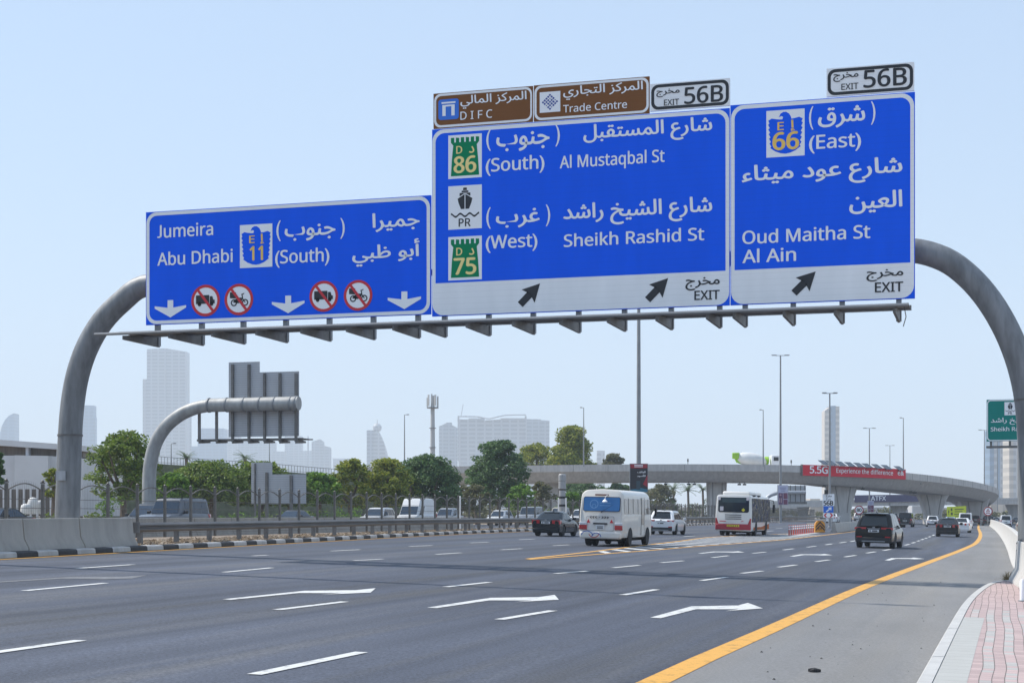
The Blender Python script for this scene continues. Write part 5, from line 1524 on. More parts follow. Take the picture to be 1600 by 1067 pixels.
# --- on our side of the road, seen from behind
c = make_car('sedan', 'blue black sedan in the outer lane beside the guardrail', 'car', 'sedan', C_NAVY); place(c, 855, 837.5, R(0), 'sedan')
c = make_car('suv', 'white SUV just ahead of the cream minibus', 'car', 'compact', C_WHITE, rack=True); place(c, 1034, 835, R(-1), 'compact')
c = make_car('suv', 'glossy black SUV with slim red tail lights, largest car in the exit lanes', 'car', 'suv', C_BLACK, 1.04, rack=True); place(c, 1366, 856, R(-3.5), 'suv')
c = make_car('suv', 'boxy black off-roader ahead of the glossy black SUV', 'car', 'boxy', C_BLACK); place(c, 1414, 823, R(-2), 'boxy')
c = make_car('hatchback', 'white hatchback between the boxy black off-roader and the dark sedan', 'car', 'compact', C_WHITE, .95); place(c, 1457, 823, R(4), 'compact')
c = make_car('sedan', 'dark grey brown sedan following the yellow edge line', 'car', 'sedan', C_BROWN, 1.06); place(c, 1480, 838.5, R(0), 'sedan')
c = make_car('sedan', 'white sedan just in front of the dark grey brown sedan', 'car', 'sedan', C_WHITE, 1.03); place(c, 1501, 832, R(-2), 'sedan')
c = make_car('sedan', 'pale blue sedan below the yellow road works sign', 'car', 'sedan', C_BLUE); place(c, 1485, 823, R(4), 'sedan')
c = make_car('suv', 'dark SUV behind the yellow road works sign, beside the white van', 'car', 'suv', C_GREY); place(c, 1489, 819.5, R(4), 'suv')
c = make_car('van', 'white passenger van near the end of the yellow edge line', 'van', 'van', C_WHITE); place(c, 1508, 825, R(0), 'van')
c = make_car('suv', 'dark red SUV beyond the white passenger van', 'car', 'suv', C_RED); place(c, 1524, 819, R(4), 'suv')
c = make_car('suv', 'dark SUV behind the round roundabout sign', 'car', 'suv', C_BLACK, 1.04); place(c, 1544, 821.5, R(2), 'suv', z=0)
c = make_car('sedan', 'white car showing beside the dark SUV at the round sign', 'car', 'sedan', C_WHITE); place(c, 1536, 818.5, R(2), 'sedan', z=0)
c = make_car('suv', 'white large off-roader on the slip road beyond the white barrier', 'car', 'boxy', C_WHITE); place(c, 1571.5, 823.5, R(1), 'boxy', z=-.06)
c = make_car('sedan', 'small white car on the slip road far ahead of the white off-roader', 'car', 'sedan', C_WHITE); place(c, 1557, 818, R(2), 'sedan', z=-.06)
c = make_car('sedan', 'dark car far ahead on the slip road', 'car', 'sedan', C_GREY); place(c, 1588, 818.5, R(1), 'sedan', z=-.06)
c = make_car('sedan', 'beige sedan cut by the photo edge on the slip road', 'car', 'sedan', C_BEIGE, 1.03); place(c, 1602, 834, R(1), 'sedan', z=-.06)
c = make_car('sedan', 'white sedan behind the red and white chevron board', 'car', 'sedan', C_WHITE, 1.05); place(c, 1299, 817, R(-1), 'sedan')
c = make_car('suv', 'dark grey SUV between the exit board and the speed limit sign', 'car', 'suv', C_GREY); place(c, 1320, 814.8, R(0), 'suv')
c = make_car('suv', 'white SUV partly behind the speed limit sign', 'car', 'suv', C_WHITE); place(c, 1341, 813.8, R(0), 'suv')
for px, py, cc, lb in ((1366, 813.5, C_GREY, 'dark grey SUV whose roof shows above the glossy black SUV'), (1382, 813.0, C_WHITE, 'white SUV whose roof shows behind the glossy black SUV'), (1396, 815.5, C_BLACK, 'black SUV squeezed between the glossy black SUV and the boxy off-roader')):
    c = make_car('suv', lb, 'car', 'suv', cc, detail=False); place(c, px, py, R(2), 'suv')

# --- on the opposite carriageway, seen from the front
def opp(name, lb, cat, style, col, px, Y, scale=1.0, head=math.pi, **k):
    c = make_car(name, lb, cat, style, col, scale, **k); place_at(c, px, Y, head=head); return c
opp('suv', 'slate grey SUV with roof rails heading the other way behind the barrier blocks', 'car', 'boxy', paint('slate', (0.10, 0.115, 0.14), .3, .4), 272, 86, 1.02, glass=M_GLASS_B, rack=True)
opp('suv', 'grey SUV just behind the slate grey SUV on the opposite road', 'car', 'suv', C_GREY, 236, 93, glass=M_GLASS_B)
opp('sedan', 'dark car cut by the photo edge behind the fence', 'car', 'sedan', C_BLACK, -2, 88, glass=M_GLASS_B)
opp('sedan', 'dark sedan behind the fence in front of the roadside sign', 'car', 'sedan', C_GREY, 458, 122, glass=M_GLASS_B)
opp('suv', 'white SUV just left of the tall white van', 'car', 'suv', C_WHITE, 590, 142, glass=M_GLASS_B)
opp('van', 'tall white van behind the fence', 'van', 'tallvan', C_WHITE, 650, 144, .97, glass=M_GLASS_B)
opp('pickup', 'silver pickup following the tall white van', 'car', 'pickup', C_SILVER, 700, 162, glass=M_GLASS_B)
opp('sedan', 'white sedan behind the fence between the silver pickup and the grey off-roader', 'car', 'compact', C_WHITE, 781, 172, glass=M_GLASS_B)
opp('suv', 'grey boxy off-roader behind the fence near the speed camera', 'car', 'boxy', C_SILVER, 828, 176, 1.05, glass=M_GLASS_B)
opp('pickup', 'cream pickup behind the speed camera column', 'car', 'pickup', C_CREAM, 876, 186, 1.1, glass=M_GLASS_B)
opp('suv', 'white SUV behind the fence between the blue black sedan and the minibus', 'car', 'suv', C_WHITE, 908, 182, glass=M_GLASS_B)

# --- buses: rounded box bodies
def bus_body(t, L, W_, H, zb, rad, col, shear_r, shear_f, name='body', ins=.10):
    """shear(z): how far the end wall leans in at height z"""
    def ring(sc, dz=0.0):
        P = []; hw = W_ / 2 * sc
        pts = [(-hw * .96, zb), (hw * .96, zb), (hw, zb + .12), (hw * 1.0, zb + (H - zb) * .45), (hw * .965, H - rad)]
        for k in range(1, 7):
            a = math.pi / 2 * k / 6; pts.append((hw * .965 - rad * (1 - math.cos(a)), H - rad + rad * math.sin(a) * .9))
        top = [(-x, z) for x, z in reversed(pts[2:])]
        pts = pts + [(0, H - rad * .1 + .045)] + top
        return pts
    rings = []
    wy = [w for w in t['wheels']] if 'wheels' in t else []
    ys = [(-L / 2, .94), (-L / 2 + .05, .985), (-L / 2 + .16, 1.0), (0, 1.0), (L / 2 - .45, .99), (L / 2 - .15, .965), (L / 2 - .03, .93), (L / 2, .86)]
    for y, sc in ys:
        e = 0 if abs(y) < L / 2 - .6 else 1
        r_ = []
        for x, z in ring(sc):
            zz = z if abs(y) < L / 2 - .01 else zb + .05 + (z - zb) * ((H - zb - .12) / (H - zb))
            r_.append((x, y + (shear_r(zz) if y < 0 and e else -shear_f(zz) if e else 0), zz))
        rings.append(r_)
    mb = MB(); mb.loft(rings, 0, True, True, True)
    return mb.build(name, col, t, origin=(0, 0, 0), sharp=40)
def side_panel(mb, sx, W_, y0, y1, z0, z1, off=.012, lean=0.0, m=0):
    x0 = sx * (W_ / 2 + off); x1 = sx * (W_ / 2 * .975 + off)
    P = [(x0, y0, z0), (x0, y1, z0), (x1, y1, z1), (x1, y0, z1)]
    mb.poly(P if sx > 0 else P[::-1], m)
t = thing('minibus', 'cream white minibus with a blue rear window and red triangles', 'minibus', local=True)
L, W_, H, zb = 6.6, 2.06, 2.62, .42
shr = lambda z: .0 if z < 1.25 else (z - 1.25) * .16
bus_body(t, L, W_, H, zb, .36, mat('cream bus paint', (0.70, 0.665, 0.60), .35, coat=.4, noise=.04, nscale=1.5), shr, lambda z: 0 if z < 1.2 else (z - 1.2) * .45)
yb = -L / 2
def rp(x, z, d=.012): return (x, yb + shr(z) - d, z)
def rear_poly(pts, m_, name, par=None, d=.012, rnd_=None):
    mb = MB(); mb.poly([rp(x, z, d) for x, z in pts]); return mb.build(name, m_, par or t, origin=(0, 0, 0), fix=False)
fr_ = rear_poly(rrect(-.87, .87, 1.60, 2.27, .1), M_TRIM, 'rear_window', d=.010)
rear_poly(rrect(-.845, .845, 1.625, 2.245, .08), mat('blue window film', (0.035, 0.16, 0.38), .3, noise=.08, nscale=2), 'window_film', fr_, .016)
mb = MB(); n = 22
for r1, r2, cx, cz in ((.20, .17, -.36, 1.93), (.10, .08, -.36, 1.84)):
    o_ = [(cx + r1 * math.cos(2 * math.pi * k / n), cz + r1 * math.sin(2 * math.pi * k / n)) for k in range(n)]; i_ = [(cx + r2 * math.cos(2 * math.pi * k / n), cz + r2 * math.sin(2 * math.pi * k / n)) for k in range(n)]
    mb.add([rp(x, z, .02) for x, z in o_ + i_], [(k, (k + 1) % n, n + (k + 1) % n, n + k) for k in range(n)])
for z in (1.98, 1.86): mb.poly([rp(x, zz, .02) for x, zz in ((-.1, z), (.42, z), (.42, z + .025), (-.1, z + .025))])
mb.build('window_emblem', mat('faint emblem', (0.16, 0.33, 0.55), .4), fr_, origin=(0, 0, 0), fix=False)
mb = MB(); mb.box((-.02, yb + shr(2.36) - .02, 2.36), (.62, .05, .06)); mb.build('high_stop_lamp', mat('dark red lens', (.12, .01, .015), .3), t, origin=(0, 0, 0))
mb = MB(); mb.bar((-.02, yb + .05, 1.56), (.55, yb + .11, 1.92), .035, .03); mb.build('wiper', M_TRIM, t, origin=(0, 0, 0))
mb = MB(); mb.tube([(.25, yb + .12, 2.36), (.22, yb - .12, 2.28), (.2, yb - .14, 2.16)], .014, 6); mb.lathe([(.02, .08), (.09, .02), (.13, -.04), (.02, -.05)], (.2, yb - .14, 2.08), 12); mb.build('reversing_mirror', M_SLET, t, origin=(0, 0, 0))
mb = MB(); P = rrect(-.70, .62, .72, 1.38, .08); Q = rrect(-.682, .602, .738, 1.362, .07); n = len(P)
mb.add([rp(x, z, .008) for x, z in P + Q], [(k, (k + 1) % n, n + (k + 1) % n, n + k) for k in range(n)]); mb.build('rear_hatch', mat('panel gap', (.25, .24, .26), .7), t, origin=(0, 0, 0), fix=False)
mb = MB()
for k in range(3):
    for sg in (-1, 1):
        x = -.08 + sg * (.10 + .12 * k); z = 1.33
        for v in (-1, 1): mb.poly([rp(x + sg * a, z + v * b, .014) for a, b in ((0, 0.0), (.06, 0.0), (.0, .05), (-.06, .05))] if False else [rp(x + sg * a, z + v * b, .014) for a, b in ((.05, 0), (.11, 0), (.05, .05), (-.01, .05))])
mb.poly([rp(-.08 + a, 1.33 + b, .014) for a, b in ((-.02, -.02), (.02, -.02), (.02, .02), (-.02, .02))]); mb.build('chevron_marking', M_SBLACK, t, origin=(0, 0, 0), fix=False)
for x in (-.585, .50):
    rear_poly([(x - .085, 1.08), (x + .085, 1.08), (x, 1.25)], M_SRED, 'red_triangle', d=.016)
mb = MB(); mb.box((-.03, yb - .01, 1.045), (.66, .05, .07)); mb.build('hatch_handle', M_TRIM, t, origin=(0, 0, 0))
mb = MB(); mb.box((-.03, yb - .012, .89), (.40, .03, .22)); pl_ = mb.build('number_plate', M_PLATE, t, origin=(0, 0, 0))
mb = MB(); mb.box((-.03, yb - .03, .93), (.30, .006, .03)); mb.box((-.03, yb - .03, .85), (.28, .006, .08)); mb.build('plate_marks', mat('plate grey', (.2, .2, .2), .6), pl_, origin=(0, 0, 0))
for sx in (-1, 1):
    mb = MB(); mb.box((sx * .83, yb + .02, .87), (.36, .12, .21)); o = mb.build('tail_light', M_TAIL, t, origin=(0, 0, 0), bevel=.02)
    mb = MB(); mb.box((sx * .83, yb + .02, 1.04), (.36, .118, .13)); mb.build('reversing_lamp', M_LAMP, o, origin=(0, 0, 0), bevel=.02)
mb = MB(); mb.box((0, yb + .03, .52), (W_ * .95, .2, .34)); mb.build('bumper', MATS['cream bus paint'], t, origin=(0, 0, 0), bevel=.08)
mb = MB()
def arcline(cx, cz, r, a0, a1, w=.018, m=0):
    n = 14
    for k in range(n):
        a, b = R(a0 + (a1 - a0) * k / n), R(a0 + (a1 - a0) * (k + 1) / n)
        mb.poly([(cx + (r + s_) * math.cos(q), yb - .075 + (.0 if z_ is None else 0), cz + (r + s_) * math.sin(q)) for q, s_, z_ in ((a, -w, None), (b, -w, None), (b, w, None), (a, w, None))], m)
arcline(-.62, .40, .30, 20, 160); arcline(-.30, .66, .25, 200, 340, m=1); arcline(-.18, .40, .22, 10, 170, m=0)
mb.build('ribbon_stripe', [mat('blue stripe', (.06, .14, .45), .4), mat('red stripe', (.5, .06, .05), .4)], t, origin=(0, 0, 0), fix=False)
M_CURT = mat('curtained bus window', (0.30, 0.265, 0.225), .12, noise=.25, nscale=5, stretch=(1, 6, .3))
for sx in (-1, 1):
    for y0, y1 in ((-3.05, -2.25), (-2.15, -1.25), (-1.15, -.2), (-.1, .55) if sx > 0 else (-.1, .8), (1.35, 2.05) if sx > 0 else (.9, 1.8), (2.1, 2.55)):
        mb = MB(); side_panel(mb, sx, W_, y0, y1, 1.50, 2.20, .008); mb.build('side_window', M_CURT, t, origin=(0, 0, 0), fix=False)
        mb = MB(); side_panel(mb, sx, W_, y1 - .01, y1 + .08, 1.50, 2.22, .011); mb.build('window_pillar', M_TRIM, t, origin=(0, 0, 0), fix=False)
mb = MB(); side_panel(mb, 1, W_, .62, 1.30, .50, 2.28, .012)
dr = mb.build('passenger_door', MATS['cream bus paint'], t, origin=(0, 0, 0), fix=False); mb = MB(); side_panel(mb, 1, W_, .70, 1.22, 1.0, 2.2, .018); mb.build('door_glass', M_CURT, dr, origin=(0, 0, 0), fix=False)
mb = MB(); side_panel(mb, 1, W_, .60, .64, .5, 2.28, .016); side_panel(mb, 1, W_, 1.28, 1.32, .5, 2.28, .016); mb.build('door_seal', M_TRIM, dr, origin=(0, 0, 0), fix=False)
for sx in (-1, 1):
    for y in (-1.75, 2.1):
        mb = MB(); n = 16
        P = [(sx * (W_ / 2 + .006), y + .50 * math.cos(math.pi * k / n), .42 + .46 * math.sin(math.pi * k / n)) for k in range(n + 1)]
        mb.poly(P if sx < 0 else P[::-1]); mb.build('wheel_arch', M_UNDER, t, origin=(0, 0, 0), fix=False)
add_wheels(t, W_ + .05, -1.75, 2.1, .39, .24)
for sx in (-1, 1):
    mb = MB(); mb.lathe([(.2, -.1), (.37, -.1), (.39, -.07), (.39, .07), (.37, .1), (.2, .1)], (sx * .62, -1.75, .39), 20, axis='X'); mb.build('inner_wheel', M_TYRE, t, origin=(0, 0, 0))
mb = MB(); mb.box((0, -.2, .36), (1.5, 5.6, .22)); mb.tube([(0, -1.75, .36), (0, -1.75, .361), ], .16, 10) if False else None; mb.bar((-.9, -1.75, .36), (.9, -1.75, .36), .14, .14); mb.lathe([(.05, -.14), (.17, -.05), (.17, .05), (.05, .14)], (0, -1.75, .33), 12, axis='X'); mb.build('underbody', M_UNDER, t, origin=(0, 0, 0))
for sx in (-1, 1):
    mb = MB(); mb.bar((sx * 1.0, 2.75, 1.75), (sx * 1.22, 2.95, 1.8), .03, .03); mb.box((sx * 1.24, 2.95, 1.62), (.1, .16, .36)); mb.build('mirror', M_TRIM, t, origin=(0, 0, 0), bevel=.03)
mb = MB(); mb.poly([(x, L / 2 - .0 - (z - 1.2) * .45 + .02, z) for x, z in ((.85, 1.3), (-.85, 1.3), (-.8, 2.25), (.8, 2.25))]); mb.build('windscreen', M_GLASS, t, origin=(0, 0, 0), fix=False)
place(t, 951, 852.5, R(0), 4.1)

# --- the city bus
t = thing('city_bus', 'white city bus with a red lower rear and a patterned side', 'bus', local=True)
L, W_, H, zb = 11.0, 2.5, 2.86, .34; yb = -L / 2
M_BUSW = mat('white bus paint', (0.72, 0.70, 0.66), .35, coat=.4, noise=.03, nscale=1)
shr = lambda z: .0 if z < 1.5 else (z - 1.5) * .05
bus_body(t, L, W_, H, zb, .22, M_BUSW, shr, lambda z: 0)
mb = MB(); mb.box((0, -1.0, H + .10), (1.9, 6.6, .26)); mb.build('roof_unit', M_BUSW, t, origin=(0, 0, 0), bevel=.1)
fr_ = rear_poly(rrect(-1.07, 1.07, 1.62, 2.66, .14), M_GLASS, 'rear_window', d=.012)
rear_poly(rrect(-.8, .86, 2.3, 2.6, .04), mat('display glass', (.035, .06, .065), .15), 'display_panel', fr_, .02)
for x in (-1.0, .96): rear_poly(rrect(x - .09, x + .09, 2.46, 2.68, .04), mat('white sticker', (.7, .62, .62), .5), 'sticker', fr_, .022)
rear_poly([(-.94, 1.72), (-.70, 1.72), (-.70, 2.02), (-.94, 2.02)], MATS['white sticker'], 'sticker', fr_, .022)
rear_poly([(.68 - .13, 1.8), (.68, 1.67), (.68 + .13, 1.8), (.68, 1.93)], mat('yellow diamond', (.65, .55, .03), .5), 'diamond_sticker', fr_, .022)
mb = MB()
for z in (1.42, 1.28, 1.14): mb.poly([rp(x, zz, .014) for x, zz in ((-.58, z), (.56, z), (.56, z + .06), (-.58, z + .06))])
mb.build('engine_vent', mat('vent grey', (.16, .155, .15), .7), t, origin=(0, 0, 0), fix=False)
mb = MB(); mb.poly([rp(x, zz, .014) for x, zz in ((-.95, .98), (-.50, .98), (-.50, 1.03), (-.95, 1.03))]); mb.poly([rp(x, zz, .014) for x, zz in ((.50, .98), (.72, 1.02), (.70, 1.05), (.58, 1.03))]); mb.build('operator_mark', M_SRED, t, origin=(0, 0, 0), fix=False)
mb = MB(); mb.box((0, yb + .02, .62), (W_ * .985, .16, .42)); o = mb.build('bumper', mat('bus red', (.36, .012, .03), .35, coat=.4), t, origin=(0, 0, 0), bevel=.06)
mb = MB(); mb.box((.0, yb - .075, .70), (.86, .03, .14)); pl_ = mb.build('number_plate', mat('yellow plate', (.68, .58, .02), .5), t, origin=(0, 0, 0))
mb = MB()
for k in range(6): mb.box((-.33 + k * .13, yb - .093, .70), (.06, .006, .08))
mb.build('plate_marks', M_BLACK, pl_, origin=(0, 0, 0))
for sx in (-1, 1):
    mb = MB(); mb.prism([(sx * 1.22, .40), (sx * 1.0, .42), (sx * 1.04, .9), (sx * 1.16, 1.22), (sx * 1.235, 1.22)], lambda u, v, d: (u, yb + d, v), -.02, .22); mb.build('tail_light', M_TAIL, t, origin=(0, 0, 0), bevel=.02)
def ad_mat():
    m = bpy.data.materials.new('patterned bus side'); m.use_nodes = True; nt = m.node_tree; b = nt.nodes['Principled BSDF']; b.inputs['Roughness'].default_value = .6; b.inputs['Specular IOR Level'].default_value = .04
    tc = nt.nodes.new('ShaderNodeTexCoord'); mp = nt.nodes.new('ShaderNodeMapping'); mp.inputs['Scale'].default_value = (1, .35, .35); nt.links.new(tc.outputs['Object'], mp.inputs[0])
    n = nt.nodes.new('ShaderNodeTexNoise'); n.inputs['Scale'].default_value = 3.2; n.inputs['Detail'].default_value = 3; nt.links.new(mp.outputs[0], n.inputs['Vector'])
    cr_ = nt.nodes.new('ShaderNodeValToRGB'); cr_.color_ramp.interpolation = 'CONSTANT'
    cols = [(0, (.05, .04, .035)), (.40, (.20, .165, .12)), (.46, (.05, .055, .07)), (.53, (.36, .31, .24)), (.56, (.03, .04, .11)), (.63, (.13, .10, .075))]
    while len(cr_.color_ramp.elements) < len(cols): cr_.color_ramp.elements.new(.5)
    for e_, (p_, c_) in zip(cr_.color_ramp.elements, cols): e_.position = p_; e_.color = (*c_, 1)
    nt.links.new(n.outputs['Fac'], cr_.inputs['Fac']); nt.links.new(cr_.outputs['Color'], b.inputs['Base Color']); return m
M_AD = ad_mat()
for sx in (-1, 1):
    mb = MB(); side_panel(mb, sx, W_, yb + .25, 5.2, .95, 2.62, .012); mb.build('side_glazing', M_AD, t, origin=(0, 0, 0), fix=False)
    mb = MB(); side_panel(mb, sx, W_, yb + 1.2, 4.9, .42, .93, .012); mb.build('side_skirt', mat('orange brown skirt', (.46, .14, .05), .7, spec=.05, noise=.3, nscale=3), t, origin=(0, 0, 0), fix=False)
    for y in (-2.9, 3.0):
        mb = MB(); P = [(sx * (W_ / 2 + .016), y + .62 * math.cos(math.pi * k / 14), .38 + .66 * math.sin(math.pi * k / 14)) for k in range(15)]
        mb.poly(P if sx < 0 else P[::-1]); mb.build('wheel_arch', M_UNDER, t, origin=(0, 0, 0), fix=False)
    mb = MB(); mb.tube([(sx * 1.1, 5.4, 2.6), (sx * 1.45, 5.6, 2.55), (sx * 1.5, 5.6, 2.3)], .035, 8); mb.box((sx * 1.5, 5.6, 1.95), (.16, .24, .62)); mb.build('mirror', M_TRIM, t, origin=(0, 0, 0), bevel=.04)
for y in (-3.9, -1.2):
    mb = MB(); mb.box((1.12, y, 2.80), (.34, .5, .1)); mb.build('roof_vent', M_TRIM, t, origin=(0, 0, 0), bevel=.02)
add_wheels(t, W_ + .05, -2.9, 3.0, .48, .28, rim=M_SILVER if False else None)
mb = MB(); mb.box((0, -.2, .32), (1.9, 9.6, .2)); mb.bar((-1.0, -2.9, .42), (1.0, -2.9, .42), .2, .2); mb.build('underbody', M_UNDER, t, origin=(0, 0, 0))
for sx in (-1, 1):
    mb = MB(); mb.lathe([(.2, -.12), (.46, -.12), (.48, -.08), (.48, .08), (.46, .12), (.2, .12)], (sx * .74, -2.9, .48), 20, axis='X'); mb.build('inner_wheel', M_TYRE, t, origin=(0, 0, 0))
mb = MB(); mb.poly([(x, L / 2 + .02, z) for x, z in ((1.1, 1.1), (-1.1, 1.1), (-1.05, 2.6), (1.05, 2.6))]); mb.build('windscreen', M_GLASS, t, origin=(0, 0, 0), fix=False)
place(t, 1154, 836, R(1), 6.0)
# ------------------------------------------------------------------ lamp posts, masts, posters
M_POLE = mat('lamp post steel', (0.27, 0.275, 0.28), .5, metal=.3, noise=.12, nscale=1.0)
def lamp(label, px, Y, ytop, base, head='T', r=.13, hw=None, name='street_lamp'):
    c = W(px, 805, Y); zt = W(px, ytop, Y).z
    t = thing(name, label, 'street lamp', (c.x, c.y, base))
    mb = MB(); mb.tube([(c.x, c.y, base), (c.x, c.y, base + (zt - base) * .45), (c.x, c.y, zt)], [r, r * .8, r * .5], 10)
    mb.lathe([(r * 1.0, 0), (r * 1.5, 0), (r * 1.5, .25), (r * 1.05, .3)], (c.x, c.y, base), 10); mb.build('pole', M_POLE, t)
    ax = Vector((CT, ST, 0)); p = Vector((c.x, c.y, zt)); w = hw or 1.2
    mb = MB()
    for sg in ((-1, 1) if head == 'T' else (-1,) if head == 'L' else (1,)):
        e = p + ax * (sg * w); mb.bar(p, e, .07, .07)
        mb.box((p + ax * (sg * w * .8)) + Vector((0, 0, .05)), (w * .62, .3, .11), rz=math.atan2(ST, CT))
    mb.build('lamp_head', M_POLE, t)
    return t
lamp('thick lamp post that vanishes behind the big sign, above the red and black poster', 998, 155, 330, .77, 'T', .24, 1.6)
lamp('tall double armed lamp post beside the city bus, with a white and purple poster', 1219.5, 232, 555.5, .5, 'T', .2, 1.15)
lamp('double armed lamp post in the gore in front of the pale slim tower', 1296.5, 178, 614.5, .35, 'T', .15, .75)
lamp('double armed lamp post under the viaduct with a small purple poster', 1358.5, 318, 669, .2, 'T', .17, 1.1)
lamp('small distant double armed lamp post above the ATFX banner', 1390.5, 430, 696, .2, 'T', .17, 1.1)
def vz(px): return along(px).z
for px, yt, h_, lb in ((912, 637, 'L', 'single armed lamp post on the viaduct in front of the tall light green tree'), (1192.5, 640.5, 'L', 'single armed lamp post on the viaduct beside the concrete mixer'),
                      (1411.5, 653, 'L', 'single armed lamp post on the viaduct at the end of the red banner'), (1538, 672, 'T', 'double armed lamp post on the bend of the viaduct')):
    p = along(px) + Vector((-ST, CT, 0)) * .15 + Vector((0, 0, -.3)); Yd = depth(p.x, p.y)
    lamp(lb, px, Yd, yt, p.z, h_, .12, .55 if h_ == 'L' else 1.0)
lamp('thin single armed lamp post rising above the dark bushy tree', 632, 262, 648, 9.0, 'R', .12, .7)
lamp('thin lamp post on the ramp beside the smaller ramp palm', 267.5, 224, 693, 8.2, 'R', .1, .6)
lamp('thin pole behind the roadside sign on the ramp', 421, 226, 688, 7.4, 'R', .08, .3)
lamp('distant lamp post beside the glass towers on the right edge', 1558.5, 420, 690, 3.0, 'T', .14, .9)
# small camera poles on the parapet
for px, yt, lb in ((704, 721, 'small dark post on the parapet behind the trees'), (1075, 716.5, 'small dark post on the parapet above the palms'), (1236.5, 718.5, 'small dark post on the parapet beside the red banner')):
    p = along(px) + Vector((0, 0, -.2)); zt = W(px, yt, depth(p.x, p.y)).z
    q = p + Vector((-ST, CT, 0)) * .14
    t = thing('camera_post', lb, 'post', tuple(q)); mb = MB(); mb.tube([q, (q.x, q.y, zt)], .05, 6); mb.build('pole', M_STEEL_D, t)
    mb = MB(); mb.box((q.x, q.y, zt - .25), (.2, .25, .5)); mb.build('housing', M_STEEL_D, t)
# telecom mast
Y = 300; c = W(676, 805, Y); t = thing('telecom_mast', 'pale telecom mast crowned with a ring of antennas', 'mast', (c.x, c.y, .7))
zt = W(676, 618, Y).z; mb = MB(); mb.tube([(c.x, c.y, .7), (c.x, c.y, zt * .5), (c.x, c.y, zt)], [.55, .48, .35], 12)
mb.build('pole', mat('pale mast steel', (.48, .48, .48), .6), t)
mb = MB()
for k in range(4): mb.lathe([(.5, -.06), (.66, -.06), (.66, .06), (.5, .06)], (c.x, c.y, zt * (.3 + .15 * k)), 12)
mb.build('flange', M_STEEL_M, t)
mb = MB(); zr = W(676, 637, Y).z
mb.lathe([(.3, -.1), (1.1, -.1), (1.1, .1), (.3, .1)], (c.x, c.y, zr), 14); mb.build('platform', M_STEEL_M, t)
for k in range(9):
    a = 2 * math.pi * k / 9; zz = zr + (1.0 + (k * 37 % 5) * .16)
    mb = MB(); mb.box((c.x + 1.0 * math.cos(a), c.y + 1.0 * math.sin(a), zz), (.24, .24, 1.7 if k % 3 else 2.1), rz=a); mb.build('antenna', mat('antenna white', (.55, .55, .54), .6), t)
# speed camera column
Y = 128; c = W(878.5, 805, Y); gb = gz(c.x); t = thing('speed_camera', 'grey round speed camera column with dark slots on the verge', 'speed camera', (c.x, c.y, gb + .1))
zt = W(878, 740.5, Y).z; r = .27
mb = MB(); mb.lathe([(r * .96, gb), (r * .96, zt - 1.2), (r * 1.12, zt - 1.15), (r * 1.12, zt - .62), (r, zt - .6), (r, zt - .56), (r * 1.12, zt - .54), (r * 1.12, zt - .06), (r * .9, zt)], (c.x, c.y, 0), 20); mb.build('column', mat('camera column grey', (.36, .36, .36), .5, metal=.2, noise=.1, nscale=2), t)
for py in (764, 777, 789.5):
    z = W(878, py, Y).z; mb = MB(); mb.lathe([(r * .97, -.09), (r * .99, -.09), (r * .99, .09), (r * .97, .09)], (c.x, c.y, z), 20); mb.build('camera_window', M_BLACK, t)
for px, top, lb in ((872.5, 779, 'thin white post just left of the speed camera column'), (884.5, 779, 'thin white post just right of the speed camera column'), (719, 776, 'thin white post standing before the fence left of the white sedan')):
    q = W(px, 805, 126 if px > 800 else 108); mb = MB(); zt2 = W(px, top, 126 if px > 800 else 108).z; mb.tube([(q.x, q.y, gz(q.x)), (q.x, q.y, zt2)], .045, 8); mb.lathe([(.045, -.02), (.07, 0), (.02, .05)], (q.x, q.y, zt2), 8)
    o = mb.build('marker_post', M_WHITE, None, origin=(q.x, q.y, gz(q.x))); o.location = (q.x, q.y, gz(q.x)); tag(o, lb.replace('left of the speed', 'before the speed').replace('right of the speed', 'behind the speed') if False else lb, 'post')
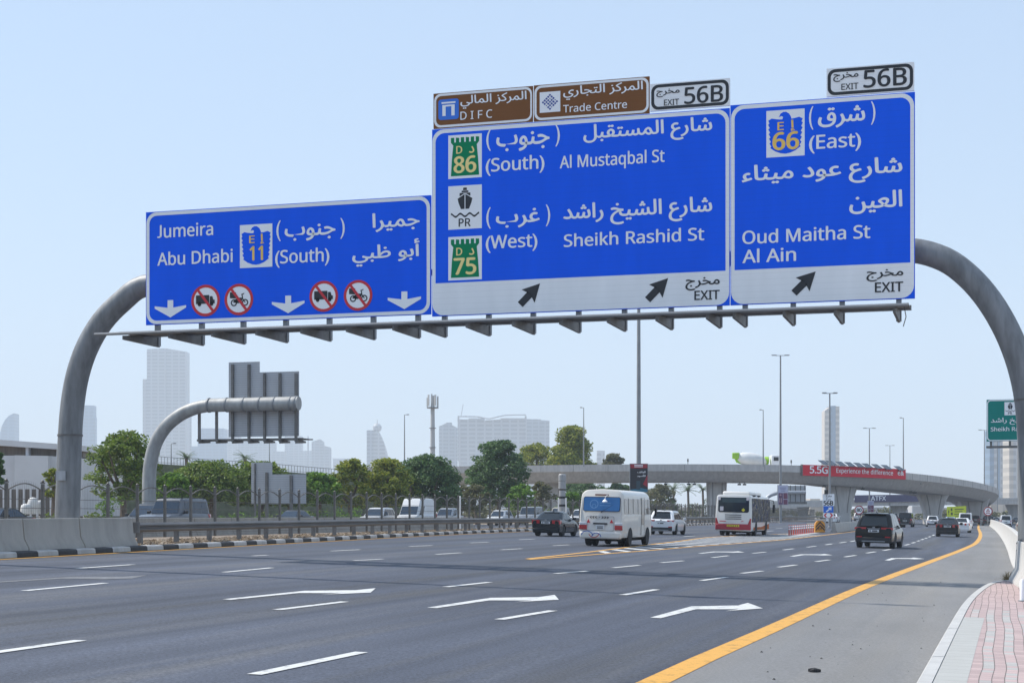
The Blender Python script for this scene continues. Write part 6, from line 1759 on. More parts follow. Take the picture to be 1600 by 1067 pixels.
# posters
def poster(label, px0, px1, y0, y1, Y, build, th=.28):
    a, b = W(px0, y1, Y), W(px1, y0, Y); ax = Vector((CT, ST, 0)); w = (b - a).dot(ax); h_ = b.z - a.z
    t = thing('poster_box', label, 'poster', tuple(a)); n = Vector((ST, -CT, 0))
    f = lambda u, v, d=0.0: tuple(a + ax * (u * w) + Vector((0, 0, v * h_)) + n * d)
    mb = MB(); mb.prism([(0, 0), (1, 0), (1, 1), (0, 1)], f, -th, 0.0); mb.build('case', M_STEEL_M, t)
    build(t, f); return t
def quads(t, f, d, rects, m_, name):
    mb = MB()
    for u0, v0, u1, v1 in rects: mb.poly([f(u0, v0, d), f(u1, v0, d), f(u1, v1, d), f(u0, v1, d)])
    return mb.build(name, m_, t, fix=False)
def red_poster(t, f):
    p = quads(t, f, .02, [(.03, .02, .97, .98)], mat('poster black', (.02, .018, .025), .4), 'poster_face')
    quads(t, f, .03, [(.03, .84, .97, .98)], mat('poster red', (.33, .015, .03), .4), 'red_band')
    mb = MB(); mb.poly([f(.72, .28, .03), f(.97, .18, .03), f(.97, .62, .03)]); mb.poly([f(.03, .02, .03), f(.97, .02, .03), f(.97, .1, .03), f(.6, .16, .03), f(.4, .12, .03), f(.03, .1, .03)], 1)
    mb.build('glow_shape', [MATS['poster red'], mat('poster teal', (.02, .16, .25), .4)], t, fix=False)
    quads(t, f, .034, [(.36, .1, .58, .40)], mat('phone dark', (.03, .06, .08), .3), 'phone_picture')
    mb = MB(); put_text(mb, arabic('الهاتف'), lambda u, v: f(u, v, .034), (.42, .86, .66, .74), bold=.02); put_text(mb, arabic('الأسود'), lambda u, v: f(u, v, .034), (.40, .86, .53, .62), bold=.02)
    for v in (.93, .88): mb.poly([f(.25, v, .034), f(.72, v, .034), f(.72, v + .025, .034), f(.25, v + .025, .034)])
    mb.build('lettering', M_SLET, t, fix=False)
poster('red and black poster box with arabic words on the thick lamp post', 984, 1012.5, 724, 769, 154.4, red_poster)
def purple_poster(t, f):
    quads(t, f, .02, [(.02, .01, .98, .99)], mat('poster pale lilac', (.50, .50, .62), .4), 'poster_face')
    quads(t, f, .03, [(.08, .02, .50, .60)], mat('poster violet', (.12, .045, .11), .4), 'picture')
    quads(t, f, .03, [(.54, .30, .94, .60), (.54, .02, .94, .27)], mat('poster maroon', (.16, .03, .08), .4), 'picture')
    quads(t, f, .036, [(.2, .46, .36, .54), (.14, .12, .22, .34), (.30, .10, .40, .34)], mat('poster figures', (.42, .28, .30), .5), 'figures')
    quads(t, f, .036, [(.2, .84, .8, .88), (.25, .76, .75, .80), (.3, .68, .7, .71)], mat('poster words', (.25, .25, .42), .5), 'words')
poster('white and purple poster box on the tall double armed lamp post', 1215, 1231.5, 757.5, 788.5, 231.3, purple_poster)
poster('small pale purple poster box on the lamp post under the viaduct', 1355.5, 1365.5, 782, 800, 317, purple_poster)

# ------------------------------------------------------------------ nose of the gore: bollards, cushion, boards, barrier
M_BOLR = mat('red bollard plastic', (.52, .05, .03), .5)
for i in range(13):
    f_ = i / 12; q = Gd(1233 + 41 * f_, 836.2 - 4.6 * f_)
    t = thing('flexible_bollard', 'slim red bollard with two white bands in the row before the orange cushion', 'bollard', (q.x, q.y, q.z), group='red bollards before the orange cushion')
    mb = MB(); mb.lathe([(.10, 0), (.10, .03), (.05, .05), (.045, .74), (.03, .76)], (q.x, q.y, q.z), 10); mb.build('post', M_BOLR, t)
    mb = MB()
    for z in (.42, .60): mb.lathe([(.046, 0), (.052, .01), (.052, .09), (.046, .10)], (q.x, q.y, q.z + z), 10)
    mb.build('white_band', M_SLET, t)
q = Gd(1281.5, 832.2); Yn = depth(q.x, q.y)
ax = Vector((CT, ST, 0)); ay = Vector((-ST, CT, 0)); w = 15.5 / F * Yn; h_ = 18.0 / F * Yn
t = thing('crash_cushion', 'orange crash cushion with black chevron at the tip of the gore barrier', 'crash cushion', tuple(q))
f = lambda u, v, d=0.0: tuple(q + ax * ((u - .5) * w) + Vector((0, 0, .05 + v * h_)) - ay * d)
P = [(.0, .0), (1, 0), (1, .62), (.92, .86), (.74, .98), (.26, .98), (.08, .86), (0, .62)]
mb = MB(); mb.prism(P, f, -.5, 0.0); mb.build('nose_cap', mat('orange cushion plastic', (.66, .27, .02), .5, noise=.08, nscale=3), t)
mb = MB()
for k in (0, .27): 
    for sg in (-1, 1): mb.poly([f(.5, .95 - k, .015), f(.5, .80 - k, .015), f(.5 + sg * .46, .36 - k, .015), f(.5 + sg * .46, .52 - k, .015)])
mb.build('chevron', M_SBLACK, t, fix=False)
mb = MB(); put_text(mb, 'OT', lambda u, v: f(u, v, .02), (.30, .70, .20, .40), bold=.03); mb.build('lettering', M_SBLACK, t, fix=False)
mb = MB()
for k in range(4):
    c = q + ay * (1.3 + k * 1.0) + ax * .15
    for z in (.22, .47, .72): mb.box((c.x, c.y, c.z + z + .0), (w * .95, .92, .20), rz=TH)
mb.build('cushion_segment', mat('galvanised cushion rail', (.27, .27, .25), .6, metal=.2, noise=.15, nscale=3), t)
# barrier behind the cushion
pts = [Gd(1303, 832)] + [Gd(*p) for p in ((1322, 829.4), (1345, 826.2), (1366, 823.2), (1388, 820.5))]
mb = MB(); barrier_run(mb, [(p.x, p.y, p.z) for p in pts], .85, .6); t = mb.build('gore_barrier', M_CONC); tag(t, 'grey concrete barrier running back from the orange crash cushion', 'barrier')
# exit board
q = Gd(1295, 829); Yb_ = depth(q.x, q.y)
def bd(px, py, d=0.0): 
    v = W(px, py, Yb_ - d); return tuple(v)
t = thing('exit_board', 'white roadside board reading Exit 56B over a blue arrow panel', 'road sign', tuple(q))
def bpanel(name, x0, x1, y0, y1, m_, d0=0.0, th=.06, par=None):
    mb = MB(); F4 = [(x0, y1), (x1, y1), (x1, y0), (x0, y0)]
    A = [bd(a, b, d0 + th) for a, b in F4]; B = [bd(a, b, d0) for a, b in F4]
    mb.add(A + B, [(0, 1, 2, 3), (7, 6, 5, 4), (0, 4, 5, 1), (1, 5, 6, 2), (2, 6, 7, 3), (3, 7, 4, 0)]); return mb.build(name, m_, par or t)
for px in (1290, 1300):
    mb = MB(); a = bd(px, 831); b = bd(px, 771); mb.tube([(a[0], a[1], q.z), b], .05, 8); mb.build('post', M_POLE, t)
bpanel('panel', 1285.3, 1303.8, 771.5, 790.2, M_SLET, .06)
def bt(body, x0, x1, y0, y1, m_, d=.13, bold=.02):
    mb = MB(); put_text(mb, body, lambda u, v: bd(u, -v, d), (x0, x1, -y1, -y0), bold=bold); return mb.build('lettering', m_, t, fix=False)
bt(arabic('مخرج'), 1290.5, 1299.5, 773, 778, M_SBLACK); bt('Exit', 1291, 1298, 778.6, 781.6, M_SBLACK, bold=0); bt('56B', 1286.5, 1302, 782.3, 789.2, M_SBLACK, bold=.05)
bpanel('arrow_panel', 1286.6, 1302.2, 790.3, 800.6, mat('bright blue panel', (.01, .14, .62), .5), .06)
mb = MB(); g = lambda *p: mb.poly([bd(a, b, .13) for a, b in p])
g((1290.3, 798.4), (1292.0, 799.6), (1297.6, 795.2), (1296.2, 793.8)); g((1293.6, 792.8), (1299.3, 792.0), (1299.0, 797.2)); mb.build('arrow', M_SLET, t, fix=False)
bpanel('chevron_panel', 1286.2, 1302.6, 801.2, 808.4, M_SLET, .06)
mb = MB()
g((1287.0, 804.8), (1290.0, 801.5), (1292.8, 801.5), (1289.8, 804.8), (1292.8, 808.1), (1290.0, 808.1)); g((1301.8, 804.8), (1298.8, 801.5), (1296.0, 801.5), (1299.0, 804.8), (1296.0, 808.1), (1298.8, 808.1)); mb.build('chevron', M_SRED, t, fix=False)
bpanel('signal_box', 1288.0, 1293.8, 765.0, 771.6, M_TRIM, .1, .2)
# speed limit sign, roundabout sign
def round_sign(name, label, px, py, r, Y, base, inner):
    c = W(px, py, Y); R_ = r / F * Y; t = thing(name, label, 'road sign', (c.x, c.y, base)); f = lambda u, v, d=0.0: tuple(c + ax * (u * R_) + Vector((0, 0, v * R_)) - ay * d)
    mb = MB(); mb.tube([(c.x, c.y, base), (c.x, c.y, c.z)], .04, 8); mb.build('post', M_POLE, t)
    mb = MB(); mb.prism(circle((0, 0), 1, 26), f, .05, .08); mb.build('disc', M_SLET, t)
    mb = MB(); o, i = circle((0, 0), .99, 26), circle((0, 0), .76, 26); mb.add([f(*p, .09) for p in o + i], [(k, (k + 1) % 26, 26 + (k + 1) % 26, 26 + k) for k in range(26)]); mb.build('red_ring', mat('dark red ring', (.30, .02, .03), .5), t, fix=False)
    inner(t, f)
def eighty(t, f):
    mb = MB(); put_text(mb, '80', lambda u, v: f(u, v, .095), (-.56, .56, -.36, .36), bold=.05); mb.build('lettering', M_SBLACK, t, fix=False)
q = Gd(1342, 824.5); round_sign('speed_limit_sign', 'round speed limit sign reading 80 in front of the viaduct pier', 1342, 796.5, 7.3, depth(q.x, q.y), q.z, eighty)
def tri(t, f):
    mb = MB(); P = [(0, .62), (-.42, -.12), (.42, -.12)]; Q = [(0, .36), (-.2, .0), (.2, .0)]
    mb.add([f(*p, .095) for p in P + Q], [(0, 1, 4, 3), (1, 2, 5, 4), (2, 0, 3, 5)]); mb.poly([f(-.5, -.3, .095), (f(.5, -.3, .095)), f(.4, -.45, .095), f(-.4, -.45, .095)]); mb.build('red_symbol', MATS['dark red ring'], t, fix=False)
round_sign('warning_sign', 'round red rimmed sign with a small triangle at the tip of the white barrier', 1543.5, 798.5, 7.4, 215, .3, tri)
# yellow works sign
Y = 255; a, b = W(1479.5, 809.5, Y), W(1509.5, 791.5, Y)
t = thing('works_sign', 'bright yellow road works board with black lettering under the viaduct', 'road sign', tuple(W(1494, 820, Y)))
w = (b - a).dot(ax); h_ = b.z - a.z; f = lambda u, v, d=0.0: tuple(a + ax * (u * w) + Vector((0, 0, v * h_ + u * .12)) - ay * d)
mb = MB(); mb.prism([(0, 0), (1, 0), (1, 1), (0, 1)], f, 0.0, .06); mb.build('panel', mat('fluorescent yellow sheeting', (.58, .66, .02), .5), t)
quads(t, f, .07, [(.20, .62, .28, .86), (.20, .26, .30, .50), (.40, .70, .86, .78), (.40, .52, .80, .58), (.38, .30, .88, .36), (.45, .14, .80, .20)], mat('works lettering', (.06, .08, .02), .5), 'words')
mb = MB(); mb.poly([f(.05, .52, .07), f(.13, .52, .07), f(.09, .72, .07)]); mb.poly([f(.08, .3, .07), f(.10, .3, .07), f(.10, .54, .07), f(.08, .54, .07)]); mb.build('arrow', M_SBLACK, t, fix=False)
for u in (.12, .88):
    p = f(u, 0, -.05); mb = MB(); mb.tube([(p[0], p[1], 0), (p[0], p[1], p[2] + .6)], .05, 6); mb.build('post', M_POLE, t)

# ------------------------------------------------------------------ green sign at the edge of the photo
S3 = 112.0
t, x0, x1, z0, z1 = sign_root('green overhead sign with a ship symbol reading Sheikh Rashid, cut by the photo edge', (1541.5, 1690, 624.5, 689.5), S3)
panel_box(t, x0, x1, z0, z1, S3, .08, M_SGREEN)
fg = Face(S3, t)
fg.ring(rrect(x0 + .02, x1 - .02, z0 + .02, z1 - .02, .25), rrect(x0 + .09, x1 - .09, z0 + .09, z1 - .09, .2), .012, M_SWHITE, 'border')
fg.text('شارع الشيخ راشد', 1548, 1640, 652, 663, .02, M_SLET, ar=True, bold=.016)
fg.text('Sheikh Rashid St', 1548, 1622, 6, 673, .02, M_SLET, cap=True, bold=.018)
_d = .012
ship_panel(fg, 1569.5, 1587.5, 628, 648.5)
t = thing('sign_gantry', 'slim gantry whose walkway shows under the green sign at the photo edge', 'gantry', (7.6, S3 + 1, 0))
q0, q1 = Pl(1541, 698, S3 - 1.2), Pl(1690, 698, S3 - 1.2)
mb = MB(); mb.bar((q0.x, S3 - 1.2, q0.z), (q1.x, S3 - 1.2, q0.z), .12, .12); mb.bar((q0.x, S3 - .3, q0.z), (q1.x, S3 - .3, q0.z), .10, .12); mb.build('walkway', M_STEEL_D, t)
for px in (1548.5, 1578, 1610, 1650):
    q = Pl(px, 698, S3 + .2); mb = MB(); mb.box((q.x, S3 + .2, (q.z + z1) / 2), (.14, .14, z1 - q.z)); mb.bar((q.x, S3 + .2, q.z), (q.x, S3 - 1.3, q.z), .12, .16); mb.build('post', M_STEEL_D, t)
mb = MB(); zq = z0 + 1.6; mb.tube([(7.6, S3 + .7, -.1), (7.6, S3 + .7, zq - 1.5), (7.0, S3 + .7, zq - .3), (5.6, S3 + .7, zq), (x0 + .3, S3 + .7, zq)], .32, 14); mb.build('arch_tube', M_GALV, t)

# ------------------------------------------------------------------ end block by the pavement, weed, post, debris
b0_, b1_ = [W(a_, c_, (HC - .13) * F / (c_ - HY)) for a_, c_ in ((1579, 908.5), (1600.5, 922.5))]; dv = (b1_ - b0_); dv.z = 0
mb = MB(); pts = [(b0_.x + .28 + dv.x * k, b0_.y + dv.y * k + .25, .125) for k in (-0.04, 1.0, 2.0)]
barrier_run(mb, pts, 1.06, .62); t0 = thing('barrier_end', 'white concrete barrier end with a dark steel edge beside the pink pavement', 'barrier', pts[0])
mb.build('block', M_CONC_W, t0)
p = pts[0]; n_ = Vector((dv.y, -dv.x, 0)).normalized()
mb = MB(); mb.bar((p[0] - .04, p[1] - .34, p[2] + .02), (p[0] - .04, p[1] - .14, p[2] + 1.09), .07, .05); mb.bar((p[0] - .04, p[1] - .14, p[2] + 1.09), (pts[2][0], pts[2][1] - .14, pts[2][2] + 1.09), .05, .05); mb.build('steel_edge', M_STEEL_D, t0)
mb = MB()
for k in range(6): mb.box((p[0] - .1, p[1] - .34 + .2 * (k + .5) / 6, p[2] + .1 + k * .18), (.05, .05, .04))
mb.build('bolt', M_STEEL_D, t0)
q = Gd(1574.5, 907); mb = MB(); rnd = random.Random(4)
for k in range(150):
    a = rnd.uniform(0, 2 * math.pi); el = rnd.uniform(.2, 1.4); L_ = rnd.uniform(.15, .42); d = Vector((math.cos(a) * math.cos(el), math.sin(a) * math.cos(el), math.sin(el))); s = d.cross(Vector((.3, .2, 1))).normalized() * .008
    b = Vector((q.x + rnd.uniform(-.1, .1), q.y + rnd.uniform(-.1, .1), q.z)); mid = b + d * L_ * .6; tip = b + d * L_ - Vector((0, 0, .08 * L_ / .4)); mb.add([b - s, b + s, mid + s, mid - s, tip], [(0, 1, 2, 3), (3, 2, 4)])
o = mb.build('dry_weed', leaf_mat('dry weed', (.10, .09, .05), (.24, .2, .12)), None, fix=False, origin=(q.x, q.y, q.z)); o.location = q; tag(o, 'small dry weed growing at the foot of the white barrier end', 'weed')
q = Gd(1597.5, 950); t = thing('bollard', 'short white bollard on the pink pavement at the photo edge', 'bollard', (q.x, q.y, gz(q.x) + .14)); mb = MB(); mb.lathe([(.05, 0), (.05, .40), (.03, .44)], (q.x, q.y, gz(q.x) + .14), 12); mb.build('post', M_SLET, t)
mb = MB(); mb.lathe([(.09, 0), (.09, .02), (.05, .025)], (q.x, q.y, gz(q.x) + .14), 12); mb.build('base_plate', M_STEEL_M, t)
q = Gd(1273, 1050); mb = MB(); rnd = random.Random(9); n = 11
top = [(q.x + (.062 if k % 2 else .03) * math.cos(2 * math.pi * k / n) * 1.3, q.y + .03 * math.sin(2 * math.pi * k / n) * (1.9 if k % 3 else .7), q.z + .02 + rnd.uniform(0, .035)) for k in range(n)]
mb.add(top + [(x, y, q.z + .005) for x, y, _ in top] + [(q.x, q.y, q.z + .055)], [(k, (k + 1) % n, 2 * n) for k in range(n)] + [(k, k + n, (k + 1) % n + n, (k + 1) % n) for k in range(n)] + [tuple(range(2 * n - 1, n - 1, -1))])
o = mb.build('rubber_scrap', M_BLACK, None, origin=tuple(q)); o.location = q; tag(o, 'black scrap of rubber lying on the grey shoulder', 'debris')
mb = MB(); rnd = random.Random(12)
for k in range(46):
    px, py = rnd.uniform(1180, 1500), rnd.uniform(900, 1064); q = Gd(px, py)
    if not (lerp(YRs, q.y) + .3 < q.x < lerp(SHR, q.y) - .2): continue
    s = rnd.uniform(.006, .02); mb.add([(q.x - s, q.y, q.z + .006), (q.x + s * .6, q.y - s * 1.4, q.z + .006), (q.x + s, q.y + s, q.z + .006), (q.x, q.y, q.z + .006 + s)], [(0, 1, 3), (1, 2, 3), (2, 0, 3)])
o = mb.build('grit', M_BLACK); o['kind'] = 'stuff'
# litter on the verge: dry leaves
mb = MB(); rnd = random.Random(21)
for k in range(5200):
    y = 46 + 70 * rnd.random() ** 1.4; xk = lerp(KLs, y) - .75; x = xk - rnd.random() * 3.4; z = gz(xk) + .145 + max(0, min(1, (xk - x) / max(.5, xk + 34))) * .0
    z = gz(xk) + .135 + (.87 - gz(xk) - .135) * min(1, max(0, (xk - x) / (xk + 34.0 + 1e-6)))
    s = rnd.uniform(.04, .13); u = Vector((rnd.gauss(0, 1), rnd.gauss(0, 1), rnd.gauss(0, .5))).normalized() * s; v = Vector((rnd.gauss(0, 1), rnd.gauss(0, 1), rnd.gauss(0, .7))).normalized() * s * .6; p = Vector((x, y, z + .03))
    mb.add([p - u, p + v, p + u, p - v], [(0, 1, 2), (0, 2, 3)])
o = mb.build('dry_leaves', leaf_mat('dry litter', (.16, .115, .075), (.42, .34, .25)), fix=False); o['kind'] = 'stuff'
# ------------------------------------------------------------------ further stretch of the arched fence
t = thing('steel_fence', 'far stretch of arched steel fence beside the guardrail beyond the minibus', 'fence', (FX, 206, .78))
for i in range(66):
    y = 204.6 + i * 2.5
    P_ = FENCE_P.copy(); COL.objects.link(P_); P_.parent = t; Q_ = FENCE_Q.copy(); COL.objects.link(Q_); Q_.parent = t
    P_.location = (-.02 * i - (i / 30) ** 2 * .3, y - 206, 0.02); Q_.location = P_.location

# ------------------------------------------------------------------ concrete mixer on the viaduct
p = along(1182); Yd = depth(p.x, p.y) + 4.0
t = thing('mixer_truck', 'white concrete mixer truck with lime green parts on the viaduct', 'truck', tuple(W(1182, 731, Yd)))
g = lambda px, py, d=0.0: Vector(W(px, py, Yd + d))
M_LIME = mat('lime green paint', (.30, .55, .03), .5)
zc = g(1182, 718).z
a, b = g(1153, 714.5), g(1197, 722.0); d = b - a
mb = MB(); mb.tube([a + d * s for s in (0, .12, .4, .7, .9, 1.0)], [.55, .95, 1.18, 1.1, .8, .55], 18); mb.build('drum', mat('white drum', (.66, .66, .64), .5, noise=.08, nscale=1), t)
mb = MB(); mb.box(g(1150, 712), (1.1, 1.3, 1.0)); mb.bar(g(1147.5, 710.5), g(1153, 722), .5, .5); mb.bar(g(1155, 724), g(1158, 716), .5, .7); mb.build('chute', M_LIME, t, bevel=.1)
mb = MB(); mb.lathe([(.1, -.4), (.62, -.3), (.62, .3), (.1, .4)], g(1198, 719), 14, axis='X'); mb.bar(g(1197.5, 727), g(1198, 719), .5, .6); mb.build('drum_drive', M_LIME, t)
mb = MB(); c = g(1211, 719.5); mb.box(c, (1.5, 2.2, 1.75), rz=TH); mb.build('cab', M_WHITE, t, bevel=.12)
mb = MB(); mb.box(c + Vector((0, 0, .25)) - ay * 1.11, (.8, .04, .6), rz=TH); mb.build('cab_window', M_GLASS, t)
mb = MB(); mb.bar(g(1206, 711), g(1206, 725), .12, .12); mb.bar(g(1204.5, 714), g(1204.5, 726), .1, .1); mb.build('exhaust_stack', M_STEEL_M, t)
mb = MB(); mb.bar(g(1148, 728), g(1218, 728), .9, .35); mb.build('chassis', M_STEEL_D, t)
for px in (1158, 1168, 1212):
    mb = MB(); mb.lathe([(.3, -.15), (.5, -.15), (.5, .15), (.3, .15)], g(px, 731), 14, axis='Y'); mb.build('wheel', M_TYRE, t)

# a further overhead sign seen from behind beneath the viaduct
Yf = 345
t = thing('sign_gantry', 'small far gantry with a grey sign seen from behind, beneath the viaduct', 'gantry', tuple(W(1196, 806, Yf)))
mb = MB(); mb.tube(cr([Vector(W(*q, Yf)) for q in ((1193, 806), (1193.5, 786), (1199, 777), (1208, 772), (1222, 769.5), (1259, 769))], 4), .4, 10); mb.build('arch_tube', M_GALV, t)
mb = MB(); a, b = W(1230, 784, Yf + .8), W(1259, 758.5, Yf + .8); c_ = (a + b) / 2; mb.box(c_, ((b - a).length * .76, .08, b.z - a.z), rz=TH); mb.build('back_panel', M_ALU, t)
for px in (1235, 1243, 1251, 1257.5):
    a, b = W(px, 785, Yf + .5), W(px, 758, Yf + .5); mb = MB(); mb.bar(a, b, .18, .18); mb.build('post', M_STEEL_D, t)
mb = MB(); mb.bar(W(1228, 785.5, Yf + .5), W(1261, 785.5, Yf + .5), .2, .5); mb.build('walkway', M_STEEL_D, t)

# ------------------------------------------------------------------ white building by the opposite road
Yw = 152
M_WALLW = mat('white render wall', (.60, .60, .61), .8, noise=.05, nscale=.5); M_LOUV = mat('brown louvres', (.20, .165, .14), .7, noise=.2, nscale=2, stretch=(4, 4, .2))
A = lambda px, py, d=0.0: Vector(W(px, py, Yw + d))
t = thing('white_building', 'low white building with a brown louvre band under its flat roof', 'building', tuple(A(40, 806)))
def slab(x0, x1, yt0, yt1, yb0, yb1, d0, d1, m_, name):
    mb = MB(); Ff = [A(x0, yb0, d0), A(x1, yb1, d0), A(x1, yt1, d0), A(x0, yt0, d0)]; B = [v + ay * (d1 - d0) for v in Ff]
    mb.add(Ff + B, [(0, 1, 2, 3), (7, 6, 5, 4), (0, 4, 5, 1), (1, 5, 6, 2), (2, 6, 7, 3), (3, 7, 4, 0)]); return mb.build(name, m_, t)
slab(-60, 130, 682.5, 696, 692, 704.5, -.6, 16, M_WALLW, 'roof')
slab(-60, 130, 691, 704, 713, 714.5, .6, 15, M_LOUV, 'louvre_band')
for x0, x1 in ((40, 44.5), (-20, -16), (88, 92)): slab(x0, x1, 694.5, 697, 713, 713, -.2, .55, M_WALLW, 'mullion')
slab(22.5, 75, 711, 712, 806, 806, -1.2, 15, M_WALLW, 'wall')
slab(-60, 22.4, 712, 711.5, 806, 806, -.2, 15, M_WALLW, 'wall'); slab(75.1, 130, 712, 716, 806, 806, -.3, 15, M_WALLW, 'wall')
t = thing('garden_fence', 'brown slatted garden fence with pale posts in front of the white building', 'fence', tuple(W(60, 806, 138)))
mb = MB(); a, b = W(-40, 806, 138), W(125, 806, 138); z1 = W(0, 764, 138).z
mb.add([a, b, (b.x, b.y, z1), (a.x, a.y, z1)] + [v + ay * .1 for v in (a, b)] + [Vector((b.x, b.y, z1)) + ay * .1, Vector((a.x, a.y, z1)) + ay * .1], [(0, 1, 2, 3), (7, 6, 5, 4), (0, 4, 5, 1), (1, 5, 6, 2), (2, 6, 7, 3), (3, 7, 4, 0)])
mb.build('slat_panel', mat('brown slats', (.15, .13, .115), .8, noise=.25, nscale=1.5, stretch=(6, 6, .2)), t)
for k in range(16):
    c = W(-36 + k * 10.5, 806, 137.9); mb = MB(); mb.box((c.x, c.y, (z1 + .7) / 2 + .05), (.16, .12, z1 - .55)); mb.build('post', M_WALLW, t)
for px, w, yt, lb in ((40.5, 17, 786.5, 'white rounded plaster sculpture, lower one of the three beside the gantry leg'), (51.5, 18, 776.5, 'white rounded plaster sculpture, tallest of the three beside the gantry leg'), (62.5, 12, 781, 'white rounded plaster sculpture, slimmest of the three beside the gantry leg')):
    c = W(px, 803, 124 + (px - 40) * .05); r = w / 2 / F * 124; h_ = (803 - yt) / F * 124
    mb = MB(); mb.lathe([(r * .95, 0), (r, h_ * .3), (r * .98, h_ * .6), (r * .8, h_ * .85), (r * .45, h_ * .97), (.01, h_)], (c.x, c.y, c.z), 18)
    o = mb.build('plaster_sculpture', mat('white plaster', (.66, .65, .63), .8, noise=.12, nscale=3, bump=.5, bscale=6), None, origin=tuple(c)); o.location = c; tag(o, lb, 'sculpture')

# ------------------------------------------------------------------ far skyline
def facade(name, col, floor=4.0, bay=6.0, contrast=.17):
    m = bpy.data.materials.new(name); m.use_nodes = True; nt = m.node_tree; b = nt.nodes['Principled BSDF']; b.inputs['Roughness'].default_value = .5
    tc = nt.nodes.new('ShaderNodeTexCoord'); sp = nt.nodes.new('ShaderNodeSeparateXYZ'); nt.links.new(tc.outputs['Object'], sp.inputs[0])
    def band(s, pitch, th):
        d = nt.nodes.new('ShaderNodeMath'); d.operation = 'DIVIDE'; d.inputs[1].default_value = pitch; nt.links.new(s, d.inputs[0])
        fr = nt.nodes.new('ShaderNodeMath'); fr.operation = 'FRACT'; nt.links.new(d.outputs[0], fr.inputs[0])
        lt = nt.nodes.new('ShaderNodeMath'); lt.operation = 'LESS_THAN'; lt.inputs[1].default_value = th; nt.links.new(fr.outputs[0], lt.inputs[0]); return lt.outputs[0]
    mx = nt.nodes.new('ShaderNodeMath'); mx.operation = 'MAXIMUM'; nt.links.new(band(sp.outputs['Z'], floor, .45), mx.inputs[0]); nt.links.new(band(sp.outputs['X'], bay, .22), mx.inputs[1])
    mix = nt.nodes.new('ShaderNodeMix'); mix.data_type = 'RGBA'; nt.links.new(mx.outputs[0], mix.inputs['Factor'])
    mix.inputs['A'].default_value = (*[c * (1 - contrast) for c in col], 1); mix.inputs['B'].default_value = (*[min(.85, c * (1 + contrast)) for c in col], 1)
    nt.links.new(mix.outputs['Result'], b.inputs['Base Color']); MATS[name] = m; return m
FC = {'pale': facade('pale tower facade', (.42, .42, .43), 7, 14), 'glass': facade('blue glass facade', (.16, .24, .34), 8, 18, .12), 'beige': facade('beige tower facade', (.48, .43, .37), 7, 11), 'grey': facade('grey tower facade', (.33, .34, .36), 7, 12)}
def tower(label, parts, Y, mk='pale', name='tower', cat='tower', deep=None, extra=None):
    """parts: px boxes (x0, x1, ytop_left, ytop_right)"""
    xs_ = [p[0] for p in parts] + [p[1] for p in parts]; xc = (min(xs_) + max(xs_)) / 2
    o = W(xc, 800, Y); o.z = 0; t = thing(name, label, cat, tuple(o), local=True); t.location = o; t.rotation_euler = (0, 0, TH)
    for k, p in enumerate(parts):
        x0, x1, y0, y1 = p[:4]; s = Y / F; dp = deep or max(18, (x1 - x0) * s * .8); off = k * 1.5
        u0, u1 = (x0 - xc) * s, (x1 - xc) * s; z0, z1 = HC - (y0 - HY) * s, HC - (y1 - HY) * s
        mb = MB(); vs = [(u0, off, -1), (u1, off, -1), (u1, off, z1), (u0, off, z0)]; vb = [(a, off + dp, c) for a, _, c in vs]
        mb.add(vs + vb, [(0, 1, 2, 3), (7, 6, 5, 4), (0, 4, 5, 1), (1, 5, 6, 2), (2, 6, 7, 3), (3, 7, 4, 0)])
        mb.build('block', FC[p[4] if len(p) > 4 else mk], t, origin=(0, 0, 0))
    if extra: extra(t, lambda px, py, d=0.0: Vector(((px - xc) * Y / F, d, HC - (py - HY) * Y / F)), Y / F)
    return t
tower('tallest pale tower with a stepped edge behind the cantilever gantry', [(229.5, 259, 545.5, 544.2), (259.1, 291, 544.2, 549.5), (222.5, 229.4, 592, 592), (232, 289.5, 640, 640, 'grey')], 3300)
def sail(t, g, s):
    mb = MB(); P = [(0, 690), (0, 676), (3, 665), (8, 655.5), (14, 649), (22, 645.5), (22, 690), (22, 800), (0, 800)]
    mb.prism([(a, b) for a, b in P], lambda u, v, d: g(u, v, d), 0, 40); mb.build('curved_block', FC['glass'], t, origin=(0, 0, 0))
tower('curved sail shaped glass tower at the photo edge', [(2, 21, 700, 700, 'glass')], 3900, 'glass', extra=sail)
tower('slim blue glass tower just behind the big gantry leg', [(126.5, 146.5, 633, 633.5), (140, 148, 652, 652)], 3700, 'glass')
for i, (lb, pt, Yt, k) in enumerate([('hazy broad block under the cantilever gantry walkway', [(309, 349, 669, 669), (290, 312, 697, 697)], 4200, 'glass'),
        ('hazy pale block next to the broad block under the walkway', [(351, 374, 671, 671)], 4600, 'pale'), ('wide hazy block showing under the sign seen from behind', [(372, 426, 689, 689), (426.5, 447, 705, 705)], 4400, 'grey'),
        ('hazy slab behind the end of the rear walkway', [(445, 471, 681, 681), (466, 487, 704, 704)], 4500, 'pale'), ('hazy round topped tower with a thin mast beside it', [(487, 500, 690, 686), (500.1, 505.5, 686, 690), (505.6, 516.5, 696, 699), (480, 480.8, 681, 681)], 3900, 'grey'),
        ('low hazy block at the left of the ball tower', [(520, 545, 716, 716)], 4400, 'pale')]):
    tower(lb, pt, Yt, k)
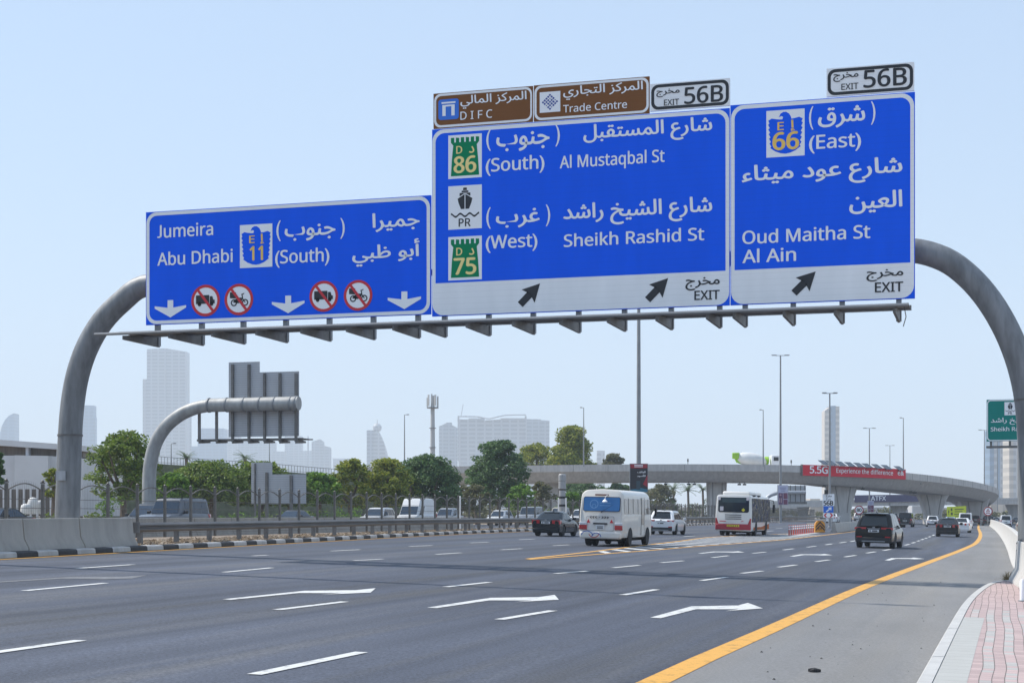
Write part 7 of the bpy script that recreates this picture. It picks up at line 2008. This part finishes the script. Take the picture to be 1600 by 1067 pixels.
def ball(t, g, s):
    c = g(588.5, 667.5, 14); mb = MB(); R_ = 7.0 * s; mb.lathe([(R_ * math.sin(math.pi * k / 12), -R_ * math.cos(math.pi * k / 12)) for k in range(13)], tuple(c), 20); mb.build('ball', FC['pale'], t, origin=(0, 0, 0))
    mb = MB(); P = [(589, 671), (594, 680), (599, 692), (603, 705), (606, 722), (606, 805), (582, 805), (582, 676)]
    mb.prism(P, lambda u, v, d: g(u, v, d), 2, 30); mb.build('curved_wing', FC['pale'], t, origin=(0, 0, 0)); mb = MB(); mb.bar(g(588.5, 661, 14), g(588.5, 654.5, 14), 1.2, 1.2); mb.build('mast', FC['grey'], t, origin=(0, 0, 0))
tower('narrow tower carrying a ball on its curved top', [(573, 583.5, 672, 672)], 3000, 'grey', extra=ball)
tower('hazy dark edged tower at the left of the wide wave topped block', [(686, 697, 666, 661), (697.1, 706, 660, 660), (706.1, 714.5, 664, 668)], 3100, 'grey')
def wave(t, g, s):
    mb = MB(); top = [(716, 651), (730, 650.8), (745, 651), (758, 653.5), (765, 654.5), (775, 652), (788, 649), (805, 648.3), (822, 648.3)]
    for a, b in zip(top, top[1:]): mb.bar(g(*a, -3), g(*b, -3), 5, 1.6)
    for x in (716.5, 821.5): mb.bar(g(x, 650, -3), g(x, 720, -3), 3, 2)
    mb.build('roof_frame', FC['pale'], t, origin=(0, 0, 0)); mb = MB(); mb.bar(g(720, 650, 10), g(723.5, 631, 10), .9, .9); mb.build('crane_jib', FC['grey'], t, origin=(0, 0, 0))
tower('wide pale block with a wave shaped roof frame and a crane', [(716.5, 748, 655, 655), (748.1, 782, 657, 655), (782.1, 821.5, 653, 653), (732, 757, 653, 653)], 2700, 'pale', extra=wave)
tower('grey block standing behind the wave topped block', [(823, 845, 654.5, 655), (845.1, 858.5, 656, 657)], 3000, 'grey')
tower('pale sliver of a building behind the tall light green tree', [(933, 945, 704, 704)], 2500, 'pale')
tower('slim pale tower with a blue glass stripe above the viaduct', [(1288.5, 1297, 642, 635), (1297.1, 1306, 634, 633.5, 'glass'), (1306.1, 1312.5, 634.5, 634.5, 'beige')], 1900, 'beige')
tower('blue striped glass tower below the green sign', [(1546.5, 1553, 672, 672, 'glass'), (1553.1, 1558.5, 660, 660, 'pale'), (1558.6, 1564, 660, 660, 'glass'), (1564.1, 1570, 660, 660, 'pale'), (1570.1, 1574.5, 668, 668, 'glass')], 1500, 'glass')
tower('beige tower behind the gantry leg at the photo edge', [(1577, 1583.5, 664, 664), (1583.6, 1590, 650, 650, 'pale'), (1590.1, 1600, 655, 655)], 1350, 'beige')
# low buildings closing the horizon
rnd = random.Random(77)
lows = [('long low white hall far beneath the viaduct, left of the bus', 930, 1010, 792), ('low pale sheds far away behind the palms', 1016, 1100, 789), ('low white building between the two grey piers', 1140, 1182, 786), ('pale building with flat roof behind the white and purple poster', 1186, 1262, 788.5),
        ('low building seen between the exit board and the pier', 1266, 1306, 779), ('low buildings under the ATFX banner', 1345, 1420, 792), ('low block far behind the yellow works board', 1425, 1500, 790), ('pale low block at the end of the slip road', 1548, 1640, 786)]
for i, (lb, a, b, yt) in enumerate(lows):
    m_ = a + (b - a) * rnd.uniform(.35, .65)
    tower(lb, [(a, m_, yt, yt), (m_ + .05, b, yt + 3, yt + 3)], 620 + 25 * i, ('pale', 'beige', 'grey')[i % 3], 'low_building', 'building', deep=14)
# far belt of trees
mb = MB(); rnd = random.Random(5); cl = []
for i in range(260):
    px = rnd.uniform(-60, 1660); Y = rnd.uniform(480, 560) if px > 850 else rnd.uniform(300, 380); q = W(px, 805, Y)
    r = rnd.uniform(1.2, 2.6); cl.append((q.x, q.y, rnd.uniform(1.2, 3.2), r))
foliage(mb, cl, (.8, 1.5), 20, 6); o = mb.build('far_trees', LEAF['olive'], fix=False); o['kind'] = 'stuff'
# ------------------------------------------------------------------ the dusty air
hz = MB(); hz.box((-800, 2700, 299), (9000, 6400, 604))
o = hz.build('haze', [])
o['kind'] = 'stuff'
hm = bpy.data.materials.new('dusty air'); hm.use_nodes = True
hn = hm.node_tree; hn.nodes.remove(hn.nodes['Principled BSDF'])
pv_ = hn.nodes.new('ShaderNodeVolumePrincipled')
pv_.inputs['Color'].default_value = (0.80, 0.90, 1.0, 1)
pv_.inputs['Density'].default_value = HAZE
pv_.inputs['Anisotropy'].default_value = 0.0
hn.links.new(pv_.outputs[0], hn.nodes['Material Output'].inputs['Volume'])
o.data.materials.append(hm)
for ob in bpy.data.objects:
    if '_o' in ob: del ob['_o']
